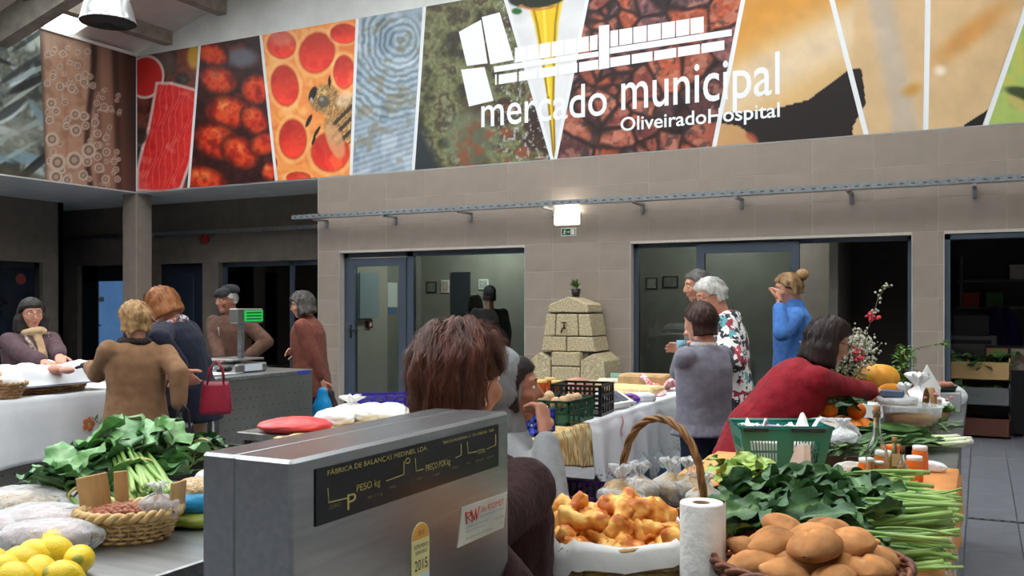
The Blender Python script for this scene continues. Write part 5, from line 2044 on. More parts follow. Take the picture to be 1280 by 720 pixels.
co, nr = co_of(hme), normals_of(hme)
set_co(hme, co + nr * (0.014 * (fbm(co * np.array([1, 1, 0.6]), 16, 6, 3) - 0.5))[:, None])
link('hood', hme, MATS['grey_jersey'], p12['root'])

# 13 half hidden dark haired shopper beyond the navy one
p13 = person('dark haired shopper almost hidden behind the woman in navy', G(190, 7.75), 150, 1.50, cloth('black_coat', (34, 32, 34)), P_dark, dict(bob, mat=MATS['hair_black']), seed=23, head=(0, 5, 0))
# people in the dim room behind the left glazing
p14 = person('dark figure in a cap standing in the room behind the left glass front', G(612, 12.6), 120, 1.66, cloth('black_coat2', (30, 27, 26)), P_dark, dict(thick=0.01, len=0.07, flare=0.08, fringe=0.6, mat=MATS['hair_black'], ear=0.42, under=0.5), seed=24, hem=0.65, fat=1.15)
cp = MB()
cp.cone(p14['Mh'] @ Vector((-0.04, 0, 1.575)), p14['Mh'] @ Vector((0.09, 0, 1.56)), 0.09, 0.07, 14, 4)
link('flat_cap', remeshed(cp, 0.01, 2), MATS['cap_dark'], p14['root'])
p15 = person('shorter dark figure beside the capped one behind the left glass front', G(594, 12.9), 100, 1.58, cloth('black_coat3', (40, 30, 28)), P_dark, dict(bob, mat=MATS['hair_black']), seed=25, hem=0.65)
# ================================================================ stalls
M_steel = mat('stainless_steel', (176, 178, 178), (150, 152, 153), rough=0.34, metal=0.9, scale=4, stretch=(0.4, 6, 6), bump=0.02, bscale=30)
M_steel_d = mat('stainless_dull', (150, 150, 146), (128, 128, 125), rough=0.42, metal=0.85, scale=3, stretch=(6, 0.5, 0.5))
M_top_d = mat('stall_top_dark', (92, 94, 96), (80, 82, 84), rough=0.4, metal=0.3, scale=6)
M_hole = mat('hole_dark', (40, 40, 40), rough=0.8)
HT = 0.85


def stall(name, label, x0, x1, y0, y1, h, top, panel_x=None, bottom=0.30, panel_top=None, legs=True, holes=False):
	o = thing(name, label, 'market stall', (0, 0, 0))
	MB().box((x0, y0, h - 0.035), (x1, y1, h), bev=0.004).build('worktop', top, o)
	if legs:
		for x in (x0 + 0.06, x1 - 0.06):
			for y in (y0 + 0.08, (y0 + y1) / 2, y1 - 0.08):
				MB().box((x - 0.025, y - 0.025, 0), (x + 0.025, y + 0.025, h - 0.035)).build('leg', M_steel_d, o)
	if panel_x is not None:
		pn = MB().box((panel_x - 0.008, y0 + 0.01, bottom), (panel_x + 0.008, y1 - 0.01, panel_top or h - 0.036)).build('front_panel', M_steel_d, o)
		if holes:
			hb = MB()
			nz = int(((panel_top or h) - bottom) / 0.075)
			ny = int((y1 - y0) / 0.075)
			for i in range(1, nz):
				for j in range(ny):
					hb.box((panel_x + 0.007, y0 + 0.04 + 0.075 * j + (0.037 if i % 2 else 0) - 0.004, bottom + 0.075 * i - 0.004), (panel_x + 0.0095, y0 + 0.04 + 0.075 * j + (0.037 if i % 2 else 0) + 0.004, bottom + 0.075 * i + 0.004))
			hb.build('perforation', M_hole, o, kind='stuff', fix=False)
	return o


XR0, XR1 = -0.85, -0.075
stall('market_stall', 'long stall at the right with dark worktop carrying vegetables and bread', XR0, XR1, 0.35, 6.3, HT, M_top_d, XR1 - 0.04, 0.12)
stall('market_stall', 'steel stall at the lower left with lemons and nuts', -2.62, -1.63, 0.5, 2.78, HT, M_steel, -1.67, 0.2)
stall('market_stall', 'stall under the gold and lace cloths in the middle', -2.98, -1.66, 3.12, 6.08, 0.88, M_steel_d, -2.95, 0.03)  # panel added on the far side hides the brightly lit floor beyond
stall('side_table', 'low steel side table under the pan of the counter scale', -1.28, XR0, 0.35, 1.38, HT, M_steel_d)
XS = -5.1
stall('market_stall', 'steel fronted stall under the white embroidered cloth at the left', XS - 0.72, XS, 2.2, 5.05, 0.88, M_steel, XS - 0.005, 0.30, holes=True)
stall('market_stall', 'perforated steel counter carrying the small green scale', XS - 0.72, XS, 5.15, 6.25, 0.90, M_steel, XS - 0.005, 0.12, holes=True)
MB().box((XS - 0.66, 2.25, 0), (XS - 0.14, 6.2, 0.28)).build('stall_plinth', mat('plinth_black', (34, 33, 32), rough=0.7), label='dark recessed plinth under the left row of stalls', cat='plinth')

# ---------------------------------------------------------------- cloths


def drape(name, label, x_edge, y0, y1, h, depth, drop, material, cat='tablecloth', amp=0.018, waves=9.0, n=70, nd=16, top_n=10, y_jit=0.0, seed=1):
	"""cloth lying on a worktop and falling over its +x edge; drop is a function of 0..1 along y"""
	mb = MB()
	rng = random.Random(seed)
	ph = [rng.uniform(0, 6.28) for _ in range(4)]

	def fold(t, v):
		return amp * v * (0.5 + 0.5 * math.sin(waves * 2 * math.pi * t + ph[0]) * 0.6 + 0.4 * math.sin(waves * 3.7 * math.pi * t + ph[1]))
	rows = []
	for j in range(top_n + 1):
		v = j / top_n
		rows.append([(x_edge - depth * (1 - v) + 0.004 * v, y0 + (y1 - y0) * i / n, h + 0.004 + 0.003 * math.sin(i * 0.9 + j) * math.sin(j * 1.3 + 2)) for i in range(n + 1)])
	for j in range(1, nd + 1):
		v = j / nd
		rows.append([(x_edge + 0.012 * min(1, v * 6) + fold(i / n, v), y0 + (y1 - y0) * i / n + 0.01 * math.sin(i * 0.5) * v, h - drop(i / n) * v) for i in range(n + 1)])
	vs = [p for r in rows for p in r]
	n1 = n + 1
	fs = [(j * n1 + i, j * n1 + i + 1, (j + 1) * n1 + i + 1, (j + 1) * n1 + i) for j in range(len(rows) - 1) for i in range(n)]
	mb.add(vs, fs, 0, True)
	o = link(name, mb.mesh(name), material, None, label=label, cat=cat)
	so = o.modifiers.new('s', 'SOLIDIFY')
	so.thickness = 0.003
	so.offset = 1
	return o


M_linen = mat('linen_white', (236, 238, 240), (226, 229, 233), rough=0.85, scale=6, bump=0.15, bscale=12, sheen=0.1)
dd = drape('embroidered_tablecloth', 'white tablecloth with a small orange flower over the left stall', XS, 2.0, 5.0, 0.885, 0.71, lambda t: 0.40 + 0.012 * math.sin(t * 20), M_linen, amp=0.02, waves=5)
# embroidered flower
fl = pX(119, 531, XS + 0.03)
for oy, oz, k_ in ((-0.05, 0.01, 1.0), (0.06, -0.03, 0.7)):
	fw_ = MB()
	for a in range(5):
		fw_.ball((0.002, oy + 0.028 * k_ * math.cos(a * 1.257), oz + 0.028 * k_ * math.sin(a * 1.257)), (0.002, 0.021 * k_, 0.021 * k_), 10, 5)
	fw_.build('embroidery', mat('thread_orange', (216, 140, 84), (196, 120, 70), rough=0.8, scale=60), dd, loc=fl)
sw_ = MB()
sw_.tube([(0.001, -0.02, 0.05), (0.001, 0.01, 0.02), (0.001, 0.06, -0.01), (0.001, 0.10, -0.03)], 0.003, 5)
for a, b in (((0.0, 0.03), (0.02, 0.07)), ((0.04, 0.01), (0.07, 0.05)), ((0.07, -0.01), (0.11, 0.0))):
	sw_.tube([(0.002, a[0], a[1]), (0.002, (a[0] + b[0]) / 2, (a[1] + b[1]) / 2), (0.002, b[0], b[1])], [0.002, 0.009, 0.001], 6)
sw_.build('embroidery', mat('thread_green', (110, 130, 90), rough=0.8), dd, loc=fl)
# gold cloth
m, nt, b = new_mat('gold_leaf_cloth')
tc = nn(nt, 'ShaderNodeTexCoord')
mp = nn(nt, 'ShaderNodeMapping')
mp.inputs['Rotation'].default_value = (0.7, 0, 0)
mp.inputs['Scale'].default_value = (1, 3.0, 0.6)
n1_ = nn(nt, 'ShaderNodeTexNoise')
n1_.inputs['Scale'].default_value = 26
n1_.inputs['Detail'].default_value = 3
rr = nn(nt, 'ShaderNodeValToRGB')
rr.color_ramp.elements[0].position, rr.color_ramp.elements[1].position = 0.42, 0.58
rr.color_ramp.elements[0].color, rr.color_ramp.elements[1].color = lin((188, 140, 56)), lin((240, 224, 176))
nt.links.new(tc.outputs['Object'], mp.inputs[0])
nt.links.new(mp.outputs[0], n1_.inputs['Vector'])
nt.links.new(n1_.outputs[0], rr.inputs[0])
nt.links.new(rr.outputs[0], b.inputs['Base Color'])
b.inputs['Roughness'].default_value = 0.4
M_gold = m
drape('gold_tablecloth', 'gold patterned cloth hanging from the middle stall beside the child', -1.66, 3.0, 4.12, 0.885, 1.0, lambda t: 0.17 + 0.035 * math.sin(t * 7 + 1), M_gold, amp=0.03, waves=3)
# lace cloth: openwork towards the hem
m, nt, b = new_mat('lace')
b.inputs['Base Color'].default_value = lin((232, 236, 240))
b.inputs['Roughness'].default_value = 0.9
tc = nn(nt, 'ShaderNodeTexCoord')
vo = nn(nt, 'ShaderNodeTexVoronoi')
vo.inputs['Scale'].default_value = 75
nt.links.new(tc.outputs['Object'], vo.inputs['Vector'])
sp_ = nn(nt, 'ShaderNodeSeparateXYZ')
nt.links.new(tc.outputs['Object'], sp_.inputs[0])
mr = nn(nt, 'ShaderNodeMapRange')
mr.inputs['From Min'].default_value = 0.74
mr.inputs['From Max'].default_value = 0.62
mr.inputs['To Min'].default_value = 0.0
mr.inputs['To Max'].default_value = 0.42
nt.links.new(sp_.outputs['Z'], mr.inputs['Value'])
lt = nn(nt, 'ShaderNodeMath', operation='GREATER_THAN')
nt.links.new(vo.outputs['Distance'], lt.inputs[0])
nt.links.new(mr.outputs[0], lt.inputs[1])
l2 = nn(nt, 'ShaderNodeMath', operation='LESS_THAN')
nt.links.new(mr.outputs[0], l2.inputs[0])
l2.inputs[1].default_value = 0.02
mxm = nn(nt, 'ShaderNodeMath', operation='MAXIMUM')
nt.links.new(lt.outputs[0], mxm.inputs[0])
nt.links.new(l2.outputs[0], mxm.inputs[1])
nt.links.new(mxm.outputs[0], b.inputs['Alpha'])
M_lace = m


def lace_drop(t):
	k = (t * 6.0) % 1.0
	return 0.24 + 0.20 * (1 - abs(2 * k - 1)) ** 0.9 * (1.0 - 0.25 * t)


drape('lace_tablecloth', 'white tablecloth with pointed lace hem over the middle stall', -1.655, 4.05, 6.1, 0.89, 1.0, lace_drop, M_lace, amp=0.05, waves=5.2, n=156, nd=26)
# orange cloth and patterned cloth on the right stall
M_orange = mat('orange_cloth', (226, 158, 96), (214, 142, 80), rough=0.85, scale=4, bump=0.3, bscale=9)
drape('orange_tablecloth', 'apricot orange cloth under the jars on the right stall', XR1, 2.05, 3.72, HT, 0.88, lambda t: 0.13 + 0.02 * math.sin(9 * t), M_orange, amp=0.012, waves=2)
M_pat = pleat('patterned_cloth', [(0.0, (104, 88, 78)), (0.35, (196, 186, 172)), (0.6, (150, 132, 118)), (0.8, (216, 208, 196))], 40)
drape('patterned_tablecloth', 'brown and white patterned cloth at the near end of the right stall', XR1 + 0.004, 1.0, 2.75, HT - 0.002, 0.3, lambda t: 0.34 + 0.02 * math.sin(14 * t), M_pat, amp=0.02, waves=3)

# ================================================================ the big steel counter scale
ZN = 0.18 * 1150 / 195
XF = ZN * (-SY + (364 - 640) / F_PX * CY)
sn, sf = pX(364, 576, XF), pX(636, 517, XF)
yn, yf, zt = sn.y, sf.y, sn.z
dep = 0.145
scl = thing('counter_scale', 'large brushed steel counter scale with a black display strip in the foreground', 'scale', (0, 0, 0))
M_brush = mat('brushed_steel', (158, 160, 162), (146, 148, 151), rough=0.27, metal=0.96, scale=5, stretch=(20, 1.5, 20), bump=0.02, bscale=40)
hs = MB()
hs.box((XF - dep * 0.62, yn, HT + 0.03), (XF, yf, zt), bev=0.0045)
hs.build('housing', M_brush, scl)
hb_ = MB()
hb_.box((XF - dep, yn + 0.004, HT + 0.03), (XF - dep * 0.625, yf - 0.004, zt - 0.001), bev=0.004)
hb_.build('rear_housing', M_brush, scl)
for yy in (yn + 0.05, yf - 0.05):
	for xx_ in (XF - 0.03, XF - dep + 0.03):
		MB().lathe([(0.018, 0), (0.018, 0.03)], 12, c=(xx_, yy, HT)).build('foot', M_black, scl)
pl_ = MB()
pl_.box((XF - dep - 0.34, yn + 0.04, HT + 0.10), (XF - dep - 0.01, yf - 0.04, HT + 0.115), bev=0.004)
pl_.box((XF - dep - 0.30, yn + 0.08, HT + 0.0), (XF - dep, yf - 0.08, HT + 0.10), bev=0.006)
pl_.build('weighing_pan', M_brush, scl)
M_disp = mat('display_black', (14, 15, 16), rough=0.18, spec=0.5)
M_yel = mat('print_yellow', (180, 170, 92), rough=0.5)
M_dim = mat('print_yellow_faint', (116, 110, 66), rough=0.5)


def sp3(x, y, off=0.002):
	p = pX(x, y, XF)
	return Vector((XF + off, p.y, p.z))


d0, d1_, d2_, d3_ = sp3(393.5, 585), sp3(622, 531.5), sp3(622, 584), sp3(393.5, 656)
za, zb = (d0.z + d1_.z) / 2, (d2_.z + d3_.z) / 2
dsp = MB().box((XF, d0.y, zb), (XF + 0.002, d1_.y, za)).build('display', M_disp, scl)
YD, ZD = Vector((0, 1, 0)), Vector((0, 0, 1))
Wd, Hd = d1_.y - d0.y, za - zb


def dtext(body, u0, u1, v, hgt, m_=None):
	"""u along the strip 0..1, v baseline 0..1 up"""
	place_text(body, Vector((XF + 0.0026, d0.y + Wd * u0, zb + Hd * v)), YD, ZD, Wd * (u1 - u0), Hd * hgt, m_ or M_yel, dsp)


dtext('FÁBRICA DE BALANÇAS MEDINES, LDA.', 0.045, 0.53, 0.84, 0.115)
dtext('TRAV. DA PALHEIRINHA, 11 - STA. AMBROSIA - TELEF.', 0.62, 0.965, 0.87, 0.06)
dtext('PESO kg', 0.17, 0.28, 0.40, 0.13)
dtext('PREÇO POR kg', 0.52, 0.665, 0.40, 0.13)
dtext('TOTAL', 0.845, 0.90, 0.43, 0.10)
dtext('ZERO', 0.05, 0.10, 0.24, 0.07, M_dim)
dtext('TARA', 0.32, 0.36, 0.26, 0.06, M_dim)
dtext('P', 0.128, 0.168, 0.12, 0.28)
dtext('MAX  6 / 15 kg', 0.22, 0.29, 0.20, 0.055, M_dim)
dtext('F. TARA', 0.445, 0.50, 0.27, 0.05, M_dim)
dtext('F. PREÇO', 0.665, 0.72, 0.27, 0.05, M_dim)
dtext('T. MEM', 0.555, 0.60, 0.24, 0.05, M_dim)
dtext('TOTAL', 0.77, 0.795, 0.27, 0.05, M_dim)
dtext('VENDEDOR', 0.83, 0.89, 0.26, 0.05, M_dim)
dtext('LIMPAR', 0.91, 0.96, 0.26, 0.05, M_dim)


def seg(pts, r=0.0008):
	MB().tube([Vector((XF + 0.0026, d0.y + Wd * u, zb + Hd * v)) for u, v in pts], r, 4).build('bracket_line', M_yel, dsp)


seg([(0.046, 0.62), (0.048, 0.36), (0.13, 0.34)])
seg([(0.40, 0.73), (0.40, 0.47), (0.31, 0.44)])
seg([(0.46, 0.74), (0.465, 0.46), (0.505, 0.46)])
seg([(0.735, 0.78), (0.735, 0.52), (0.70, 0.50)])
seg([(0.775, 0.78), (0.78, 0.52), (0.84, 0.50)])
seg([(0.975, 0.78), (0.975, 0.52), (0.91, 0.49)])
seg([(0.42 + 0.012 * math.cos(a), 0.72 + 0.05 * math.sin(a)) for a in [2 * math.pi * i / 12 for i in range(13)]])
# stickers
q0, q1, q2, q3 = sp3(577, 634), sp3(633, 615), sp3(629, 659), sp3(571, 685)
st1 = MB().poly([(XF, q0.y, q0.z), (XF, q1.y, q1.z), (XF, q2.y, q2.z), (XF, q3.y, q3.z)], (0.0012, 0, 0)).build('sticker', mat('sticker_cream', (206, 204, 190), (190, 188, 174), rough=0.6, scale=20), scl)
W1, SK = q1.y - q0.y, q1.z - q0.z
KS = (q0.z - q3.z) * 1.3
M_rp, M_bp = mat('print_red', (206, 60, 52), rough=0.6), mat('print_blue', (96, 140, 156), rough=0.6)


def stext(body, u, v, w, hgt, m_):
	"""on the cream sticker: u along, v down from the top edge, both as share of its width"""
	p = Vector((XF + 0.0018, q0.y + W1 * u, q0.z + SK * u - KS * v))
	place_text(body, p, Vector((0, W1, SK)), Vector((0, -SK, W1)), W1 * w, KS * hgt, m_, st1)


zz_ = MB()
zz_.tube([Vector((XF + 0.002, q0.y + W1 * u, q0.z + SK * u - KS * v)) for u, v in [(0.06, 0.12), (0.08, 0.36), (0.08, 0.14), (0.16, 0.14), (0.17, 0.22), (0.10, 0.24), (0.20, 0.36), (0.18, 0.12), (0.24, 0.34), (0.27, 0.12), (0.29, 0.34), (0.36, 0.10)]], 0.0012, 4)
zz_.build('scribble', M_rp, st1)
stext('de RIOMET', 0.40, 0.24, 0.52, 0.13, M_rp)
stext('EQUIPAMENTOS PARA', 0.36, 0.34, 0.56, 0.045, M_bp)
stext('COMERCIO E INDUSTRIA', 0.06, 0.46, 0.5, 0.04, M_bp)
stext('ASSISTENCIA', 0.06, 0.54, 0.4, 0.04, M_bp)
stext('Tel. 238', 0.70, 0.50, 0.2, 0.04, M_dim)
stext('OLIVEIRA DO HOSPITAL', 0.06, 0.68, 0.6, 0.04, M_dim)
# oval inspection sticker 2015
c0 = sp3(525, 668)
wS = abs(sp3(536, 668).y - sp3(514, 668).y)
pts = []
for i in range(9):
	a = math.pi * i / 8
	pts.append((0.5 * wS * math.cos(a), 0.5 * wS * math.sin(a)))
pts += [(-0.5 * wS, -wS * 3.2), (0.5 * wS, -wS * 3.2)]
zc = sp3(525, 673).z
st2 = MB().poly([(XF, c0.y + u, zc + v) for u, v in reversed(pts)], (0.0012, 0, 0)).build('sticker', mat('sticker_yellow', (222, 214, 150), rough=0.5), scl)
M_blk = mat('print_black', (40, 40, 42), rough=0.6)
MB().poly([(XF + 0.0012, c0.y + u * 0.94, zc + v * 0.94) for u, v in reversed(pts[:9])], (0.0004, 0, 0)).build('cap_print', mat('print_orange', (222, 160, 70), rough=0.5), st2)
MB().box((XF + 0.0012, c0.y - 0.47 * wS, zc - 1.95 * wS), (XF + 0.0016, c0.y + 0.47 * wS, zc - 1.1 * wS)).build('band_print', mat('print_pale_blue', (206, 222, 232), rough=0.5), st2)
for body, v, w, hg, m_ in (('INSTRUMENTO', -0.28, 0.8, 0.12, M_blk), ('VERIFICADO', -0.46, 0.66, 0.11, M_blk), ('2015', -0.95, 0.72, 0.32, M_blk), ('Instituto P.', -1.36, 0.6, 0.11, M_bp), ('da Qualidade', -1.56, 0.6, 0.11, M_bp), ('LM INSPEÇÃO', -1.85, 0.8, 0.12, M_bp), ('P', -2.6, 0.3, 0.5, M_blk), ('2015', 0.12, 0.34, 0.14, M_blk)):
	place_text(body, Vector((XF + 0.002, c0.y - wS * w / 2, zc + wS * v)), YD, ZD, wS * w, wS * hg, m_, st2)
# ================================================================ goods: makers
RG = random.Random(11)
NRG = np.random.default_rng(5)


def lumpy(c_scale, seed, amp, freq, n=20, m=14, r=(1, 1, 1)):
	mb = MB()
	mb.ball((0, 0, 0), r, n, m)
	me = mb.mesh('lump', True)
	co = co_of(me)
	set_co(me, co * (1 + amp * (fbm(co / np.max(r), freq, seed, 3) - 0.5) * 2)[:, None])
	return me


def smooth_all(me):
	me.polygons.foreach_set('use_smooth', [True] * len(me.polygons))
	return me


def wicker(name, label, loc, rx, ry, h, mats, flare=0.82, n=40, rows=8, rz=0.0, tube_r=0.006, handle=None, pw=2.0, cat='basket', floor=True):
	o = thing(name, label, cat, loc, rz)
	n += n % 2

	def P(a, v, off=0.0):
		f = flare + (1 - flare) * v
		ca, sa = math.cos(a), math.sin(a)
		return Vector(((rx * f + off) * math.copysign(abs(ca) ** (2 / pw), ca), (ry * f + off) * math.copysign(abs(sa) ** (2 / pw), sa), h * v))
	w = MB()
	for k in range(rows):
		v = (k + 0.5) / rows
		pts = [P(2 * math.pi * i / n, v, tube_r * 0.75 * (1 if (i + k) % 2 else -1)) for i in range(n)]
		w.tube(pts, h / rows * 0.55, 6, closed=True, flat=0.8)
	w.build('weave', mats[0], o, fix=False)
	s = MB()
	for i in range(0, n):
		a = 2 * math.pi * i / n
		s.tube([P(a, 0.0), P(a, 0.5), P(a, 1.0)], tube_r * 0.5, 5)
	s.build('stakes', mats[0], o, fix=False)
	r_ = MB()
	for ph in (0, math.pi):
		pts = [P(2 * math.pi * i / 80, 1.0) + Vector((math.cos(2 * math.pi * i / 80) * math.cos(i * 1.1 + ph), math.sin(2 * math.pi * i / 80) * math.cos(i * 1.1 + ph), math.sin(i * 1.1 + ph))) * tube_r * 0.9 for i in range(80)]
		r_.tube(pts, tube_r * 1.1, 6, closed=True)
	r_.build('rim', mats[1 if len(mats) > 1 else 0], o, fix=False)
	if floor:
		b_ = MB()
		b_.loft([[P(2 * math.pi * i / 32, 0.0) for i in range(32)], [P(2 * math.pi * i / 32, 0.0) + Vector((0, 0, 0.008)) for i in range(32)]])
		b_.build('base', mats[0], o)
	if handle:
		hh, ax = handle
		for ph in (0, math.pi * 0.66, math.pi * 1.33):
			pts = []
			for i in range(49):
				t = math.pi * i / 48
				c = Vector((math.cos(t) * (rx if ax == 'x' else 0), math.cos(t) * (ry if ax == 'y' else 0), h + hh * math.sin(t) ** 0.8))
				tw = i * 0.42 + ph
				out = Vector((math.cos(t) if ax == 'x' else 0, math.cos(t) if ax == 'y' else 0, math.sin(t)))
				sd = Vector((0, 1, 0)) if ax == 'x' else Vector((1, 0, 0))
				pts.append(c + (out * math.cos(tw) + sd * math.sin(tw)) * tube_r * 1.1)
			if ph == 0:
				hb = MB()
			hb.tube(pts, tube_r * 1.15, 6)
		hb.build('handle', mats[1 if len(mats) > 1 else 0], o, fix=False)
	return o


def slat_crate(name, label, loc, lx, ly, h, material, rz=0.0, rows=3, cols=6, cat='crate', bar=0.012, floor=True):
	"""plastic crate with open lattice sides"""
	o = thing(name, label, cat, loc, rz)
	x0, x1, y0, y1 = -lx / 2, lx / 2, -ly / 2, ly / 2
	for (a, b) in (((x0, y0), (x1, y0)), ((x1, y0), (x1, y1)), ((x1, y1), (x0, y1)), ((x0, y1), (x0, y0))):
		mb = MB()
		A, Bv = Vector((*a, 0)), Vector((*b, 0))
		t = (Bv - A).normalized()
		nrm = Vector((t.y, -t.x, 0)) * 0.004
		L = (Bv - A).length

		def bar_(u0, u1, z0, z1):
			p = [A + t * u0 - nrm, A + t * u1 - nrm, A + t * u1 + nrm, A + t * u0 + nrm]
			mb.loft([[q + Vector((0, 0, z0)) for q in p], [q + Vector((0, 0, z1)) for q in p]], smooth=False)
		for r in range(rows + 1):
			zc_ = bar / 2 + (h - bar) * r / rows
			bar_(0, L, zc_ - bar / 2, zc_ + bar / 2)
		nc = max(2, int(cols * L / max(lx, ly)))
		for c in range(nc + 1):
			u = (L - bar) * c / nc
			bar_(u, u + bar, 0, h)
		mb.build('side', material, o)
	if floor:
		MB().box((x0, y0, 0), (x1, y1, 0.006)).build('base', material, o)
	return o


def tray(name, label, loc, lx, ly, h, material, rz=0.0, cat='tray', wall=0.006):
	o = thing(name, label, cat, loc, rz)
	MB().box((-lx / 2, -ly / 2, 0), (lx / 2, ly / 2, 0.006)).build('base', material, o)
	for sx in (-1, 1):
		MB().box((sx * lx / 2 - wall / 2, -ly / 2, 0), (sx * lx / 2 + wall / 2, ly / 2, h), bev=0.002).build('side', material, o)
		MB().box((-lx / 2, sx * ly / 2 - wall / 2, 0), (lx / 2, sx * ly / 2 + wall / 2, h), bev=0.002).build('side', material, o)
	return o


def bag(name, label, loc, r, material, rz=0.0, knot=True, seed=1, crinkle=0.16, parent=None, contents=None, cat='bag', **kw):
	"""a slack plastic bag: crumpled pillow, gathered at one top end"""
	mb = MB()
	mb.ball((0, 0, 0), r, 40, 28)
	me = mb.mesh(name, True)
	co = co_of(me)
	q = co / np.array(r)
	ridge = 1 - np.abs(fbm(q, 2.6, seed, 4) - 0.5) * 4
	d = crinkle * (0.6 * (fbm(q, 1.6, seed + 3, 3) - 0.5) * 2 + 0.35 * ridge)
	co = co * (1 + d)[:, None]
	lo_ = -r[2] * 0.72
	co[:, 2] = np.where(co[:, 2] < lo_, lo_ + (co[:, 2] - lo_) * 0.08, co[:, 2])
	if knot:
		t = sm(q[:, 2], 0.30, 0.80)
		fl = sm(q[:, 2], 0.84, 0.97)
		ang = np.arctan2(co[:, 1], co[:, 0])
		rad = np.maximum(np.hypot(q[:, 0], q[:, 1]), 1e-4)
		want = (1 - t) * rad + t * (0.16 + 0.34 * fl * (rad / 0.55) ** 0.3) * np.minimum(1, rad / 0.2)
		k_ = want / rad * (1 + (0.22 * t + 0.2 * fl) * np.sin(ang * 7 + seed))
		co[:, 0] *= k_
		co[:, 1] *= k_
		co[:, 2] += r[2] * (0.10 * t + 0.38 * fl * (1 + 0.25 * np.sin(ang * 5)))
	co[:, 2] -= co[:, 2].min()
	set_co(me, co)
	smooth_all(me)
	o = link(name, me, material, parent, loc, (0, 0, rz), label=label, cat=cat, **kw)
	if contents:
		c = lumpy(1, seed + 9, 0.2, 2.0, 20, 14, (r[0] * 0.86, r[1] * 0.86, r[2] * 0.74))
		cc = co_of(c)
		cc[:, 2] -= cc[:, 2].min() - 0.004
		set_co(c, cc)
		smooth_all(c)
		link('contents', c, contents, o)
	return o


def leaf_mesh(L, W, seed, col, vein, lobes=3.5, ripple=0.014, droop=0.3, nu=8, nv=15, tip=0.9):
	rng = np.random.default_rng(seed)
	vs, cs = [], []
	ph = rng.uniform(0, 6.28, 4)
	for j in range(nv + 1):
		t = j / nv
		w = W * (math.sin(math.pi * min(1.0, t ** 0.75 * tip + 0.02)) ** 0.75) * (1 + 0.09 * math.sin(lobes * 2 * math.pi * t + ph[0]))
		if t < 0.12:
			w = W * 0.08
		for i in range(nu + 1):
			u = 2 * i / nu - 1
			x = L * t
			y = w * u
			z = -droop * L * t * t + 0.32 * abs(y) * (1 - t * 0.5) + ripple * (math.sin(12 * t + ph[1] + 2.2 * u) * abs(u) + 0.5 * math.sin(9 * t + ph[2] * u))
			vs.append((x, y, z))
			v = math.exp(-(u * 5) ** 2) * (1 - 0.5 * t) + 0.28 * max(0, math.sin(26 * t - abs(u) * 5)) ** 6 * (1 - abs(u))
			k = rng.uniform(0.88, 1.1)
			cs.append([c * k * (1 - v) + d_ * v for c, d_ in zip(col, vein)])
	n1 = nu + 1
	fs = [(j * n1 + i, j * n1 + i + 1, (j + 1) * n1 + i + 1, (j + 1) * n1 + i) for j in range(nv) for i in range(nu)]
	mb = MB()
	mb.add(vs, fs, 0, True)
	me = mb.mesh('leaf')
	set_col(me, np.array(cs))
	me.materials.append(attr_mat('leaf_surface', rough=0.42, spec=0.4, bump=0.12, bscale=90))
	return me


def stem_mesh(L, r0, r1, seed, c0, c1, bend=0.1, n=7):
	rng = random.Random(seed)
	b1, b2_ = rng.uniform(-bend, bend), rng.uniform(-bend, bend)
	mb = MB()
	mb.tube([(L * t, b1 * L * math.sin(t * 2.2), b2_ * L * t * t) for t in [i / n for i in range(n + 1)]], [r0 + (r1 - r0) * i / n for i in range(n + 1)], 6)
	me = mb.mesh('stem')
	co = co_of(me)
	t = np.clip(co[:, 0] / L, 0, 1)[:, None]
	set_col(me, np.array(c0) * (1 - t) + np.array(c1) * t)
	me.materials.append(attr_mat('stem_surface', rough=0.4, spec=0.4))
	return me


LEAVES = [leaf_mesh(0.21, 0.050, k, c, (118, 150, 96)) for k, c in enumerate([(58, 96, 50), (48, 84, 46), (70, 108, 58), (54, 92, 56), (64, 104, 52), (44, 78, 42)])]
LEAVES_PALE = [leaf_mesh(0.21, 0.075, 20 + k, c, (150, 180, 130), lobes=2.5, ripple=0.018) for k, c in enumerate([(116, 164, 108), (128, 174, 122), (104, 150, 100), (118, 166, 104)])]
LEAVES_NARROW = [leaf_mesh(0.26, 0.022, 40 + k, c, (130, 160, 100), lobes=0.0, ripple=0.006, droop=0.25, nu=4) for k, c in enumerate([(76, 112, 62), (64, 100, 58), (92, 130, 72)])]
STEMS = [stem_mesh(0.24, 0.0078, 0.0058, k, (168, 196, 116), (110, 150, 74)) for k in range(5)]
STEMS_T = [stem_mesh(0.20, 0.0038, 0.0028, 30 + k, (150, 184, 100), (96, 140, 66)) for k in range(4)]


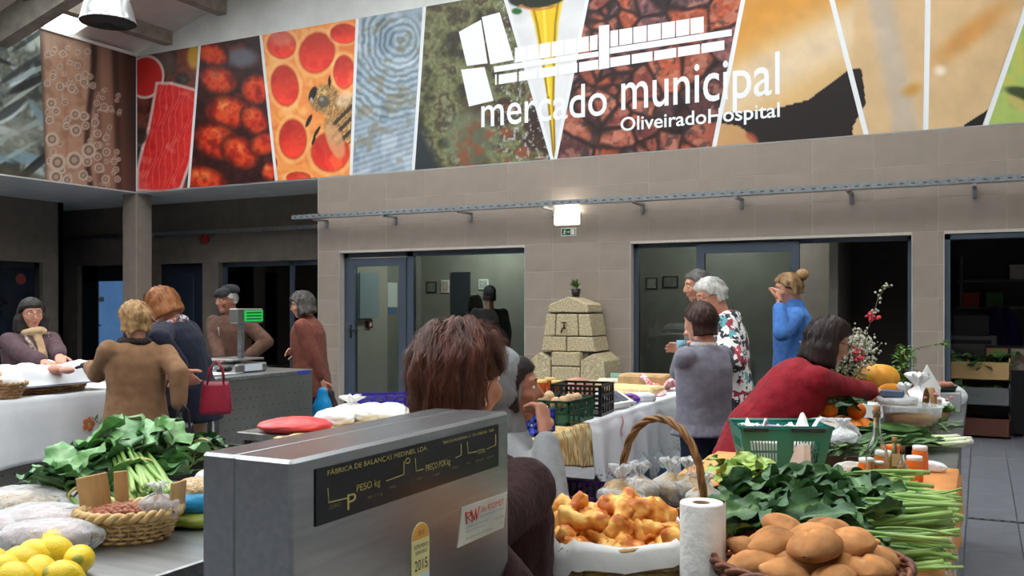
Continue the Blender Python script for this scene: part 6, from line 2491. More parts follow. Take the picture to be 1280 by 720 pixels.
def bunch(name, label, loc, rz, n_leaf, n_stem, leaves, stems, spread=0.07, height=0.06, leaf_scale=1.0, back=0.10, group=None, tie=None, seed=1, up=0.25, stem_scale=1.0, cat='greens', fan=0.5):
	"""stems run to local +x, leaves fall to -x"""
	o = thing(name, label, cat, loc, rz, group)
	rng = random.Random(seed)
	for k in range(n_stem):
		link('stem', rng.choice(stems), None, o, (0.24 * stem_scale * rng.uniform(0.85, 1.05), rng.gauss(0, spread * 0.55), 0.012 + abs(rng.gauss(0, height * 0.5))),
			 (rng.uniform(0, 6.28), rng.uniform(-0.06, 0.10), math.pi + rng.gauss(0, 0.10))).scale = (stem_scale * rng.uniform(0.9, 1.25),) * 3
	for k in range(n_leaf):
		a = math.pi + rng.gauss(0, fan)
		d = rng.uniform(-0.02, back)
		ob = link('leaf', rng.choice(leaves), None, o, (-d + 0.04, rng.gauss(0, spread), 0.02 + rng.uniform(0.2, 1.0) * height),
				  (rng.gauss(0, 0.55), -rng.uniform(-0.1, up * 2), a))
		s = leaf_scale * rng.uniform(0.75, 1.2)
		ob.scale = (s, s * rng.uniform(0.85, 1.2), s)
	if tie:
		MB().tube([(0.07, (spread * 0.9 + 0.012) * math.cos(t), height * 0.55 + (height * 0.75 + 0.012) * math.sin(t)) for t in [2 * math.pi * i / 20 for i in range(20)]], 0.0035, 6, closed=True).build('tie', tie, o)
	return o


RIM = math.degrees(YAW)
AR = YAW   # heading of "to the right in the picture"
# ================================================================ goods on the right stall
M_rush = mat('wicker_tan', (176, 138, 92), (128, 92, 56), rough=0.6, scale=30, bump=0.2)
M_wick_b = mat('wicker_brown', (122, 72, 46), (84, 46, 30), rough=0.5, scale=30, bump=0.2)
M_wick_d = mat('wicker_dark', (104, 70, 42), (68, 42, 26), rough=0.5, scale=30)
M_palm = mat('palm_straw', (206, 176, 124), (170, 136, 86), rough=0.6, scale=30, bump=0.2)
M_bagclear = film_mat('clear_bag', (250, 250, 250), clear=0.72, rough=0.12, bump=0.6, bscale=45)
M_bagmilk = film_mat('milky_bag', (250, 250, 250), clear=0.30, rough=0.25, bump=0.6, bscale=40)
M_bagwhite = mat('white_bag', (238, 238, 236), (222, 223, 224), rough=0.4, scale=12, bump=0.5, bscale=30)
M_paper = mat('paper_white', (236, 235, 231), (222, 221, 217), rough=0.85, scale=8, bump=0.2, bscale=20)
M_glassb = mat('bottle_glass', (240, 246, 244), rough=0.02, trans=1.0, spec=0.5)
M_cork = mat('cork', (176, 128, 84), (140, 96, 60), rough=0.8, scale=60)


def rows_fill(n, fn):
	for k in range(n):
		fn(k)


# --- bread rolls in a brown basket
bc = pz(1012, 381, 1.80)
bb_ = wicker('bread_basket', 'round brown wicker basket full of flat rolls in the lower right', (bc.x, bc.y, HT), 0.185, 0.17, 0.10, [M_wick_b], flare=0.8, n=44, rows=9, rz=AR)
roll_m = attr_mat('roll_crust', rough=0.8, bump=0.3, bscale=50, spec=0.15)
ROLLS = []
for k in range(5):
	me = lumpy(1, 60 + k, 0.14, 1.4, 26, 18, (0.056, 0.042, 0.026))
	co = co_of(me)
	# crease along the top and a flat foot
	pin = (1 - 0.42 * np.abs(co[:, 0] / 0.058) ** 2.2)[:, None]
	co[:, 1:] *= pin * 1.12
	cr = np.exp(-((co[:, 1] + 0.010 + 0.15 * co[:, 0]) / 0.005) ** 2) * (co[:, 2] > 0) * (0.008 if k != 2 else 0.0)
	co[:, 2] -= cr
	co[:, 2] = np.maximum(co[:, 2], -0.02)
	set_co(me, co)
	smooth_all(me)
	n = np.clip((fbm(co, 26, 70 + k, 4) - 0.5) * 1.8 + 0.5, 0, 1)
	up = np.clip(co[:, 2] / 0.026 * 0.5 + 0.5, 0, 1)
	c = np.array([200, 148, 98])[None] * (0.72 + 0.42 * n)[:, None]
	c = c * 0.5 + c * 0.5 * np.array([0.92, 0.80, 0.68])[None] ** (up * 1.1)[:, None]
	c = mixc(c, sm(fbm(co, 90, 80 + k, 3), 0.5, 0.8) * 0.22, (232, 200, 156))
	c = mixc(c, sm(fbm(co, 20, 85 + k, 3), 0.5, 0.7) * 0.35, (160, 104, 62))
	set_col(me, c)
	me.materials.append(roll_m)
	ROLLS.append(me)
RR = random.Random(5)
spots = []
for layer, (cnt, rad, z) in enumerate([(9, 0.125, 0.055), (4, 0.055, 0.05), (9, 0.118, 0.10), (5, 0.055, 0.105), (5, 0.072, 0.142), (1, 0.0, 0.15)]):
	for k in range(cnt):
		a = 2 * math.pi * (k + 0.4 * layer) / cnt
		spots.append((rad * math.cos(a), rad * math.sin(a), z, a))
lab_r = 'flat tan bread roll heaped in the round brown basket'
for k, (x, y, z, a) in enumerate(spots):
	p = Matrix.Rotation(AR, 3, 'Z') @ Vector((x, y, 0))
	ob = link('bread_roll', ROLLS[k % 5], None, None, (bc.x + p.x, bc.y + p.y, HT + z + RR.uniform(-0.006, 0.006)), (RR.uniform(-0.4, 0.4), RR.uniform(-0.45, 0.3), a + RR.uniform(-0.8, 0.8)),
			  label=lab_r, cat='bread roll', group='rolls in the brown basket')
	ob.scale = (RR.uniform(0.88, 1.12),) * 3

# --- fried pastries in a paper lined basket
pc = pz(772, 381, 2.02)
pb = wicker('pastry_basket', 'rectangular straw basket lined with white paper holding fried pastries', (pc.x, pc.y, HT - 0.0), 0.155, 0.13, 0.095, [M_palm], flare=0.85, n=40, rows=6, rz=AR, pw=5)
lp = MB()
rings = []
for v, off, zz in ((0.0, -0.02, 0.012), (0.5, -0.010, 0.05), (0.92, -0.002, 0.098), (1.0, 0.006, 0.112), (0.95, 0.014, 0.100), (0.75, 0.018, 0.062)):
	r = []
	for i in range(72):
		a = 2 * math.pi * i / 72
		ca, sa = math.cos(a), math.sin(a)
		w = 0.85 + 0.15 * v
		pw = 5
		jag = 0.006 * math.sin(i * 0.9) + 0.004 * math.sin(i * 2.3)
		r.append(Vector(((0.155 * w + off) * math.copysign(abs(ca) ** (2 / pw), ca), (0.13 * w + off) * math.copysign(abs(sa) ** (2 / pw), sa), zz + (jag if off > -0.01 else 0) - (0.012 * (1 + math.sin(i * 0.31)) if off > 0.008 else 0))))
	rings.append(r)
lp.loft(rings, cap=False)
lp.add([v for v in rings[0]], [tuple(range(72))], 0, False)
pl2 = link('paper_lining', lp.mesh('paper_lining', True), M_paper, None, (pc.x, pc.y, HT), (0, 0, AR), label='white paper lining folded over the pastry basket rim', cat='paper')
past_m = attr_mat('pastry_crust', rough=0.6, bump=0.35, bscale=45, spec=0.4)
PAST = []
for k in range(5):
	mb = MB()
	L = 0.052
	prev = None
	pts = []
	for i in range(7):
		t = i / 6
		pts.append(Vector((L * math.cos(math.pi * (t - 0.5) * 1.5) * (0.62 if k % 2 else 0.25), L * (2 * t - 1), 0.016 * math.sin(math.pi * t) + 0.005 * math.sin(5 * t + k))))
	for i in range(6):
		mb.cone(pts[i], pts[i + 1], 0.0165 + 0.004 * math.sin(i * 1.7 + k), 0.0165 + 0.004 * math.sin((i + 1) * 1.7 + k), 10, 3, flat=1.35, side=(0, 0, 1))
	if k % 2 == 0:
		mb.cone((0.012, -0.03, 0.012), (0.018, 0.036, 0.016), 0.016, 0.014, 10, 3)
	me = remeshed(mb, 0.006, 3)
	co, nr = co_of(me), normals_of(me)
	co = co + nr * (0.011 * (fbm(co, 55, k, 3) - 0.5) * 2)[:, None]
	set_co(me, co)
	n = np.clip((fbm(co, 36, 90 + k, 4) - 0.5) * 2.4 + 0.5, 0, 1)
	c = np.array([[206, 116, 40]]) * (1 - n)[:, None] + np.array([[240, 182, 92]]) * n[:, None]
	c = mixc(c, sm(n, 0.6, 0.75) * 0.6, (246, 206, 120))
	c = mixc(c, sm(-n, -0.42, -0.3) * 0.7, (168, 84, 26))
	set_col(me, c)
	me.materials.append(past_m)
	PAST.append(me)
k = 0
for row, (yy, zz, cnt) in enumerate([(-0.045, 0.06, 5), (-0.01, 0.05, 6), (0.045, 0.055, 6), (0.085, 0.06, 5), (-0.066, 0.088, 6), (-0.02, 0.10, 5), (0.035, 0.11, 5), (0.08, 0.118, 5), (0.0, 0.135, 3)]):
	for c in range(cnt):
		x = -0.115 + 0.23 * (c + 0.5) / cnt
		p = Matrix.Rotation(AR, 3, 'Z') @ Vector((x + RR.uniform(-0.008, 0.008), yy, 0))
		ob = link('fried_pastry', PAST[k % 5], None, None, (pc.x + p.x, pc.y + p.y, HT + zz + RR.uniform(-0.006, 0.006)), (RR.uniform(-0.45, 0.45), RR.uniform(-0.5, 0.5), AR + RR.uniform(-0.9, 0.9) + (0 if c % 3 else math.pi)),
				  label='golden fried dough pastry piled in the paper lined basket', cat='pastry', group='pastries in the straw basket')
		ob.scale = (RR.uniform(0.92, 1.12),) * 3
		k += 1

# --- kitchen roll
kc = pz(877, 381, 1.86)
kr = thing('paper_towel_roll', 'upright roll of white kitchen paper between pastries and rolls', 'paper roll', (kc.x, kc.y, HT))
MB().lathe([(0.0175, 0.0), (0.043, 0.0), (0.0435, 0.003), (0.0435, 0.198), (0.0425, 0.2015), (0.0175, 0.2005), (0.0175, 0.0)], 40).build('paper', mat('kitchen_paper', (240, 239, 235), (228, 227, 223), rough=0.9, scale=30, bump=0.5, bscale=45), kr)
MB().lathe([(0.0165, 0.0), (0.0175, 0.0), (0.0175, 0.200), (0.0165, 0.200), (0.0165, 0.0)], 24).build('core', mat('cardboard', (150, 112, 84), rough=0.8), kr)
fl_ = MB()
fl_.grid(lambda u, v: (0.0435 * math.cos(0.2 + 0.5 * u) + 0.006 * u * u, 0.0435 * math.sin(0.2 + 0.5 * u) + 0.012 * u * u, 0.002 + 0.197 * v), 6, 4)
fl_.build('loose_sheet', MATS['kitchen_paper'], kr, fix=False)

# --- handled basket with bags of dried fruit
hc = pz(826, 381, 2.55)
hb2 = wicker('handled_basket', 'wicker basket with a tall twisted handle behind the kitchen roll', (hc.x, hc.y, HT), 0.15, 0.12, 0.06, [M_wick_d, mat('wicker_cane', (150, 108, 60), (104, 68, 36), rough=0.4, scale=30)], flare=0.9, n=36, rows=5, rz=AR - 0.9, tube_r=0.0055, handle=(0.225, 'x'))
M_chips = mat('dried_slices', (196, 176, 132), (150, 120, 84), rough=0.7, scale=40)
for k, (x, y, z, s) in enumerate([(776, 622, 2.50, 0.062), (800, 616, 2.58, 0.060), (838, 618, 2.62, 0.062), (864, 612, 2.60, 0.064), (880, 626, 2.50, 0.052), (793, 634, 2.42, 0.05)]):
	p = pz(x, y, z)
	bag('snack_bag', ['clear bag of dried slices at the left end of the handled basket', 'clear bag of dried slices second from the left in the handled basket', 'clear bag of dried slices right of the tall handle', 'tallest knotted clear bag behind the kitchen roll', 'small clear bag at the right end of the handled basket', 'small clear bag at the near left rim of the handled basket'][k],
		(p.x, p.y, HT + 0.035), (s, s * 0.85, s * 0.9), M_bagclear, rz=k, seed=100 + k, contents=M_chips, crinkle=0.22)

# --- heap of turnip greens with stems to the right
grp = 'greens heaped on the right stall'
lab = 'bunch of leafy dark green turnip tops heaped behind the bread basket'
specs = [(1085, 632, 2.86, -0.10), (1100, 645, 2.74, 0.02), (1060, 640, 2.72, 0.10), (1100, 668, 2.52, -0.04), (1050, 655, 2.60, 0.08), (1110, 690, 2.34, -0.14), (1100, 712, 2.18, -0.22), (1040, 672, 2.42, 0.05), (1000, 640, 2.66, 0.25), (980, 632, 2.75, 0.5), (1125, 655, 2.62, -0.08), (1118, 676, 2.44, -0.12), (960, 652, 2.52, 0.3), (1000, 662, 2.45, 0.2)]
for k, (x, y, z, a) in enumerate(specs):
	p = pz(x - 16, 381, z - 0.1)
	bunch('greens_bunch', lab, (p.x, p.y, HT + 0.012 + 0.018 * (k % 3)), AR + a, 20, 26 if x > 1030 else 5, LEAVES, STEMS if k % 2 else STEMS_T + STEMS, spread=0.055, height=0.05, leaf_scale=0.60, back=0.16, group=grp, seed=200 + k, stem_scale=0.76, fan=0.5, up=0.14)

# --- frilly lettuce
lc = pz(928, 381, 2.98)
let = thing('lettuce', 'frilly pale green lettuce at the left edge of the orange cloth', 'lettuce', (lc.x, lc.y, HT))
LET = [leaf_mesh(0.15, 0.07, 300 + k, c, (190, 206, 130), lobes=5, ripple=0.03, droop=0.5, nu=10) for k, c in enumerate([(128, 160, 70), (150, 178, 84), (112, 146, 62)])]
for k in range(20):
	a = 2.4 * k
	t = 0.25 + 0.9 * (k / 20)
	link('leaf', LET[k % 3], None, let, (0.03 * math.cos(a), 0.03 * math.sin(a), 0.02 + 0.04 * k / 20), (RG.uniform(-0.3, 0.3), -t, a)).scale = (0.52, 0.6, 0.6)

# --- teal shopping basket
M_teal = mat('teal_plastic', (22, 124, 108), (18, 112, 98), rough=0.35, scale=8, spec=0.5)
tb = pz(974, 381, 3.42)
tk = thing('shopping_basket', 'teal plastic shopping basket with papers standing beside the lettuce', 'basket', (tb.x, tb.y, HT), AR - 0.06)
hh = 0.155
bw0, bw1, bd0, bd1 = 0.135, 0.165, 0.09, 0.115
sides = MB()


def tside(a0, a1, b0, b1, slots):
	"""one sloping wall from bottom edge a0-a1 to top edge b0-b1 with two grids of upright slots left open"""
	us = [0.0]
	cell = []
	for s0, s1 in slots:
		us.append(s0)
		n_ = 9
		for i in range(n_):
			us += [s0 + (s1 - s0) * (i + 0.30) / n_, s0 + (s1 - s0) * (i + 0.95) / n_]
		us.append(s1)
	us.append(1.0)
	us = sorted(set(us))
	vs = [0.0, 0.18, 0.42, 0.47, 0.70, 1.0]
	V, Fc = [], []
	A0, A1, B0, B1 = map(Vector, (a0, a1, b0, b1))
	for v in vs:
		for u in us:
			V.append((A0 + (A1 - A0) * u) * (1 - v) + (B0 + (B1 - B0) * u) * v)
	n1 = len(us)
	for j in range(len(vs) - 1):
		for i in range(n1 - 1):
			um = (us[i] + us[i + 1]) / 2
			hole = False
			if j in (1, 3):
				for s0, s1 in slots:
					if s0 < um < s1:
						f = ((um - s0) / (s1 - s0) * 9) % 1.0
						hole = 0.30 < f < 0.95
			if not hole:
				Fc.append((j * n1 + i, j * n1 + i + 1, (j + 1) * n1 + i + 1, (j + 1) * n1 + i))
	mb = MB()
	mb.add(V, Fc)
	o = link('side', mb.mesh('side', True), M_teal, tk)
	so = o.modifiers.new('s', 'SOLIDIFY')
	so.thickness = 0.003


c_b = [(-bw0, -bd0, 0), (bw0, -bd0, 0), (bw0, bd0, 0), (-bw0, bd0, 0)]
c_t = [(-bw1, -bd1, hh), (bw1, -bd1, hh), (bw1, bd1, hh), (-bw1, bd1, hh)]
for i in range(4):
	j = (i + 1) % 4
	tside(c_b[i], c_b[j], c_t[i], c_t[j], [(0.08, 0.40), (0.58, 0.90)] if i % 2 == 0 else [(0.2, 0.8)])
MB().box((-bw0, -bd0, 0), (bw0, bd0, 0.004)).build('base', M_teal, tk)
MB().tube([Vector(c) + Vector((0, 0, 0.002)) for c in c_t], 0.007, 8, closed=True).build('rim', M_teal, tk)
for sx in (0, 1):
	MB().box((-bw1 + 0.01 + sx * 0.17, -bd1 - 0.012, hh - 0.012), (-bw1 + 0.10 + sx * 0.20, -bd1 + 0.0, hh + 0.004), bev=0.002).build('handle', mat('handle_dark', (24, 44, 42), rough=0.4), tk)


def crumpled(name, label, loc, sx, sy, sz, material, rz=0.0, seed=1, cat='paper', fold=0.5, parent=None):
	mb = MB()
	mb.grid(lambda u, v: (sx * (u - 0.5), sy * (v - 0.5), 0), 18, 14)
	me = mb.mesh(name)
	co = co_of(me)
	q = co / np.array([sx, sy, 1])
	co[:, 2] = sz * (np.abs(fbm(q, 2.4, seed, 3) - 0.5) * 3.2 + fold * np.abs(q[:, 0] + 0.3 * q[:, 1]))
	co[:, 2] -= co[:, 2].min()
	set_co(me, co)
	o = link(name, me, material, parent, loc, (0, 0, rz), label=label, cat=cat)
	so = o.modifiers.new('s', 'SOLIDIFY')
	so.thickness = 0.002
	return o


fr = Matrix.Rotation(AR - 0.06, 3, 'Z')


def inb(x, y, z):
	p = fr @ Vector((x, y, 0))
	return (tb.x + p.x, tb.y + p.y, HT + z)


crumpled('folded_paper', 'folded white paper poking out of the teal basket on the right', inb(0.07, 0.0, 0.125), 0.13, 0.12, 0.05, M_paper, rz=AR + 0.3, seed=3)
crumpled('tissue_pack', 'crumpled white tissue at the left inside the teal basket', inb(-0.10, 0.02, 0.12), 0.10, 0.12, 0.045, M_paper, rz=AR, seed=8)
MB().box((-0.045, -0.025, 0), (0.045, 0.025, 0.035), bev=0.006).build('purple_packet', mat('packet_lilac', (150, 110, 170), (206, 190, 216), rough=0.5, scale=14), None, inb(-0.035, -0.02, 0.12), label='lilac packet among papers in the teal basket', cat='packet')
MB().box((-bw0 * 0.9, -bd0 * 0.9, 0.006), (bw0 * 0.9, bd0 * 0.9, 0.115), bev=0.02).build('bag_of_goods', M_bagwhite, None, inb(0, 0, 0), label='white goods filling the bottom of the teal basket', cat='bag')

# --- clear packets between basket and jars
for k, (x, y, z, r, mm, ct, lb) in enumerate([(1064, 592, 3.12, (0.065, 0.05, 0.036), M_bagclear, mat('mushrooms', (190, 160, 116), (120, 92, 60), rough=0.8, scale=30), 'clear bag of dried brown mushrooms in front of the dark tray'),
											  (1024, 592, 3.08, (0.06, 0.045, 0.024), M_bagclear, mat('straw_herbs', (176, 150, 70), (110, 96, 50), rough=0.8, scale=40), 'flat clear packet of yellow dried herbs beside the teal basket'),
											  (990, 594, 3.02, (0.045, 0.04, 0.03), film_mat('foil_bag', (250, 250, 250), clear=0.08, rough=0.15, bump=0.7, bscale=60), None, 'silvery crumpled bag next to the lettuce')]):
	p = pz(x, 381, z)
	bag('packet', lb, (p.x, p.y, HT + 0.004), r, mm, rz=AR + 0.2 * k, knot=False, seed=120 + k, contents=ct, crinkle=0.22)
p = pz(1030, 381, 3.86)
bag('produce_bag', 'crumpled clear bag behind the teal basket', (p.x, p.y, HT), (0.14, 0.09, 0.07), M_bagclear, rz=AR, knot=False, seed=131, contents=mat('mixed_veg', (200, 176, 170), (120, 140, 80), rough=0.7, scale=12), crinkle=0.25)
p = pz(1054, 381, 3.75)
bag('produce_bag', 'small white knotted bag left of the clear bottle', (p.x, p.y, HT + 0.02), (0.055, 0.045, 0.05), M_bagmilk, rz=AR, seed=133, crinkle=0.2)

# --- dark trays with herbs
M_tray = mat('tray_black', (40, 41, 42), rough=0.45)
p = pz(1056, 381, 3.45)
tray('plastic_tray', 'shallow black tray with herbs behind the clear bottle', (p.x, p.y, HT), 0.26, 0.20, 0.05, M_tray, rz=AR - 0.1)
for k in range(3):
	q = pz(1045 + 14 * k, 381, 3.45 - 0.03 * k)
	bunch('herb_bunch', 'small bunch of feathery herbs in the black tray', (q.x, q.y, HT + 0.01), AR + 0.4 * k, 12, 6, LEAVES_NARROW, STEMS_T, spread=0.03, height=0.05, leaf_scale=0.42, back=0.04, group='herbs in the black tray', seed=150 + k, stem_scale=0.4)
# --- oranges in a black crate
p = pz(1040, 381, 4.18)
tray('fruit_tray', 'black fruit tray with oranges in front of the leaning seller', (p.x, p.y, HT), 0.44, 0.30, 0.07, M_tray, rz=AR - 0.05)
M_orng = mat('orange_peel', (232, 128, 24), (222, 112, 14), rough=0.42, scale=14, bump=0.25, bscale=110)
om = lumpy(1, 7, 0.03, 1.5, 22, 14, (0.042, 0.042, 0.039))
smooth_all(om)
om.materials.append(M_orng)
lf_dark = [leaf_mesh(0.09, 0.026, 330 + k, (34, 66, 34), (80, 110, 60), lobes=0, ripple=0.004) for k in range(2)]
oi = 0
for r, (yy, zz, cnt) in enumerate([(-0.095, 0.045, 5), (0.0, 0.05, 5), (0.09, 0.05, 5), (0.04, 0.115, 3)]):
	for c in range(cnt):
		q = Matrix.Rotation(AR - 0.05, 3, 'Z') @ Vector((-0.18 + 0.36 * (c + 0.5) / cnt + RG.uniform(-0.006, 0.006), yy, 0))
		o = thing('orange', 'ripe orange lying in the black fruit tray', 'orange', (p.x + q.x, p.y + q.y, HT + zz), RG.uniform(0, 6), 'oranges in the black tray')
		link('fruit', om, None, o)
		if oi % 2 == 0:
			link('leaf', lf_dark[oi % 2], None, o, (0, 0, 0.036), (0, 0.5, RG.uniform(0, 6)))
		oi += 1
# leafy sprig across the tray
p2_ = pz(1050, 505, 4.2)
bunch('leaf_sprig', 'dark green leafy sprig lying over the oranges', (p2_.x, p2_.y, HT + 0.115), AR + 2.6, 9, 2, lf_dark, STEMS_T, spread=0.06, height=0.03, leaf_scale=1.1, back=0.06, seed=160, stem_scale=0.5)

# --- spring onions with white ends
for k in range(3):
	q = pz(1150 + 6 * k, 381, 3.95 - 0.1 * k)
	o = thing('spring_onions', 'bunch of long green onions with white ends beside the grain tub', 'vegetable', (q.x, q.y, HT + 0.01), AR - 0.12 + 0.08 * k, 'spring onions on the right stall')
	rng = random.Random(170 + k)
	wst = stem_mesh(0.20, 0.010, 0.007, 77, (238, 236, 214), (150, 184, 104), bend=0.03)
	for i in range(7):
		link('onion', wst, None, o, (0.16 + rng.uniform(-0.02, 0.02), rng.gauss(0, 0.022), 0.01 + abs(rng.gauss(0, 0.016))), (rng.uniform(0, 6), 0.03, math.pi + rng.gauss(0, 0.08)))
	for i in range(14):
		link('leaf', rng.choice(LEAVES_NARROW), None, o, (0.02 + rng.uniform(-0.03, 0.03), rng.gauss(0, 0.035), 0.02 + rng.uniform(0, 0.035)), (rng.gauss(0, 0.5), -rng.uniform(0, 0.25), math.pi + rng.gauss(0, 0.22)))

# --- bottles and jars on the orange cloth


def lathe_thing(name, label, cat, loc, parts, group=None):
	o = thing(name, label, cat, loc, RG.uniform(0, 6), group)
	for pname, prof, mm, kw in parts:
		MB().lathe(prof, 32, **kw).build(pname, mm, o)
	return o


def shell(outer, t=0.0025):
	inner = [(max(0.0005, r - t), z + (t if i == 0 else 0)) for i, (r, z) in enumerate(outer)]
	return [(0.0, outer[0][1])] + outer + list(reversed(inner)) + [(0.0, outer[0][1] + t)]


ZC = HT + 0.006
q = pz(1096, 381, 2.93)
body = [(0.030, 0.0), (0.034, 0.004), (0.034, 0.115), (0.031, 0.135), (0.020, 0.165), (0.013, 0.185), (0.0115, 0.21), (0.0115, 0.245), (0.014, 0.248), (0.014, 0.256), (0.012, 0.257)]
lathe_thing('glass_bottle', 'tall clear corked bottle standing on the orange cloth', 'bottle', (q.x, q.y, ZC), [('glass', shell(body), M_glassb, {}), ('cork', [(0.009, 0.235), (0.0105, 0.252), (0.0115, 0.272), (0.0, 0.272)], M_cork, {})])
q = pz(1128, 381, 2.88)
vb = [(0.022, 0.0), (0.0235, 0.003), (0.0225, 0.03), (0.018, 0.05), (0.015, 0.068), (0.017, 0.078), (0.017, 0.09), (0.011, 0.102), (0.007, 0.112), (0.007, 0.128), (0.009, 0.13), (0.009, 0.135)]
M_oilfill = mat('golden_liquid', (214, 154, 40), (200, 140, 30), rough=0.08, spec=0.5, scale=3)
lathe_thing('vinegar_bottle', 'small curved bottle of golden liquid beside the jars', 'bottle', (q.x, q.y, ZC), [('liquid', [(0, 0.003)] + [(r - 0.003, z + 0.002) for r, z in vb[:7]] + [(0, 0.094)], M_oilfill, {}), ('glass', shell(vb, 0.0015), M_glassb, {}), ('cork', [(0.006, 0.125), (0.008, 0.140), (0.009, 0.152), (0, 0.152)], mat('cork_dark', (110, 66, 44), rough=0.8), {})])
q = pz(1118, 381, 2.98)
ob_ = lathe_thing('oil_bottle', 'narrow olive green bottle with a tag behind the golden one', 'bottle', (q.x, q.y, ZC), [('glass', [(0, 0), (0.017, 0.0), (0.018, 0.004), (0.017, 0.09), (0.009, 0.115), (0.007, 0.15), (0, 0.15)], mat('olive_glass', (96, 92, 44), rough=0.08, spec=0.6), {}), ('cap', [(0.008, 0.148), (0.008, 0.165), (0, 0.165)], M_cork, {})])
MB().box((-0.014, -0.024, 0.075), (0.014, -0.022, 0.115)).build('tag', mat('kraft', (196, 168, 120), rough=0.8), ob_)
M_honey = mat('amber_honey', (214, 108, 34), (196, 90, 24), rough=0.12, spec=0.5, scale=5)
for k, (x, z, s, h, lb) in enumerate([(1083, 3.02, 0.026, 0.088, 'short jar of amber honey left of the clear bottle'), (1104, 3.10, 0.030, 0.10, 'jar of amber honey behind the clear bottle'), (1100, 3.02, 0.02, 0.075, 'small jar of amber honey close behind the clear bottle'),
									  (1116, 3.26, 0.026, 0.095, 'jar of orange jam furthest back on the orange cloth'), (1143, 3.10, 0.028, 0.082, 'jar of orange jam with a white cloth lid on the right'), (1150, 3.24, 0.027, 0.095, 'tall jar of orange jam at the right edge of the group')]):
	q = pz(x, 381, z)
	lathe_thing('preserve_jar', lb, 'jar', (q.x, q.y, ZC), [('jar', [(0, 0), (s * 0.94, 0), (s, 0.005), (s, h * 0.8), (s * 0.84, h * 0.88), (s * 0.84, h * 0.9), (0, h * 0.9)], M_honey, {}), ('lid', [(s * 0.9, h * 0.86), (s * 0.92, h), (s * 0.86, h * 1.03), (0, h * 1.03)], M_white if k != 3 else mat('lid_orange', (226, 110, 44), rough=0.4), {})], 'jars of honey and jam')
q = pz(1152, 381, 2.83)
lathe_thing('glass_dish', 'small empty glass dish near the edge of the orange cloth', 'dish', (q.x, q.y, ZC), [('dish', [(0, 0.0), (0.03, 0.0), (0.042, 0.012), (0.040, 0.012), (0.028, 0.003), (0, 0.003)], M_glassb, {})])
q = pz(1162, 381, 3.30)
bag('packet', 'flat clear packet with white print beside the jam jars', (q.x, q.y, ZC), (0.055, 0.03, 0.02), M_bagmilk, rz=AR - 0.7, knot=False, seed=140, crinkle=0.2)

# --- tub of grain
q = pz(1140, 381, 4.25)
M_grain = mat('grain', (186, 130, 62), (140, 88, 38), rough=0.7, scale=160, bump=0.8, bscale=200)
tub = lathe_thing('grain_tub', 'translucent tub of golden grain on the right stall', 'tub', (q.x, q.y, HT), [('tub', [(0, 0.0), (0.115, 0.0), (0.128, 0.13), (0.136, 0.131), (0.136, 0.138), (0.126, 0.138), (0.113, 0.004), (0, 0.004)], film_mat('tub_plastic', (250, 250, 250), clear=0.86, rough=0.3), {}), ('grain', [(0, 0.006), (0.110, 0.006), (0.118, 0.09), (0.0, 0.098)], M_grain, {})])
MB().box((0.05, -0.125, 0.02), (0.10, -0.105, 0.07), bev=0.004).build('paper_label', M_paper, tub)
q2 = pz(1122, 381, 4.28)
lathe_thing('tub_lid', 'milky lid and blue box resting on the grain tub', 'lid', (q2.x, q2.y, HT + 0.139), [('lid', [(0, 0.0), (0.085, 0.0), (0.09, 0.03), (0.0, 0.035)], M_bagmilk, {})])
MB().box((-0.05, -0.03, 0), (0.05, 0.03, 0.03), bev=0.004).build('small_box', mat('box_slate', (82, 96, 120), rough=0.5), None, (q2.x - 0.02, q2.y - 0.03, HT + 0.175), label='small slate blue box on top of the grain tub', cat='box')
q = pz(1179, 381, 3.95)
bag('packet', 'small bright blue packet beside the onion ends', (q.x, q.y, HT), (0.03, 0.02, 0.018), mat('bag_blue', (36, 120, 200), rough=0.3), knot=False, seed=141)

# --- pumpkins


def pumpkin(name, label, loc, R, hgt, ribs, c1, c2, rz=0.0, cut=False):
	o = thing(name, label, 'pumpkin', loc, rz)
	mb = MB()
	n, m = 60, 24
	vs, fs = [], []
	for i in range(m + 1):
		t = math.pi * i / m
		for j in range(n):
			a = 2 * math.pi * j / n
			rib = 1 - 0.07 * abs(math.cos(a * ribs / 2)) ** 4
			r = R * math.sin(t) ** 0.75 * rib
			z = -hgt / 2 * math.cos(t)
			z -= 0.18 * hgt * math.exp(-(math.sin(t) / 0.28) ** 2) * (1 if z > 0 else -0.6)
			vs.append((r * math.cos(a), r * math.sin(a), z))
	for i in range(m):
		for j in range(n):
			j2 = (j + 1) % n
			fs.append((i * n + j, i * n + j2, (i + 1) * n + j2, (i + 1) * n + j))
	mb.add(vs, fs, 0, True)
	me = mb.mesh('flesh', True)
	co = co_of(me)
	co = co * (1 + 0.05 * (fbm(co, 6 / R * 0.2, 4, 3) - 0.5))[:, None]
	co[:, 2] -= co[:, 2].min()
	set_co(me, co)
	smooth_all(me)
	link('flesh', me, mat('pumpkin_' + name, c1, c2, rough=0.5, scale=8, bump=0.2, bscale=40), o)
	sb = MB()
	sb.tube([(0, 0, hgt * 0.72), (0.004, 0, hgt * 0.86), (0.02, 0.01, hgt * 0.96)], [0.02, 0.012, 0.014], 8)
	sb.build('stalk', mat('stalk', (120, 104, 60), rough=0.8), o)
	return o


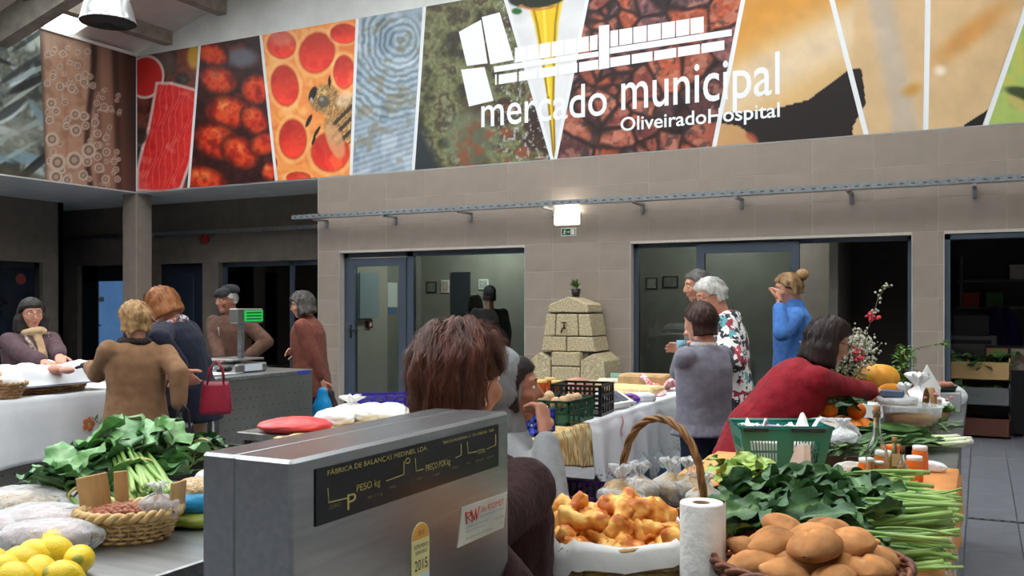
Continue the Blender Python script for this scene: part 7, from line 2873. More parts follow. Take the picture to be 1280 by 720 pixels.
q = pz(1087, 381, 5.25)
pumpkin('pumpkin', 'big ribbed yellow orange pumpkin beneath the bouquet', (q.x, q.y, HT), 0.165, 0.18, 12, (226, 160, 52), (206, 138, 36)).location.z = HT + 0.10
MB().box((-0.16, -0.13, 0), (0.16, 0.13, 0.10), bev=0.006).build('wooden_box', M_wood, None, (q.x, q.y, HT), label='pale box lifting the big pumpkin', cat='box')
q = pz(1118, 381, 4.75)
wd_ = MB()
wd_.loft([[Vector((0.09 * math.cos(a) * s, 0.035 * s + 0.03 * math.sin(a) * s * k2, 0.05 * k2 + 0.045 * math.sin(a))) for a in [math.pi * i / 12 for i in range(13)]] for k2, s in ((0, 1), (0.5, 1.05), (1, 0.9))], closed_ring=False, cap=False)
o = link('pumpkin_wedge', wd_.mesh('pumpkin_wedge', True), mat('wedge_orange', (222, 146, 36), (206, 124, 20), rough=0.5, scale=20), None, (q.x, q.y, HT + 0.09), (0.1, 0, AR), label='cut wedge of orange pumpkin behind the grain tub', cat='pumpkin')
so = o.modifiers.new('s', 'SOLIDIFY')
so.thickness = 0.02
MB().box((-0.10, -0.06, 0), (0.10, 0.06, 0.085), bev=0.005).build('carton', M_white, None, (q.x - 0.06, q.y + 0.05, HT), label='white carton under the pumpkin wedge', cat='carton')

# --- bouquet in a pot
q = pz(1054, 381, 5.0)
bq = thing('bouquet', 'tall bouquet of white blossom, yellow sprays and red flowers', 'flowers', (q.x, q.y, HT))
MB().lathe([(0.055, 0), (0.075, 0.15), (0.07, 0.15), (0.05, 0.01), (0, 0.01)], 24).build('pot', mat('pot_green', (34, 52, 40), rough=0.4), bq)
rng = random.Random(8)
M_twig = mat('twig', (92, 80, 52), rough=0.8)
tw, wh, yl, gn = MB(), MB(), MB(), MB()
for k in range(60):
	a = rng.uniform(0, 6.28)
	t = rng.uniform(0.05, 0.75)
	L = rng.uniform(0.24, 0.36)
	top = Vector((math.cos(a) * math.sin(t) * L, math.sin(a) * math.sin(t) * L, 0.13 + math.cos(t) * L))
	tw.tube([(0, 0, 0.12), top * 0.6 + Vector((0, 0, 0.05)), top], 0.0025, 5)
	for j in range(34):
		s = rng.uniform(0.45, 1.0)
		c = Vector((0, 0, 0.12)) * (1 - s) + top * s + Vector((rng.gauss(0, 0.026), rng.gauss(0, 0.026), rng.gauss(0, 0.022)))
		wh.ball(c, rng.uniform(0.004, 0.0085), 5, 4)
for k in range(240):
	a = rng.uniform(0, 6.28)
	r = rng.uniform(0.03, 0.12)
	leaf_card(yl, (r * math.cos(a), r * math.sin(a), 0.18 + rng.uniform(0, 0.11)), (math.cos(a), math.sin(a), rng.uniform(-0.2, 0.9)), rng.uniform(0.02, 0.045), 0.006)
for k in range(90):
	a = rng.uniform(0, 6.28)
	leaf_card(gn, (0.05 * math.cos(a), 0.05 * math.sin(a), 0.09 + rng.uniform(0, 0.1)), (math.cos(a), math.sin(a), rng.uniform(-0.4, 0.5)), rng.uniform(0.06, 0.11), 0.016)
tw.build('twigs', M_twig, bq, fix=False)
wh.build('white_blossom', mat('blossom_white', (206, 204, 190), (160, 164, 142), rough=0.7, scale=40), bq, fix=False, kind='stuff')
yl.build('yellow_sprays', mat('spray_yellow', (176, 186, 52), (120, 150, 48), rough=0.6, scale=30), bq, fix=False, kind='stuff')
gn.build('foliage', mat('leaf_dark', (40, 66, 36), (56, 88, 44), rough=0.5, scale=20), bq, fix=False, kind='stuff')
qi = Vector((q.x, q.y, HT))
M_redf = mat('flower_red', (206, 70, 78), (176, 40, 52), rough=0.6, scale=40)
for (x, y, zd) in [(1086, 396, 4.95), (1094, 399, 4.97), (1073, 441, 4.9), (1074, 449, 4.88), (1071, 436, 4.92)]:
	f = MB()
	c = pz(x, y, zd) - qi
	for j in range(10):
		f.ball(c + Vector((rng.gauss(0, 0.010), rng.gauss(0, 0.010), rng.gauss(0, 0.010))), (0.011, 0.011, 0.008), 7, 5)
	f.build('red_flower', M_redf, bq, fix=False)
br2 = MB()
tip = [pz(1080, 425, 5.0) - qi, pz(1092, 392, 5.0) - qi, pz(1098, 372, 5.0) - qi, pz(1106, 360, 5.0) - qi]
br2.tube([Vector((0, 0, 0.12))] + tip, 0.003, 5)
br2.build('branch', M_twig, bq)
bl = MB()
for c in tip[1:]:
	for j in range(7):
		bl.ball(c + Vector((rng.gauss(0, 0.014), rng.gauss(0, 0.014), rng.gauss(0, 0.02))), 0.007, 6, 4)
bl.build('branch_blossom', MATS['blossom_white'], bq, fix=False, kind='stuff')
tb_ = MB()
for j in range(14):
	leaf_card(tb_, tip[3] + Vector((rng.gauss(0, 0.006), rng.gauss(0, 0.006), 0)), (rng.gauss(0, 1), rng.gauss(0, 1), rng.uniform(0.1, 1)), 0.03, 0.008)
tb_.build('branch_tip', mat('leaf_yellowgreen', (140, 150, 70), rough=0.6), bq, fix=False)

# --- bushy green plant right of the pumpkin
q = pz(1130, 381, 5.45)
gp = thing('green_shrub', 'bright green leafy plant with one long arching shoot', 'plant', (q.x, q.y, HT))
MB().lathe([(0.05, 0), (0.065, 0.12), (0.06, 0.12), (0.045, 0.01), (0, 0.01)], 20).build('pot', mat('pot_terracotta', (128, 76, 54), rough=0.8), gp)
fo = MB()
for k in range(230):
	a = rng.uniform(0, 6.28)
	zz = rng.uniform(0.1, 0.36)
	r = 0.075 * math.sin(math.pi * (zz - 0.05) / 0.36)
	r *= rng.uniform(0.3, 1)
	leaf_card(fo, (r * math.cos(a), r * math.sin(a), zz), (math.cos(a), math.sin(a), rng.uniform(-0.3, 1)), rng.uniform(0.02, 0.04), 0.009)
qi = Vector((q.x, q.y, HT))
arc = [pz(1128, 450, 5.45) - qi, pz(1145, 436, 5.4) - qi, pz(1165, 431, 5.35) - qi, pz(1181, 429, 5.3) - qi]
for c in range(24):
	t = c / 23 * 3
	i = min(2, int(t))
	pp_ = arc[i].lerp(arc[i + 1], t - i)
	leaf_card(fo, pp_, (rng.gauss(0, 1), rng.gauss(0, 1), rng.gauss(0, 0.6)), 0.022, 0.007)
for c in range(12):
	leaf_card(fo, arc[3], (rng.gauss(0, 1), rng.gauss(0, 1), rng.gauss(0, 0.8)), 0.03, 0.010)
fo.build('foliage', mat('leaf_fresh', (104, 148, 58), (78, 118, 44), rough=0.5, scale=30), gp, fix=False, kind='stuff')
MB().tube(arc, 0.0025, 5).build('shoot', M_twig, gp)
MB().tube([(0, 0, 0.08), (0.01, 0, 0.2), (0, 0.01, 0.33)], 0.005, 6).build('stem', M_twig, gp)

# --- white bags and sweets at the far end
for k, (x, z, r, lb, mm) in enumerate([(1148, 4.95, (0.11, 0.08, 0.10), 'upright knotted white carrier bag at the far end of the right stall', M_bagwhite), (1130, 4.75, (0.07, 0.06, 0.085), 'slack white bag left of the knotted one', M_bagwhite),
									   (1172, 5.0, (0.085, 0.07, 0.055), 'low white bag beside the flower basket', M_bagwhite), (1185, 5.5, (0.10, 0.08, 0.07), 'milky bag at the far right corner of the stall', M_bagmilk)]):
	q = pz(x, 381, z)
	bag('carrier_bag', lb, (q.x, q.y, HT), r, mm, rz=k, seed=180 + k, crinkle=0.2, knot=k in (0, 1))
q = pz(1160, 381, 5.15)
po = MB()
po.poly([(-0.075, 0, 0.13), (0.075, 0, 0.13), (0.0, 0.01, 0.265)], (0, 0.006, 0))
po.poly([(-0.07, 0, 0.0), (0.07, 0, 0.0), (0.07, 0, 0.13), (-0.07, 0, 0.13)], (0, 0.006, 0))
po.build('price_card', M_paper, None, (q.x, q.y, HT), label='pointed white card standing above the bags', cat='card').rotation_euler = (0, 0, AR)
q = pz(1172, 381, 5.25)
so_ = thing('sausage_tray', 'dark rimmed tray of pinkish sausages behind the white bags', 'tray', (q.x, q.y, HT + 0.11), AR)
MB().lathe([(0.09, 0), (0.105, 0.03), (0.10, 0.03), (0.088, 0.006), (0, 0.006)], 28).build('dish', M_tray, so_)
for k in range(7):
	a = k * 0.9
	MB().cone((0.05 * math.cos(a) - 0.03, 0.05 * math.sin(a), 0.03), (0.05 * math.cos(a) + 0.03, 0.05 * math.sin(a) + 0.01, 0.035), 0.018, 0.016, 8, 3).build('sausage', mat('sausage', (186, 130, 104), (160, 100, 80), rough=0.5, scale=30), so_)
MB().box((-0.12, -0.1, 0), (0.12, 0.1, 0.108), bev=0.004).build('carton', mat('carton_grey', (150, 152, 152), rough=0.7), None, (q.x, q.y, HT), label='grey carton under the sausage tray', cat='carton')
# --- little flower basket with wooden hoop handle
q = pz(1170, 381, 4.45)
fbk = thing('flower_basket', 'small wooden basket with hoop handle and pink flowers', 'basket', (q.x, q.y, HT), AR)
MB().lathe([(0.04, 0), (0.06, 0.085), (0.055, 0.085), (0.037, 0.005), (0, 0.005)], 10, sx=1.1).build('tub', mat('chip_wood', (160, 120, 76), (132, 94, 56), rough=0.6, scale=8), fbk)
hp_ = MB()
for i in range(16):
	t0, t1 = math.pi * i / 16, math.pi * (i + 1) / 16
hp_.loft([[Vector((-0.03 + 0.0 * s, 0.05 * math.cos(math.pi * i / 20), 0.08 + 0.12 * math.sin(math.pi * i / 20))) + Vector((s * 0.016, 0, 0)) for i in range(21)] for s in (-1, 1)], closed_ring=False, cap=False)
h2 = link('handle', hp_.mesh('handle'), MATS['chip_wood'], fbk)
h2.modifiers.new('s', 'SOLIDIFY').thickness = 0.004
fo = MB()
for k in range(90):
	a = rng.uniform(0, 6.28)
	leaf_card(fo, (0.03 * math.cos(a) + 0.015, 0.03 * math.sin(a), 0.07), (math.cos(a), math.sin(a), rng.uniform(0.2, 2)), rng.uniform(0.05, 0.09), 0.008)
fo.build('foliage', MATS['leaf_fresh'], fbk, fix=False)
for k in range(9):
	f = MB()
	f.ball((rng.gauss(0.015, 0.02), rng.gauss(0, 0.02), 0.15 + rng.uniform(-0.01, 0.025)), (0.010, 0.010, 0.008), 8, 5)
	f.build('flower', mat('flower_pink', (222, 170, 170), (196, 110, 120), rough=0.7, scale=40), fbk)
q = pz(1180, 381, 4.15)
bunch('herb_bunch', 'small dark herb bunch at the right edge behind the blue packet', (q.x, q.y, HT), AR + 2, 14, 4, LEAVES_NARROW, STEMS_T, spread=0.03, height=0.05, leaf_scale=0.35, back=0.04, seed=190, stem_scale=0.3)
# ================================================================ goods on the lower left stall
# lemons
def lemon_mesh(k):
	prof = []
	n, m = 26, 22
	vs, fs = [], []
	for i in range(m + 1):
		t = math.pi * i / m
		z = -math.cos(t)
		r = math.sin(t) ** 0.9 * 0.034
		zz = 0.040 * z + (0.009 * max(0, z - 0.86) / 0.14) - (0.005 * max(0, -z - 0.9) / 0.1)
		for j in range(n):
			a = 2 * math.pi * j / n
			vs.append((zz, r * math.cos(a), r * math.sin(a)))
	for i in range(m):
		for j in range(n):
			j2 = (j + 1) % n
			fs.append((i * n + j, (i + 1) * n + j, (i + 1) * n + j2, i * n + j2))
	mb = MB()
	mb.add(vs, fs, 0, True)
	me = mb.mesh('lemon', True)
	co = co_of(me)
	set_co(me, co * (1 + 0.05 * (fbm(co, 30, k, 3) - 0.5))[:, None])
	smooth_all(me)
	n_ = fbm(co, 40, k + 5, 3)
	c = np.array([[238, 204, 40]]) * (0.9 + 0.16 * n_)[:, None]
	c = mixc(c, sm(-co[:, 0], 0.036, 0.044) * 0.9, (120, 130, 50))
	c = mixc(c, sm(co[:, 0], 0.036, 0.046) * 0.5, (206, 190, 50))
	set_col(me, c)
	me.materials.append(attr_mat('lemon_peel', rough=0.38, bump=0.22, bscale=260, spec=0.5))
	return me


LEM = [lemon_mesh(k) for k in range(3)]
lem_lab = ['foremost plump lemon at the right of the lemon pile', None]
for k, (x, y, z, rz, tl) in enumerate([(99, 705, 2.05, 2.4, 0.2), (70, 703, 2.12, 1.0, 0.5), (66, 696, 2.2, 2.0, -0.3), (28, 701, 2.02, 0.6, 0.3), (50, 716, 1.95, 2.6, -0.5), (5, 712, 1.98, 1.4, 0.2), (20, 722, 1.88, 0.2, 0.3), (80, 722, 1.92, 1.2, 0.4), (-12, 704, 2.04, 0.9, 0.1), (44, 704, 2.1, 0.3, 0.1)]):
	p = pz(x, y, z)
	ob = link('lemon', LEM[k % 3], None, None, p, (RG.uniform(0, 6), tl, rz), label='ripe yellow lemon in the pile at the lower left corner', cat='lemon', group='lemons at the lower left')
	s = (0.98, 1.0, 0.9)[k % 3] * 0.98
	ob.scale = (s, s, s)
	ob.location.z = max(ob.location.z, HT + 0.033)
tag(bpy.data.objects['lemon'], 'plump lemon lying apart at the right end of the lemon pile')
# bags of beans behind the lemons
for k, (x, z, r, ct, lb) in enumerate([(20, 2.55, (0.14, 0.09, 0.055), mat('beans_speckled', (206, 190, 160), (176, 150, 110), rough=0.6, scale=70, lo=0.45, hi=0.55, bump=0.5, bscale=90), 'plastic bag of speckled beans at the far left'), (52, 2.38, (0.13, 0.08, 0.05), mat('beans_mauve', (176, 150, 150), (206, 190, 186), rough=0.6, scale=60, bump=0.5, bscale=80), 'clear bag of pinkish beans in the middle of the bean bags'),
									   (62, 2.24, (0.125, 0.065, 0.045), mat('beans_lilac', (170, 148, 152), (196, 180, 180), rough=0.6, scale=60, bump=0.5, bscale=80), 'clear bag of lilac beans just behind the lemons'), (-10, 2.32, (0.09, 0.07, 0.045), MATS['beans_mauve'], 'bag of beans cut by the left picture edge')]):
	p = pz(x, 381, z)
	bag('bean_bag', lb, (p.x, p.y, HT), r, M_bagclear, rz=AR + 0.25 - 0.1 * k, knot=False, seed=210 + k, contents=ct, crinkle=0.16)
# palm basket of hazelnuts
nc = pz(162, 381, 2.36)
nb = wicker('nut_basket', 'oval straw basket of hazelnuts with upright wooden grips', (nc.x, nc.y, HT), 0.122, 0.095, 0.072, [M_palm], flare=0.72, n=34, rows=6, rz=AR + 0.25, tube_r=0.008)
fr2 = Matrix.Rotation(AR + 0.25, 3, 'Z')
M_grip = mat('grip_wood', (196, 160, 108), (160, 122, 76), rough=0.65, scale=5, stretch=(8, 8, 1))
for (x, y, w, h, rz, tl) in [(-0.085, 0.045, 0.075, 0.10, 0.35, -0.25), (-0.03, 0.085, 0.035, 0.10, 0.1, -0.1), (0.115, -0.02, 0.075, 0.085, 1.2, 0.15)]:
	g_ = MB().box((-w / 2, -0.004, 0), (w / 2, 0.004, h), bev=0.002).build('grip', M_grip, nb, (x, y, 0.06))
	g_.rotation_euler = (tl * 0.3, tl * 0.5, rz)
nm = lumpy(1, 3, 0.06, 1.5, 10, 8, (0.0078, 0.0078, 0.0072))
smooth_all(nm)
nm.materials.append(mat('hazelnut', (170, 104, 74), (140, 80, 56), rough=0.45, scale=60))
MB().lathe([(0.0, 0.060), (0.1, 0.060), (0.098, 0.05), (0, 0.05)], 24, sy=0.78).build('nut_bed', mat('nut_bed', (120, 70, 50), rough=0.8), nb)
cnt = 0
for ix in range(-7, 8):
	for iy in range(-6, 7):
		x, y = ix * 0.0142 + (0.007 if iy % 2 else 0), iy * 0.0128
		e = (x / 0.10) ** 2 + (y / 0.077) ** 2
		if e > 1 or (x > 0.045 and y < 0.02):
			continue
		q = fr2 @ Vector((x + RG.uniform(-0.002, 0.002), y + RG.uniform(-0.002, 0.002), 0))
		link('hazelnut', nm, None, None, (nc.x + q.x, nc.y + q.y, HT + 0.066 + 0.016 * (1 - e) + RG.uniform(0, 0.005)), (RG.uniform(0, 6), RG.uniform(0, 6), 0), label='brown hazelnut in the oval straw basket', cat='nut', group='hazelnuts in the straw basket')
		cnt += 1
q = fr2 @ Vector((0.075, -0.03, 0))
bag('nut_bag', 'clear plastic bag of nuts leaning inside the straw basket', (nc.x + q.x, nc.y + q.y, HT + 0.055), (0.05, 0.035, 0.04), M_bagclear, rz=AR, seed=230, contents=mat('nuts_in_bag', (150, 120, 96), (120, 90, 70), rough=0.6, scale=30), crinkle=0.22)
# greens behind it: a big bound bunch with stems towards the camera, a second lower left, one behind
M_tie = mat('raffia', (206, 186, 120), rough=0.7)
rngb = random.Random(3)


def bound_bunch(name, label, head, foot, n_stem, n_leaf, leaves, seed, spread=0.075, leaf_scale=1.0, stem_len=0.26):
	"""stems from the foot (cut ends, near) to the head, leaves fanning out beyond it"""
	h, f = Vector(head), Vector(foot)
	d = (f - h)
	rz = math.atan2(d.y, d.x)
	o = thing(name, label, 'greens', (h.x, h.y, 0), rz)
	pit = math.atan2(h.z - f.z, Vector((d.x, d.y)).length)
	rng = random.Random(seed)
	L = d.length
	Mx = Matrix.Translation((0, 0, h.z)) @ Matrix.Rotation(pit, 4, 'Y')
	for k in range(n_stem):
		a, r = rng.uniform(0, 6.28), spread * math.sqrt(rng.random())
		st = link('stem', rng.choice(STEMS), None, o)
		foot_p = Mx @ Vector((L, 1.25 * r * math.cos(a), 1.1 * r * math.sin(a) * 0.6))
		head_p = Mx @ Vector((-0.02, 0.8 * r * math.cos(a), 0.8 * r * math.sin(a) * 0.7 + 0.02))
		dv = head_p - foot_p
		st.location = foot_p
		st.rotation_mode = 'QUATERNION'
		st.rotation_quaternion = dv.to_track_quat('X', 'Z')
		s = dv.length / 0.24
		st.scale = (s, 1.05, 1.05)
	for k in range(n_leaf):
		a = math.pi + rng.gauss(0, 0.75)
		p0 = Mx @ Vector((rng.uniform(-0.10, 0.04), rng.gauss(0, spread * 0.8), rng.uniform(0.0, spread * 1.3)))
		ob = link('leaf', rng.choice(leaves), None, o, p0, (rng.gauss(0, 0.5), -rng.uniform(-0.1, 0.9), a))
		s = leaf_scale * rng.uniform(0.8, 1.25)
		ob.scale = (s, s * rng.uniform(0.9, 1.25), s)
	ring = [Mx @ Vector((L * 0.22, (spread * 0.98) * math.cos(t), 0.014 + spread * 0.55 * math.sin(t))) for t in [2 * math.pi * i / 24 for i in range(24)]]
	MB().tube(ring, 0.0045, 6, closed=True).build('tie', M_tie, o)
	return o


a1, b1 = pz(164, 590, 2.88), pz(192, 640, 2.60)
a1.z, b1.z = HT + 0.085, HT + 0.05
bound_bunch('bound_greens', 'big bunch of broad green leaves tied with raffia, stems towards the nut basket', a1, b1, 46, 34, LEAVES_PALE, 5, spread=0.068, leaf_scale=0.66)
a1, b1 = pz(95, 648, 2.66), pz(150, 655, 2.5)
a1.z, b1.z = HT + 0.05, HT + 0.03
bound_bunch('bound_greens', 'lower bunch of dark green leaves left of the nut basket', a1, b1, 8, 22, LEAVES_PALE + LEAVES[2:4], 6, spread=0.05, leaf_scale=0.55)
a1, b1 = pz(150, 638, 2.75), pz(200, 650, 2.6)
a1.z, b1.z = HT + 0.03, HT + 0.02
bound_bunch('bound_greens', 'small green bunch lying under the big tied bunch', a1, b1, 8, 14, LEAVES_PALE, 7, spread=0.04, leaf_scale=0.5)
p = pz(246, 381, 3.28)
tray('plastic_tray', 'black plastic tray of greens at the back of the left stall', (p.x, p.y, HT), 0.34, 0.26, 0.09, M_tray, rz=AR - 0.5)
for k in range(3):
	q = pz(232 + 16 * k, 381, 3.12 + 0.03 * k)
	bunch('cress_bunch', 'thin stemmed green bunch tied beside the black tray', (q.x, q.y, HT + 0.07), AR - 2.3 + 0.3 * k, 14, 12, LEAVES[:3], STEMS_T, spread=0.04, height=0.05, leaf_scale=0.4, back=0.05, group='thin bunches by the black tray', seed=240 + k, stem_scale=0.6, tie=M_tie)
q = pz(222, 381, 2.95)
bunch('leaf_bunch', 'few broad pale leaves between the tied bunch and the blue bag', (q.x, q.y, HT + 0.02), AR + 0.5, 6, 2, LEAVES_PALE, STEMS_T, spread=0.04, height=0.05, leaf_scale=0.6, back=0.02, seed=250, stem_scale=0.4)
q = pz(266, 381, 2.85)
o = pumpkin('squash', 'orange squash half hidden behind the steel scale', (q.x, q.y, HT), 0.05, 0.10, 8, (226, 150, 84), (212, 130, 62))
# blue and green bag with oats
q = pz(246, 381, 2.52)
o = bag('grain_bag', 'rolled down blue bag of pale flakes beside the scale', (q.x, q.y, HT + 0.035), (0.085, 0.07, 0.04), mat('bag_turquoise', (30, 146, 190), (24, 130, 176), rough=0.35, scale=10, bump=0.5, bscale=30), knot=False, seed=260, crinkle=0.12)
fk = lumpy(1, 13, 0.12, 2.0, 24, 16, (0.062, 0.052, 0.03))
smooth_all(fk)
link('flakes', fk, mat('oat_flakes', (222, 200, 164), (180, 146, 104), rough=0.8, scale=120, bump=0.8, bscale=140), o, (0, 0, 0.062))
bag('grain_bag', 'olive green bag folded under the blue one', (q.x, q.y, HT), (0.10, 0.08, 0.03), mat('bag_olive', (150, 158, 62), (130, 140, 50), rough=0.4, scale=10, bump=0.5, bscale=30), knot=False, seed=262, crinkle=0.1)
q = pz(262, 381, 2.6)
bag('clear_bag', 'milky bag on top of the blue bag by the scale', (q.x, q.y, HT + 0.075), (0.045, 0.04, 0.035), M_bagmilk, knot=False, seed=264)

# ================================================================ behind the scale: pink, white and purple
p = pH(360, 546, 0.86)
o = bag('pink_bag', 'large pink plastic bag lying behind the steel scale', (p.x + 0.02, p.y + 0.03, 0.88), (0.16, 0.11, 0.038), mat('bag_pink', (226, 84, 84), (206, 64, 66), rough=0.4, scale=9, bump=0.6, bscale=25), rz=AR + 0.1, knot=False, seed=270, crinkle=0.2)
for k, (x, z, r) in enumerate([(418, 4.35, (0.10, 0.08, 0.045)), (440, 4.5, (0.11, 0.09, 0.055)), (464, 4.5, (0.12, 0.09, 0.05)), (490, 4.45, (0.1, 0.08, 0.055))]):
	q = pz(x, 381, z)
	bag('white_bag', ['leftmost white plastic bag behind the scale', 'second white plastic bag, the most crumpled, behind the scale', 'third white plastic bag in front of the purple crate', 'rightmost white bag half hidden by brown hair'][k], (q.x, q.y, 0.88), r, M_bagwhite, rz=k, seed=280 + k, crinkle=0.22, knot=k == 1)
q = pz(466, 381, 4.85)
M_purp = mat('crate_purple', (70, 50, 170), (60, 40, 150), rough=0.4, scale=6)
slat_crate('plastic_crate', 'tilted purple plastic crate behind the white bags', (q.x + 0.04, q.y, 0.88), 0.30, 0.20, 0.10, M_purp, rz=AR + 0.2, rows=2, cols=5)

# ================================================================ middle stall
HM = 0.895
q = Vector((-1.77, 3.6, 0))
slat_crate('plastic_crate', 'blue plastic crate half hidden by the raised sleeve', (q.x, q.y, HM), 0.20, 0.18, 0.10, mat('crate_blue', (44, 64, 170), rough=0.4), rz=0, rows=3, cols=6)
q = Vector((-1.84, 4.04, 0))
slat_crate('plastic_crate', 'dark green plastic crate beside the fist', (q.x, q.y, HM), 0.30, 0.30, 0.11, mat('crate_green', (30, 72, 46), rough=0.4), rz=0.0, rows=2, cols=5)
EG = lumpy(1, 5, 0.1, 1.3, 16, 12, (0.034, 0.03, 0.026))
smooth_all(EG)
EG.materials.append(mat('potato', (206, 176, 140), (180, 146, 108), rough=0.7, scale=20))
for k, (x, y) in enumerate([(668, 492), (676, 494), (684, 493), (694, 494), (672, 490), (688, 490), (700, 492), (680, 489)]):
	q_ = Vector((-1.84 + 0.07 * (k % 4 - 1.5), 4.04 + 0.08 * (k // 4 - 0.5), 0))
	link('potato', EG, None, None, (q_.x, q_.y, HM + 0.085 + 0.018 * (k % 2)), (k, 0.4 * k, k), label='pale potato heaped in the dark green crate', cat='potato', group='potatoes in the green crate')
q = Vector((-1.82, 4.37, 0))
slat_crate('plastic_crate', 'tilted black plastic crate at the corner of the lace cloth', (q.x, q.y, HM), 0.26, 0.24, 0.155, mat('crate_black', (26, 26, 28), rough=0.4), rz=0.1, rows=3, cols=6)
# honey jars
M_jar = mat('jar_amber', (150, 66, 22), (120, 46, 14), rough=0.12, spec=0.5, scale=5)
for k, (x, z, lb) in enumerate([(668, 5.7, 'first amber honey jar from the left on the middle stall'), (677, 5.55, 'second amber honey jar from the left on the middle stall'), (688, 5.7, 'third amber honey jar from the left on the middle stall'), (696, 5.5, 'fourth amber honey jar, nearest the round loaf')]):
	q_ = pz(x, 381, z)
	s, h = 0.036, 0.10
	lathe_thing('honey_jar', lb, 'jar', (q_.x, q_.y, HM), [('jar', [(0, 0), (s * 0.94, 0), (s, 0.005), (s, h * 0.8), (s * 0.84, h * 0.88), (s * 0.84, h * 0.9), (0, h * 0.9)], M_jar, {}), ('lid', [(s * 0.9, h * 0.86), (s * 0.92, h), (s * 0.86, h * 1.03), (0, h * 1.03)], mat('lid_gold', (206, 170, 100), rough=0.4), {})], 'honey jars on the middle stall')
# round loaf parcel with ribbons
q = pz(722, 381, 5.35)
lf = lumpy(1, 15, 0.1, 1.3, 26, 18, (0.11, 0.09, 0.075))
smooth_all(lf)
lf.materials.append(mat('loaf_pink', (186, 140, 116), (150, 96, 78), rough=0.7, scale=9))
link('round_loaf', lf, None, None, (q.x, q.y, HM + 0.06), label='round brownish loaf behind the black crate', cat='loaf')
# small price computing scale
q = Vector((-1.80, 4.64, 0))
ps = thing('table_scale', 'small white table scale with grey displays on the lace cloth', 'scale', (q.x, q.y, HM), -0.15)
MB().box((-0.13, -0.11, 0), (0.10, 0.11, 0.035), bev=0.01).build('base', M_white, ps)
wb = MB()
wb.poly([(0.02, -0.11, 0.03), (0.115, -0.11, 0.02), (0.115, -0.11, 0.035), (0.02, -0.11, 0.085)], (0, 0.22, 0))
wb.build('console', M_white, ps)
for yy in (-0.05, 0.035):
	dpl = MB().box((0, -0.035, 0), (0.088, 0.035, 0.003)).build('display', mat('display_slate', (66, 76, 100), rough=0.2), ps, (0.024, yy, 0.086))
	dpl.rotation_euler = (0, 0.49, 0)
MB().box((-0.13, -0.12, 0.05), (0.0, 0.12, 0.06), bev=0.003).build('pan', M_steel, ps)
# textiles and packets on the lace cloth
txt = [(765, 5.15, 0.26, 0.12, 0.02, (150, 200, 214), 'folded pale blue cloth on the lace tablecloth'), (792, 5.75, 0.34, 0.22, 0.05, (232, 208, 150), 'folded cream yellow textiles piled on the lace cloth'), (806, 6.05, 0.32, 0.2, 0.10, (196, 160, 110), 'brown paper wrapped parcel behind the cream textiles'),
	   (765, 6.15, 0.2, 0.15, 0.06, (222, 206, 186), 'small pale parcel near the fountain'), (748, 6.1, 0.16, 0.14, 0.05, (206, 180, 140), 'small tan parcel left of the pale one'), (800, 5.3, 0.16, 0.12, 0.045, (226, 228, 230), 'white paper packet in front of the textiles'), (776, 5.02, 0.12, 0.04, 0.025, (64, 72, 150), 'dark blue narrow box near the table scale')]
for k, (x, z, lx, ly, h, c, lb) in enumerate(txt):
	q_ = pz(x, 381, z)
	mb = MB()
	mb.box((-lx / 2, -ly / 2, 0), (lx / 2, ly / 2, h), bev=min(0.012, h * 0.3))
	me = mb.mesh('parcel', True)
	o = link('folded_cloth' if k < 2 else 'parcel', me, mat('parcel_%d' % k, c, tuple(int(v * 0.85) for v in c), rough=0.8, scale=20, bump=0.4, bscale=20), None, (q_.x, q_.y, HM), (0, 0, 0.2 * k - 0.3), label=lb, cat='cloth' if k < 2 else 'parcel')
q = pz(824, 381, 5.95)
crumpled('checked_cloth', 'red and white cloth bunched at the far end of the lace cloth', (q.x, q.y, HM), 0.22, 0.18, 0.08, pleat('red_check', [(0.0, (206, 60, 84)), (0.5, (240, 226, 226))], 90), seed=31, cat='cloth')
q = pz(812, 381, 5.6)
crumpled('striped_cloth', 'flat red striped cloth right of the white packet', (q.x - 0.03, q.y + 0.05, HM), 0.22, 0.14, 0.03, MATS['red_check'], seed=33, cat='cloth')
q = Vector((-1.76, 4.92, 0))
bag('purple_pouch', 'small purple pouch beside a striped ribbon', (q.x, q.y, HM), (0.055, 0.04, 0.032), mat('pouch_purple', (104, 40, 150), rough=0.6), knot=False, seed=35)
q = Vector((-1.73, 4.80, 0))
lathe_thing('patterned_mug', 'small patterned tin near the edge of the lace cloth', 'mug', (q.x, q.y, HM), [('tin', [(0, 0), (0.03, 0), (0.03, 0.05), (0, 0.05)], mat('tin_print', (190, 150, 130), (120, 70, 80), rough=0.4, scale=40), {}), ('lid', [(0.031, 0.05), (0.031, 0.06), (0, 0.06)], mat('tin_lid', (110, 70, 130), rough=0.4), {})])
# striped ribbon hanging
rb = MB()
pr = pX(776, 505, -1.63)
rb.grid(lambda u, v: (0.03 + 0.006 * math.sin(6 * v), 0.018 * (u - 0.5) + 0.008 * v, -0.10 * v), 4, 8)
o = link('ribbon', rb.mesh('ribbon'), pleat('ribbon_stripe', [(0.0, (206, 110, 110)), (0.5, (236, 220, 210))], 160), None, (-1.655, pr.y, 0.885), label='striped ribbon hanging over the lace cloth edge', cat='ribbon')
o.modifiers.new('s', 'SOLIDIFY').thickness = 0.002
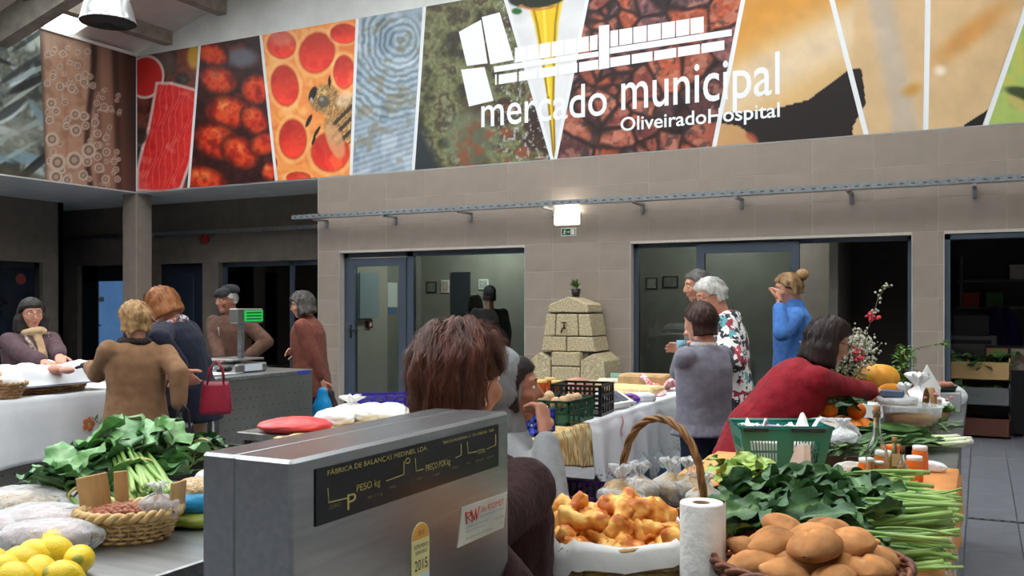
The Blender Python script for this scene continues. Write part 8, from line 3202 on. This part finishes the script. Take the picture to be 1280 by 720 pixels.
# under the stalls
p = pH(712, 690, 0.0)
q = pz(715, 381, 4.1)
M_pb = mat('basket_violet', (78, 34, 96), (66, 26, 82), rough=0.4, scale=6)
slat_crate('plastic_basket', 'violet plastic basket on the floor under the gold cloth', (-1.66, 3.75, 0.26), 0.42, 0.36, 0.38, M_pb, rz=0.1, rows=4, cols=14, bar=0.014)
sb_ = thing('storage_box', 'dark box under the violet plastic basket', 'box', (-1.66, 3.75, 0))
MB().box((-0.19, -0.17, 0), (0.19, 0.17, 0.255), bev=0.01).build('body', M_black, sb_)
bx = thing('storage_tub', 'white tub with a blue lid standing under the lace cloth', 'tub', (-1.85, 5.2, 0))
MB().box((-0.14, -0.18, 0), (0.14, 0.18, 0.42), bev=0.02).build('tub', M_white, bx)
MB().box((-0.16, -0.20, 0.42), (0.16, 0.20, 0.46), bev=0.01).build('lid', mat('lid_blue', (38, 130, 190), rough=0.4), bx)
for k, (x, y, lx, ly, h, c, lb) in enumerate([(-2.1, 4.3, 0.5, 0.5, 0.35, (30, 28, 30), 'black box stored under the middle stall'), (-2.25, 4.95, 0.4, 0.4, 0.4, (60, 46, 36), 'brown carton stored under the middle stall'), (-1.95, 4.75, 0.2, 0.2, 0.3, (40, 44, 90), 'navy bag stored under the lace cloth')]):
	o = thing('storage_box', lb, 'box', (x, y, 0))
	cm = mat('store_%d' % k, c, rough=0.7)
	MB().box((-lx / 2, -ly / 2, 0), (lx / 2, ly / 2, h * 0.85), bev=0.01).build('body', cm, o)
	MB().box((-lx / 2 - 0.01, -ly / 2 - 0.01, h * 0.85), (lx / 2 + 0.01, ly / 2 + 0.01, h), bev=0.01).build('lid', cm, o)
q = pz(778, 381, 4.7)
bunch('leaf_bunch', 'pale green leaves stored low under the lace cloth', (-1.8, 4.6, 0.36), 0, 14, 2, LEAVES_PALE, STEMS_T, spread=0.06, height=0.1, leaf_scale=0.7, back=0.06, seed=252, stem_scale=0.4)
stl = thing('storage_box', 'low crate under the pale green leaves', 'box', (-1.8, 4.6, 0))
MB().box((-0.12, -0.12, 0), (0.12, 0.12, 0.36), bev=0.01).build('body', mat('store_c', (70, 60, 50), rough=0.8), stl)

# ================================================================ left stall and counter
HL_ = 0.892
# cloth covered bread basket on the white cloth
c1 = pX(52, 470, XS - 0.32)
cb = wicker('covered_basket', 'low wicker basket under a white embroidered cloth on the left stall', (c1.x, c1.y, HL_), 0.30, 0.22, 0.12, [M_rush], flare=0.8, n=40, rows=7, rz=math.pi / 2, pw=3)
mb = MB()
mb.grid(lambda u, v: ((u - 0.5) * 0.66, (v - 0.5) * 0.54, 0), 44, 36)
me = mb.mesh('napkin')
co = co_of(me)
e = np.maximum(np.abs(co[:, 0]) / 0.29, np.abs(co[:, 1]) / 0.22)
co[:, 2] = 0.155 + 0.09 * (fbm(co, 7, 3, 3) - 0.4) * (e < 1) - 0.10 * sm(e, 0.98, 1.2)
co[:, 0] = np.where(e > 1.02, co[:, 0] * (1 + 0.02 * np.sin(co[:, 1] * 60)), co[:, 0])
set_co(me, co)
smooth_all(me)
nk = link('napkin', me, M_linen, None, (c1.x, c1.y, HL_), (0, 0, math.pi / 2), label='white cloth with blue edging spread over the covered basket', cat='cloth')
nk.modifiers.new('s', 'SOLIDIFY').thickness = 0.004
eb = MB()
idx = [i for i in range(45)]
eb.tube([Vector(co[i]) + Vector((0, -0.002, 0.003)) for i in range(45)], 0.004, 5)
eb.tube([Vector(co[36 * 45 + i]) + Vector((0, 0.002, 0.003)) for i in range(45)], 0.004, 5)
eb.build('edging', mat('edging_blue', (112, 134, 156), rough=0.8), nk)
MB().tube([Vector(co[j * 45 + 43]) + Vector((0.003, 0, 0.004)) for j in range(37)], 0.004, 5).build('edging', MATS['edging_blue'], nk)
for k, (x, y, z, s) in enumerate([(8, 470, 5.75, 0.10), (30, 455, 5.9, 0.07), (70, 452, 5.8, 0.06), (84, 455, 5.75, 0.05)]):
	q_ = pz(x, y, z)
	lf2 = lumpy(1, 16 + k, 0.12, 1.3, 22, 14, (s, s * 0.8, s * 0.5))
	smooth_all(lf2)
	lf2.materials.append(mat('loaf_%d' % k, ((232, 196, 150), (226, 214, 190), (206, 150, 130), (206, 160, 140))[k], ((214, 170, 120), (206, 190, 160), (190, 130, 110), (186, 140, 120))[k], rough=0.7, scale=14))
	link('loaf', lf2, None, None, (q_.x, q_.y, max(HL_ + 0.03, q_.z) if k == 0 else HL_ + 0.15), label=['large pale loaf at the left picture edge', 'white floury loaf beside the large pale one', 'pinkish bun under the seller\'s hand', 'second pinkish bun by the glove'][k], cat='bread')
q_ = pz(-2, 381, 5.5)
wicker('bread_bowl', 'brown wicker bowl under the large pale loaf', (q_.x, q_.y, HL_), 0.16, 0.14, 0.09, [M_rush], flare=0.7, n=30, rows=5, rz=0.2)
q_ = pz(182, 404, 6.9)
pbg = MB()
pbg.poly([(-0.09, 0, 0), (0.10, 0, 0), (0.12, 0, 0.16), (0.02, 0, 0.20), (-0.12, 0, 0.12)], (0, 0.08, 0))
# counter scale with green display on a pole
q = pX(333, 462, XS - 0.35)
cs_ = thing('pole_scale', 'steel counter scale with a green display on a pole', 'scale', (q.x, 5.72, 0.90), 0)
MB().box((-0.16, -0.19, 0.0), (0.17, 0.17, 0.075), bev=0.012).build('base', M_steel, cs_)
MB().box((-0.17, -0.22, 0.10), (0.16, 0.14, 0.115), bev=0.004).build('pan', M_steel, cs_)
MB().box((-0.03, -0.05, 0.07), (0.03, 0.01, 0.105)).build('support', M_steel_d, cs_)
kp = MB().box((0.171, -0.10, 0.015), (0.176, 0.10, 0.065)).build('keypad', mat('keypad_pale', (196, 200, 210), rough=0.5), cs_)
pp1 = MB().box((0.09, -0.10, 0.05), (0.135, -0.06, 0.42), bev=0.004).build('pole', M_steel, cs_)
hd2 = MB().box((0.06, -0.16, 0.40), (0.15, 0.14, 0.52), bev=0.008).build('display_head', M_steel_d, cs_)
gs = MB().box((0.15, -0.08, 0.415), (0.156, 0.13, 0.505)).build('display', mat('display_green', (30, 150, 66), rough=0.3, emit=((30, 170, 70), 0.5)), hd2)
for zz in (0.43, 0.455, 0.48):
	MB().box((0.156, -0.06, zz), (0.157, 0.11, zz + 0.01)).build('display_row', mat('lcd_dark', (16, 74, 36), rough=0.4), gs)
MB().box((XS, 6.05, 0.865), (XS + 0.004, 6.2, 0.895)).build('price_tag', mat('tag_blue', (60, 70, 170), rough=0.5), None, label='small blue tag on the counter corner', cat='tag')
q = pX(298, 466, XS - 0.3)
crumpled('wrapping_sheet', 'white wrapping sheet lying on the counter by the small scale', (XS - 0.35, 5.35, 0.903), 0.5, 0.35, 0.01, M_paper, rz=1.57, seed=41)
for k in range(2):
	tg = thing('clamp_tool', ['dark metal tool lying on the wrapping sheet', 'second dark metal tool near the counter edge'][k], 'tool', (XS - 0.3 + 0.12 * k, 5.30 + 0.1 * k, 0.925), 0.5 + k)
	MB().cone((-0.06, 0, 0.015), (0.05, 0, 0.02), 0.016, 0.022, 10, 3).build('body', M_black, tg)
	MB().tube([(0.05, 0, 0.02), (0.09, 0.01, 0.035)], 0.006, 6).build('tip', M_steel, tg)

# ================================================================ carried things
def handbag(name, label, loc, w, d, h, material, rz, strap=0.2, metal=True):
	o = thing(name, label, 'bag', loc, rz)
	mb = MB()
	rings = []
	for v, s in ((0.0, 1.0), (0.12, 1.04), (0.5, 0.98), (0.85, 0.86), (1.0, 0.80)):
		rings.append([Vector((p.x, p.y, h * v)) for p in ring_pts((0, 0, 0), w / 2 * s, d / 2 * (1.05 - 0.55 * v), 24, None, 3.6)])
	mb.loft(rings)
	mb.build('bag_body', material, o)
	for sy in (-1, 1):
		MB().tube([(-w * 0.26, sy * d * 0.22, h * 0.9), (-w * 0.2, sy * d * 0.14, h + strap * 0.6), (0, sy * 0.012, h + strap), (w * 0.2, sy * d * 0.14, h + strap * 0.6), (w * 0.26, sy * d * 0.22, h * 0.9)], 0.007, 8).build('strap', material, o)
	MB().box((-w * 0.4, -0.004, h * 0.985), (w * 0.4, 0.004, h + 0.006)).build('zip', M_galv, o)
	return o


M_redbag = mat('leather_red', (150, 30, 54), (130, 22, 44), rough=0.35, spec=0.5, scale=10)
hp3 = pz(270, 517, 5.72)
handbag('handbag', 'dark red leather handbag hanging from the navy sleeve', hp3, 0.19, 0.10, 0.20, M_redbag, AR + 0.2, 0.13)
hp4 = pz(229, 566, 5.42)
handbag('handbag', 'black handbag hanging from the gloved hand of the camel coat', hp4, 0.14, 0.10, 0.17, mat('leather_black', (24, 23, 24), rough=0.4, spec=0.5), AR + 0.3, 0.12)
# hanging carrier bags
def hanging_bag(label, top, w, h, material, rz, seed):
	mb = MB()
	mb.ball((0, 0, 0), (w / 2, w / 4, h / 2), 30, 26)
	me = mb.mesh('carrier_bag', True)
	co = co_of(me)
	t = np.clip((co[:, 2] + h / 2) / h, 0, 1)
	pr = np.interp(t, [0, 0.05, 0.2, 0.5, 0.8, 1.0], [0.9, 1.3, 1.15, 0.9, 0.6, 0.9])
	ang = np.arctan2(co[:, 1], co[:, 0])
	co[:, :2] *= (pr * (1 + 0.06 * np.sin(ang * 6 + seed) * t))[:, None]
	co[:, :2] *= (1 + 0.3 * (fbm(co, 14, seed, 3) - 0.5))[:, None]
	co[:, 2] -= h / 2
	set_co(me, co)
	smooth_all(me)
	return link('carrier_bag', me, material, None, top, (0, 0, rz), label=label, cat='bag')


hanging_bag('sky blue carrier bag hanging from the hand of the russet coat', pz(403, 484, 8.15), 0.20, 0.36, mat('bag_skyblue', (26, 140, 196), (20, 120, 176), rough=0.35, scale=8, bump=0.5, bscale=20), AR, 3)
hanging_bag('dark carrier bag beside the sky blue one', pz(413, 486, 8.22), 0.17, 0.34, mat('bag_dark', (44, 38, 38), rough=0.4, bump=0.5), AR, 5)
o = thing('blue_mug', 'light blue cup held in front of the grey sweater', 'cup', pz(851, 436, 5.42))
MB().lathe([(0.02, 0), (0.025, 0.05), (0.023, 0.05), (0.018, 0.004), (0, 0.004)], 20).build('cup', mat('cup_blue', (130, 184, 206), rough=0.4), o)
MB().tube([(0.023, 0, 0.04), (0.04, 0, 0.034), (0.038, 0, 0.016), (0.02, 0, 0.01)], 0.003, 6).build('handle', MATS['cup_blue'], o)

# ================================================================ shop behind the open front at the right
M_shelf = mat('shelf_grey', (104, 102, 97), rough=0.7)
sh_o = thing('wall_shelf', 'long pale shelf on the back wall of the dim shop', 'shelf', (0, 13.7, 0))
zs = pY(1230, 386, 13.8).z
for dz_ in (0.0, 0.36):
	MB().box((-0.3, 0, zs + dz_), (2.5, 0.3, zs + dz_ + 0.03)).build('board', M_shelf, sh_o)
for x in (-0.25, 1.1, 2.4):
	MB().box((x, 0, zs), (x + 0.03, 0.3, zs + 0.7)).build('upright', M_shelf, sh_o)
for k in range(9):
	c = [(150, 60, 40), (60, 90, 60), (190, 180, 160), (80, 70, 60), (170, 130, 60), (90, 110, 70), (120, 60, 90), (200, 196, 190), (70, 80, 100)][k]
	o = thing('shelf_box', ['rust', 'dark green', 'cream', 'dark brown', 'ochre', 'moss green', 'plum', 'white', 'slate'][k] + ' box on the shelf of the dim shop', 'box', (-0.12 + 0.28 * k, 13.84, zs + 0.03 + (0.36 if k % 3 == 2 else 0)))
	MB().box((-0.1, -0.1, 0), (0.1, 0.1, 0.16), bev=0.005).build('box', mat('shelf_item_%d' % k, c, rough=0.7), o)
	MB().box((-0.105, -0.105, 0.16), (0.105, 0.105, 0.19), bev=0.005).build('lid', mat('shelf_item_%d' % k, c, rough=0.7), o)
ap = pY(1251, 400, 13.5)
apr = MB()
apr.grid(lambda u, v: ((u - 0.5) * (0.34 + 0.16 * v) * (0.6 + 0.4 * min(1, v * 4)), 0.02 * math.sin(u * 14), -0.5 * v), 16, 12)
o = link('apron', apr.mesh('apron'), cloth('apron_purple', (60, 40, 96)), None, (ap.x, 13.68, zs + 0.02), label='dark purple apron hanging from the shop shelf', cat='apron')
o.modifiers.new('s', 'SOLIDIFY').thickness = 0.006
tbx = pY(1212, 440, 12.8)
tbl = thing('work_table', 'pale wooden work table in the dim shop', 'table', (tbx.x, 12.8, 0))
zt2 = pY(1212, 436, 12.6).z
MB().box((-0.42, -0.25, zt2 - 0.04), (0.42, 0.25, zt2)).build('tabletop', M_shelf, tbl)
MB().box((-0.38, -0.22, zt2 - 0.16), (0.38, -0.20, zt2 - 0.04)).build('apron_rail', M_shelf, tbl)
for sx in (-1, 1):
	for sy in (-1, 1):
		MB().box((sx * 0.36 - 0.04, sy * 0.2 - 0.04, 0), (sx * 0.36 + 0.04, sy * 0.2 + 0.04, zt2 - 0.04)).build('leg', M_shelf, tbl)
rg = thing('cash_printer', 'grey machine with a slot on the shop work table', 'machine', (tbx.x, 12.75, zt2))
MB().box((-0.3, -0.15, 0), (0.3, 0.15, 0.16), bev=0.01).build('case', mat('machine_grey', (110, 112, 112), rough=0.5), rg)
MB().box((-0.24, -0.155, 0.06), (0.24, -0.149, 0.11)).build('slot', M_black, rg)
MB().box((-0.18, -0.12, 0.16), (0.22, 0.14, 0.42), bev=0.01).build('upper_case', mat('machine_dark', (46, 46, 48), rough=0.4), rg)
# crates with greens outside the shop
cr_ = thing('wooden_crate', 'stack of open crates with greens by the shop entrance', 'crate', (pY(1218, 500, 11.6).x, 11.6, 0), 0)
for k, (z0, c) in enumerate(((0.0, (90, 50, 40)), (0.34, (92, 94, 96)), (0.62, (170, 140, 92)))):
	mm = mat('crate_%d' % k, c, rough=0.7)
	MB().box((-0.35, -0.25, z0), (0.35, -0.235, z0 + 0.2)).build('board', mm, cr_)
	MB().box((-0.35, 0.235, z0), (0.35, 0.25, z0 + 0.2)).build('board', mm, cr_)
	for sx in (-1, 1):
		MB().box((sx * 0.345 - 0.008, -0.25, z0), (sx * 0.345 + 0.008, 0.25, z0 + 0.24)).build('board', mm, cr_)
	MB().box((-0.35, -0.25, z0), (0.35, 0.25, z0 + 0.012)).build('base', mm, cr_)
for k in range(4):
	bunch('cabbage_greens', 'dark green leaves piled in the crates by the shop entrance', (cr_.location.x - 0.2 + 0.13 * k, 11.6 - 0.05 * (k % 2), 0.70), k * 1.3, 10, 0, LEAVES, STEMS_T, spread=0.1, height=0.14, leaf_scale=1.0, back=0.1, group='greens by the shop entrance', seed=400 + k)
	bunch('cabbage_greens', 'fresh green leaves in the lower crate by the shop entrance', (cr_.location.x - 0.2 + 0.13 * k, 11.5, 0.42), k * 1.3, 7, 0, LEAVES_PALE, STEMS_T, spread=0.08, height=0.08, leaf_scale=0.7, back=0.06, group='greens in the lower crate', seed=410 + k)
pc_ = pY(1268, 460, 11.9)
cbx = thing('poster_cabinet', 'black cabinet with food posters by the shop entrance', 'cabinet', (pc_.x, 11.9, 0))
MB().box((-0.3, -0.2, 0), (0.5, 0.2, 0.98), bev=0.008).build('body', mat('cabinet_black', (24, 24, 26), rough=0.4), cbx)
for k, c in enumerate([((160, 70, 50), (90, 120, 60)), ((170, 160, 150), (110, 90, 70))]):
	MB().box((-0.28 + 0.24 * k, -0.208, 0.72), (-0.07 + 0.24 * k, -0.2, 0.96)).build('poster', mat('poster_%d' % k, c[0], c[1], rough=0.5, scale=8), cbx)
MB().box((0.1, -0.1, 0.98), (0.34, 0.1, 1.22), bev=0.004).build('paper_bin', mat('bin_dark', (40, 42, 60), rough=0.5), cbx)
MB().box((0.15, -0.105, 1.02), (0.3, -0.1, 1.18)).build('notice', M_paper, cbx)
# green stand behind the lace stall
gb = pY(818, 474, 9.6)
gbx = thing('display_board', 'low pale green display board behind the lace stall', 'board', (gb.x, 9.6, 0))
gz = pY(818, 468, 9.6).z
MB().box((-0.5, -0.02, 0.1), (0.5, 0.02, gz), bev=0.01).build('board', mat('board_green', (86, 132, 120), rough=0.6), gbx)
MB().box((-0.5, -0.025, gz - 0.06), (0.5, 0.025, gz)).build('top_rail', mat('rail_pale_green', (150, 190, 170), rough=0.6), gbx)
for sx in (-1, 1):
	MB().box((sx * 0.45 - 0.02, -0.15, 0), (sx * 0.45 + 0.02, 0.15, 0.1)).build('foot', M_black, gbx)
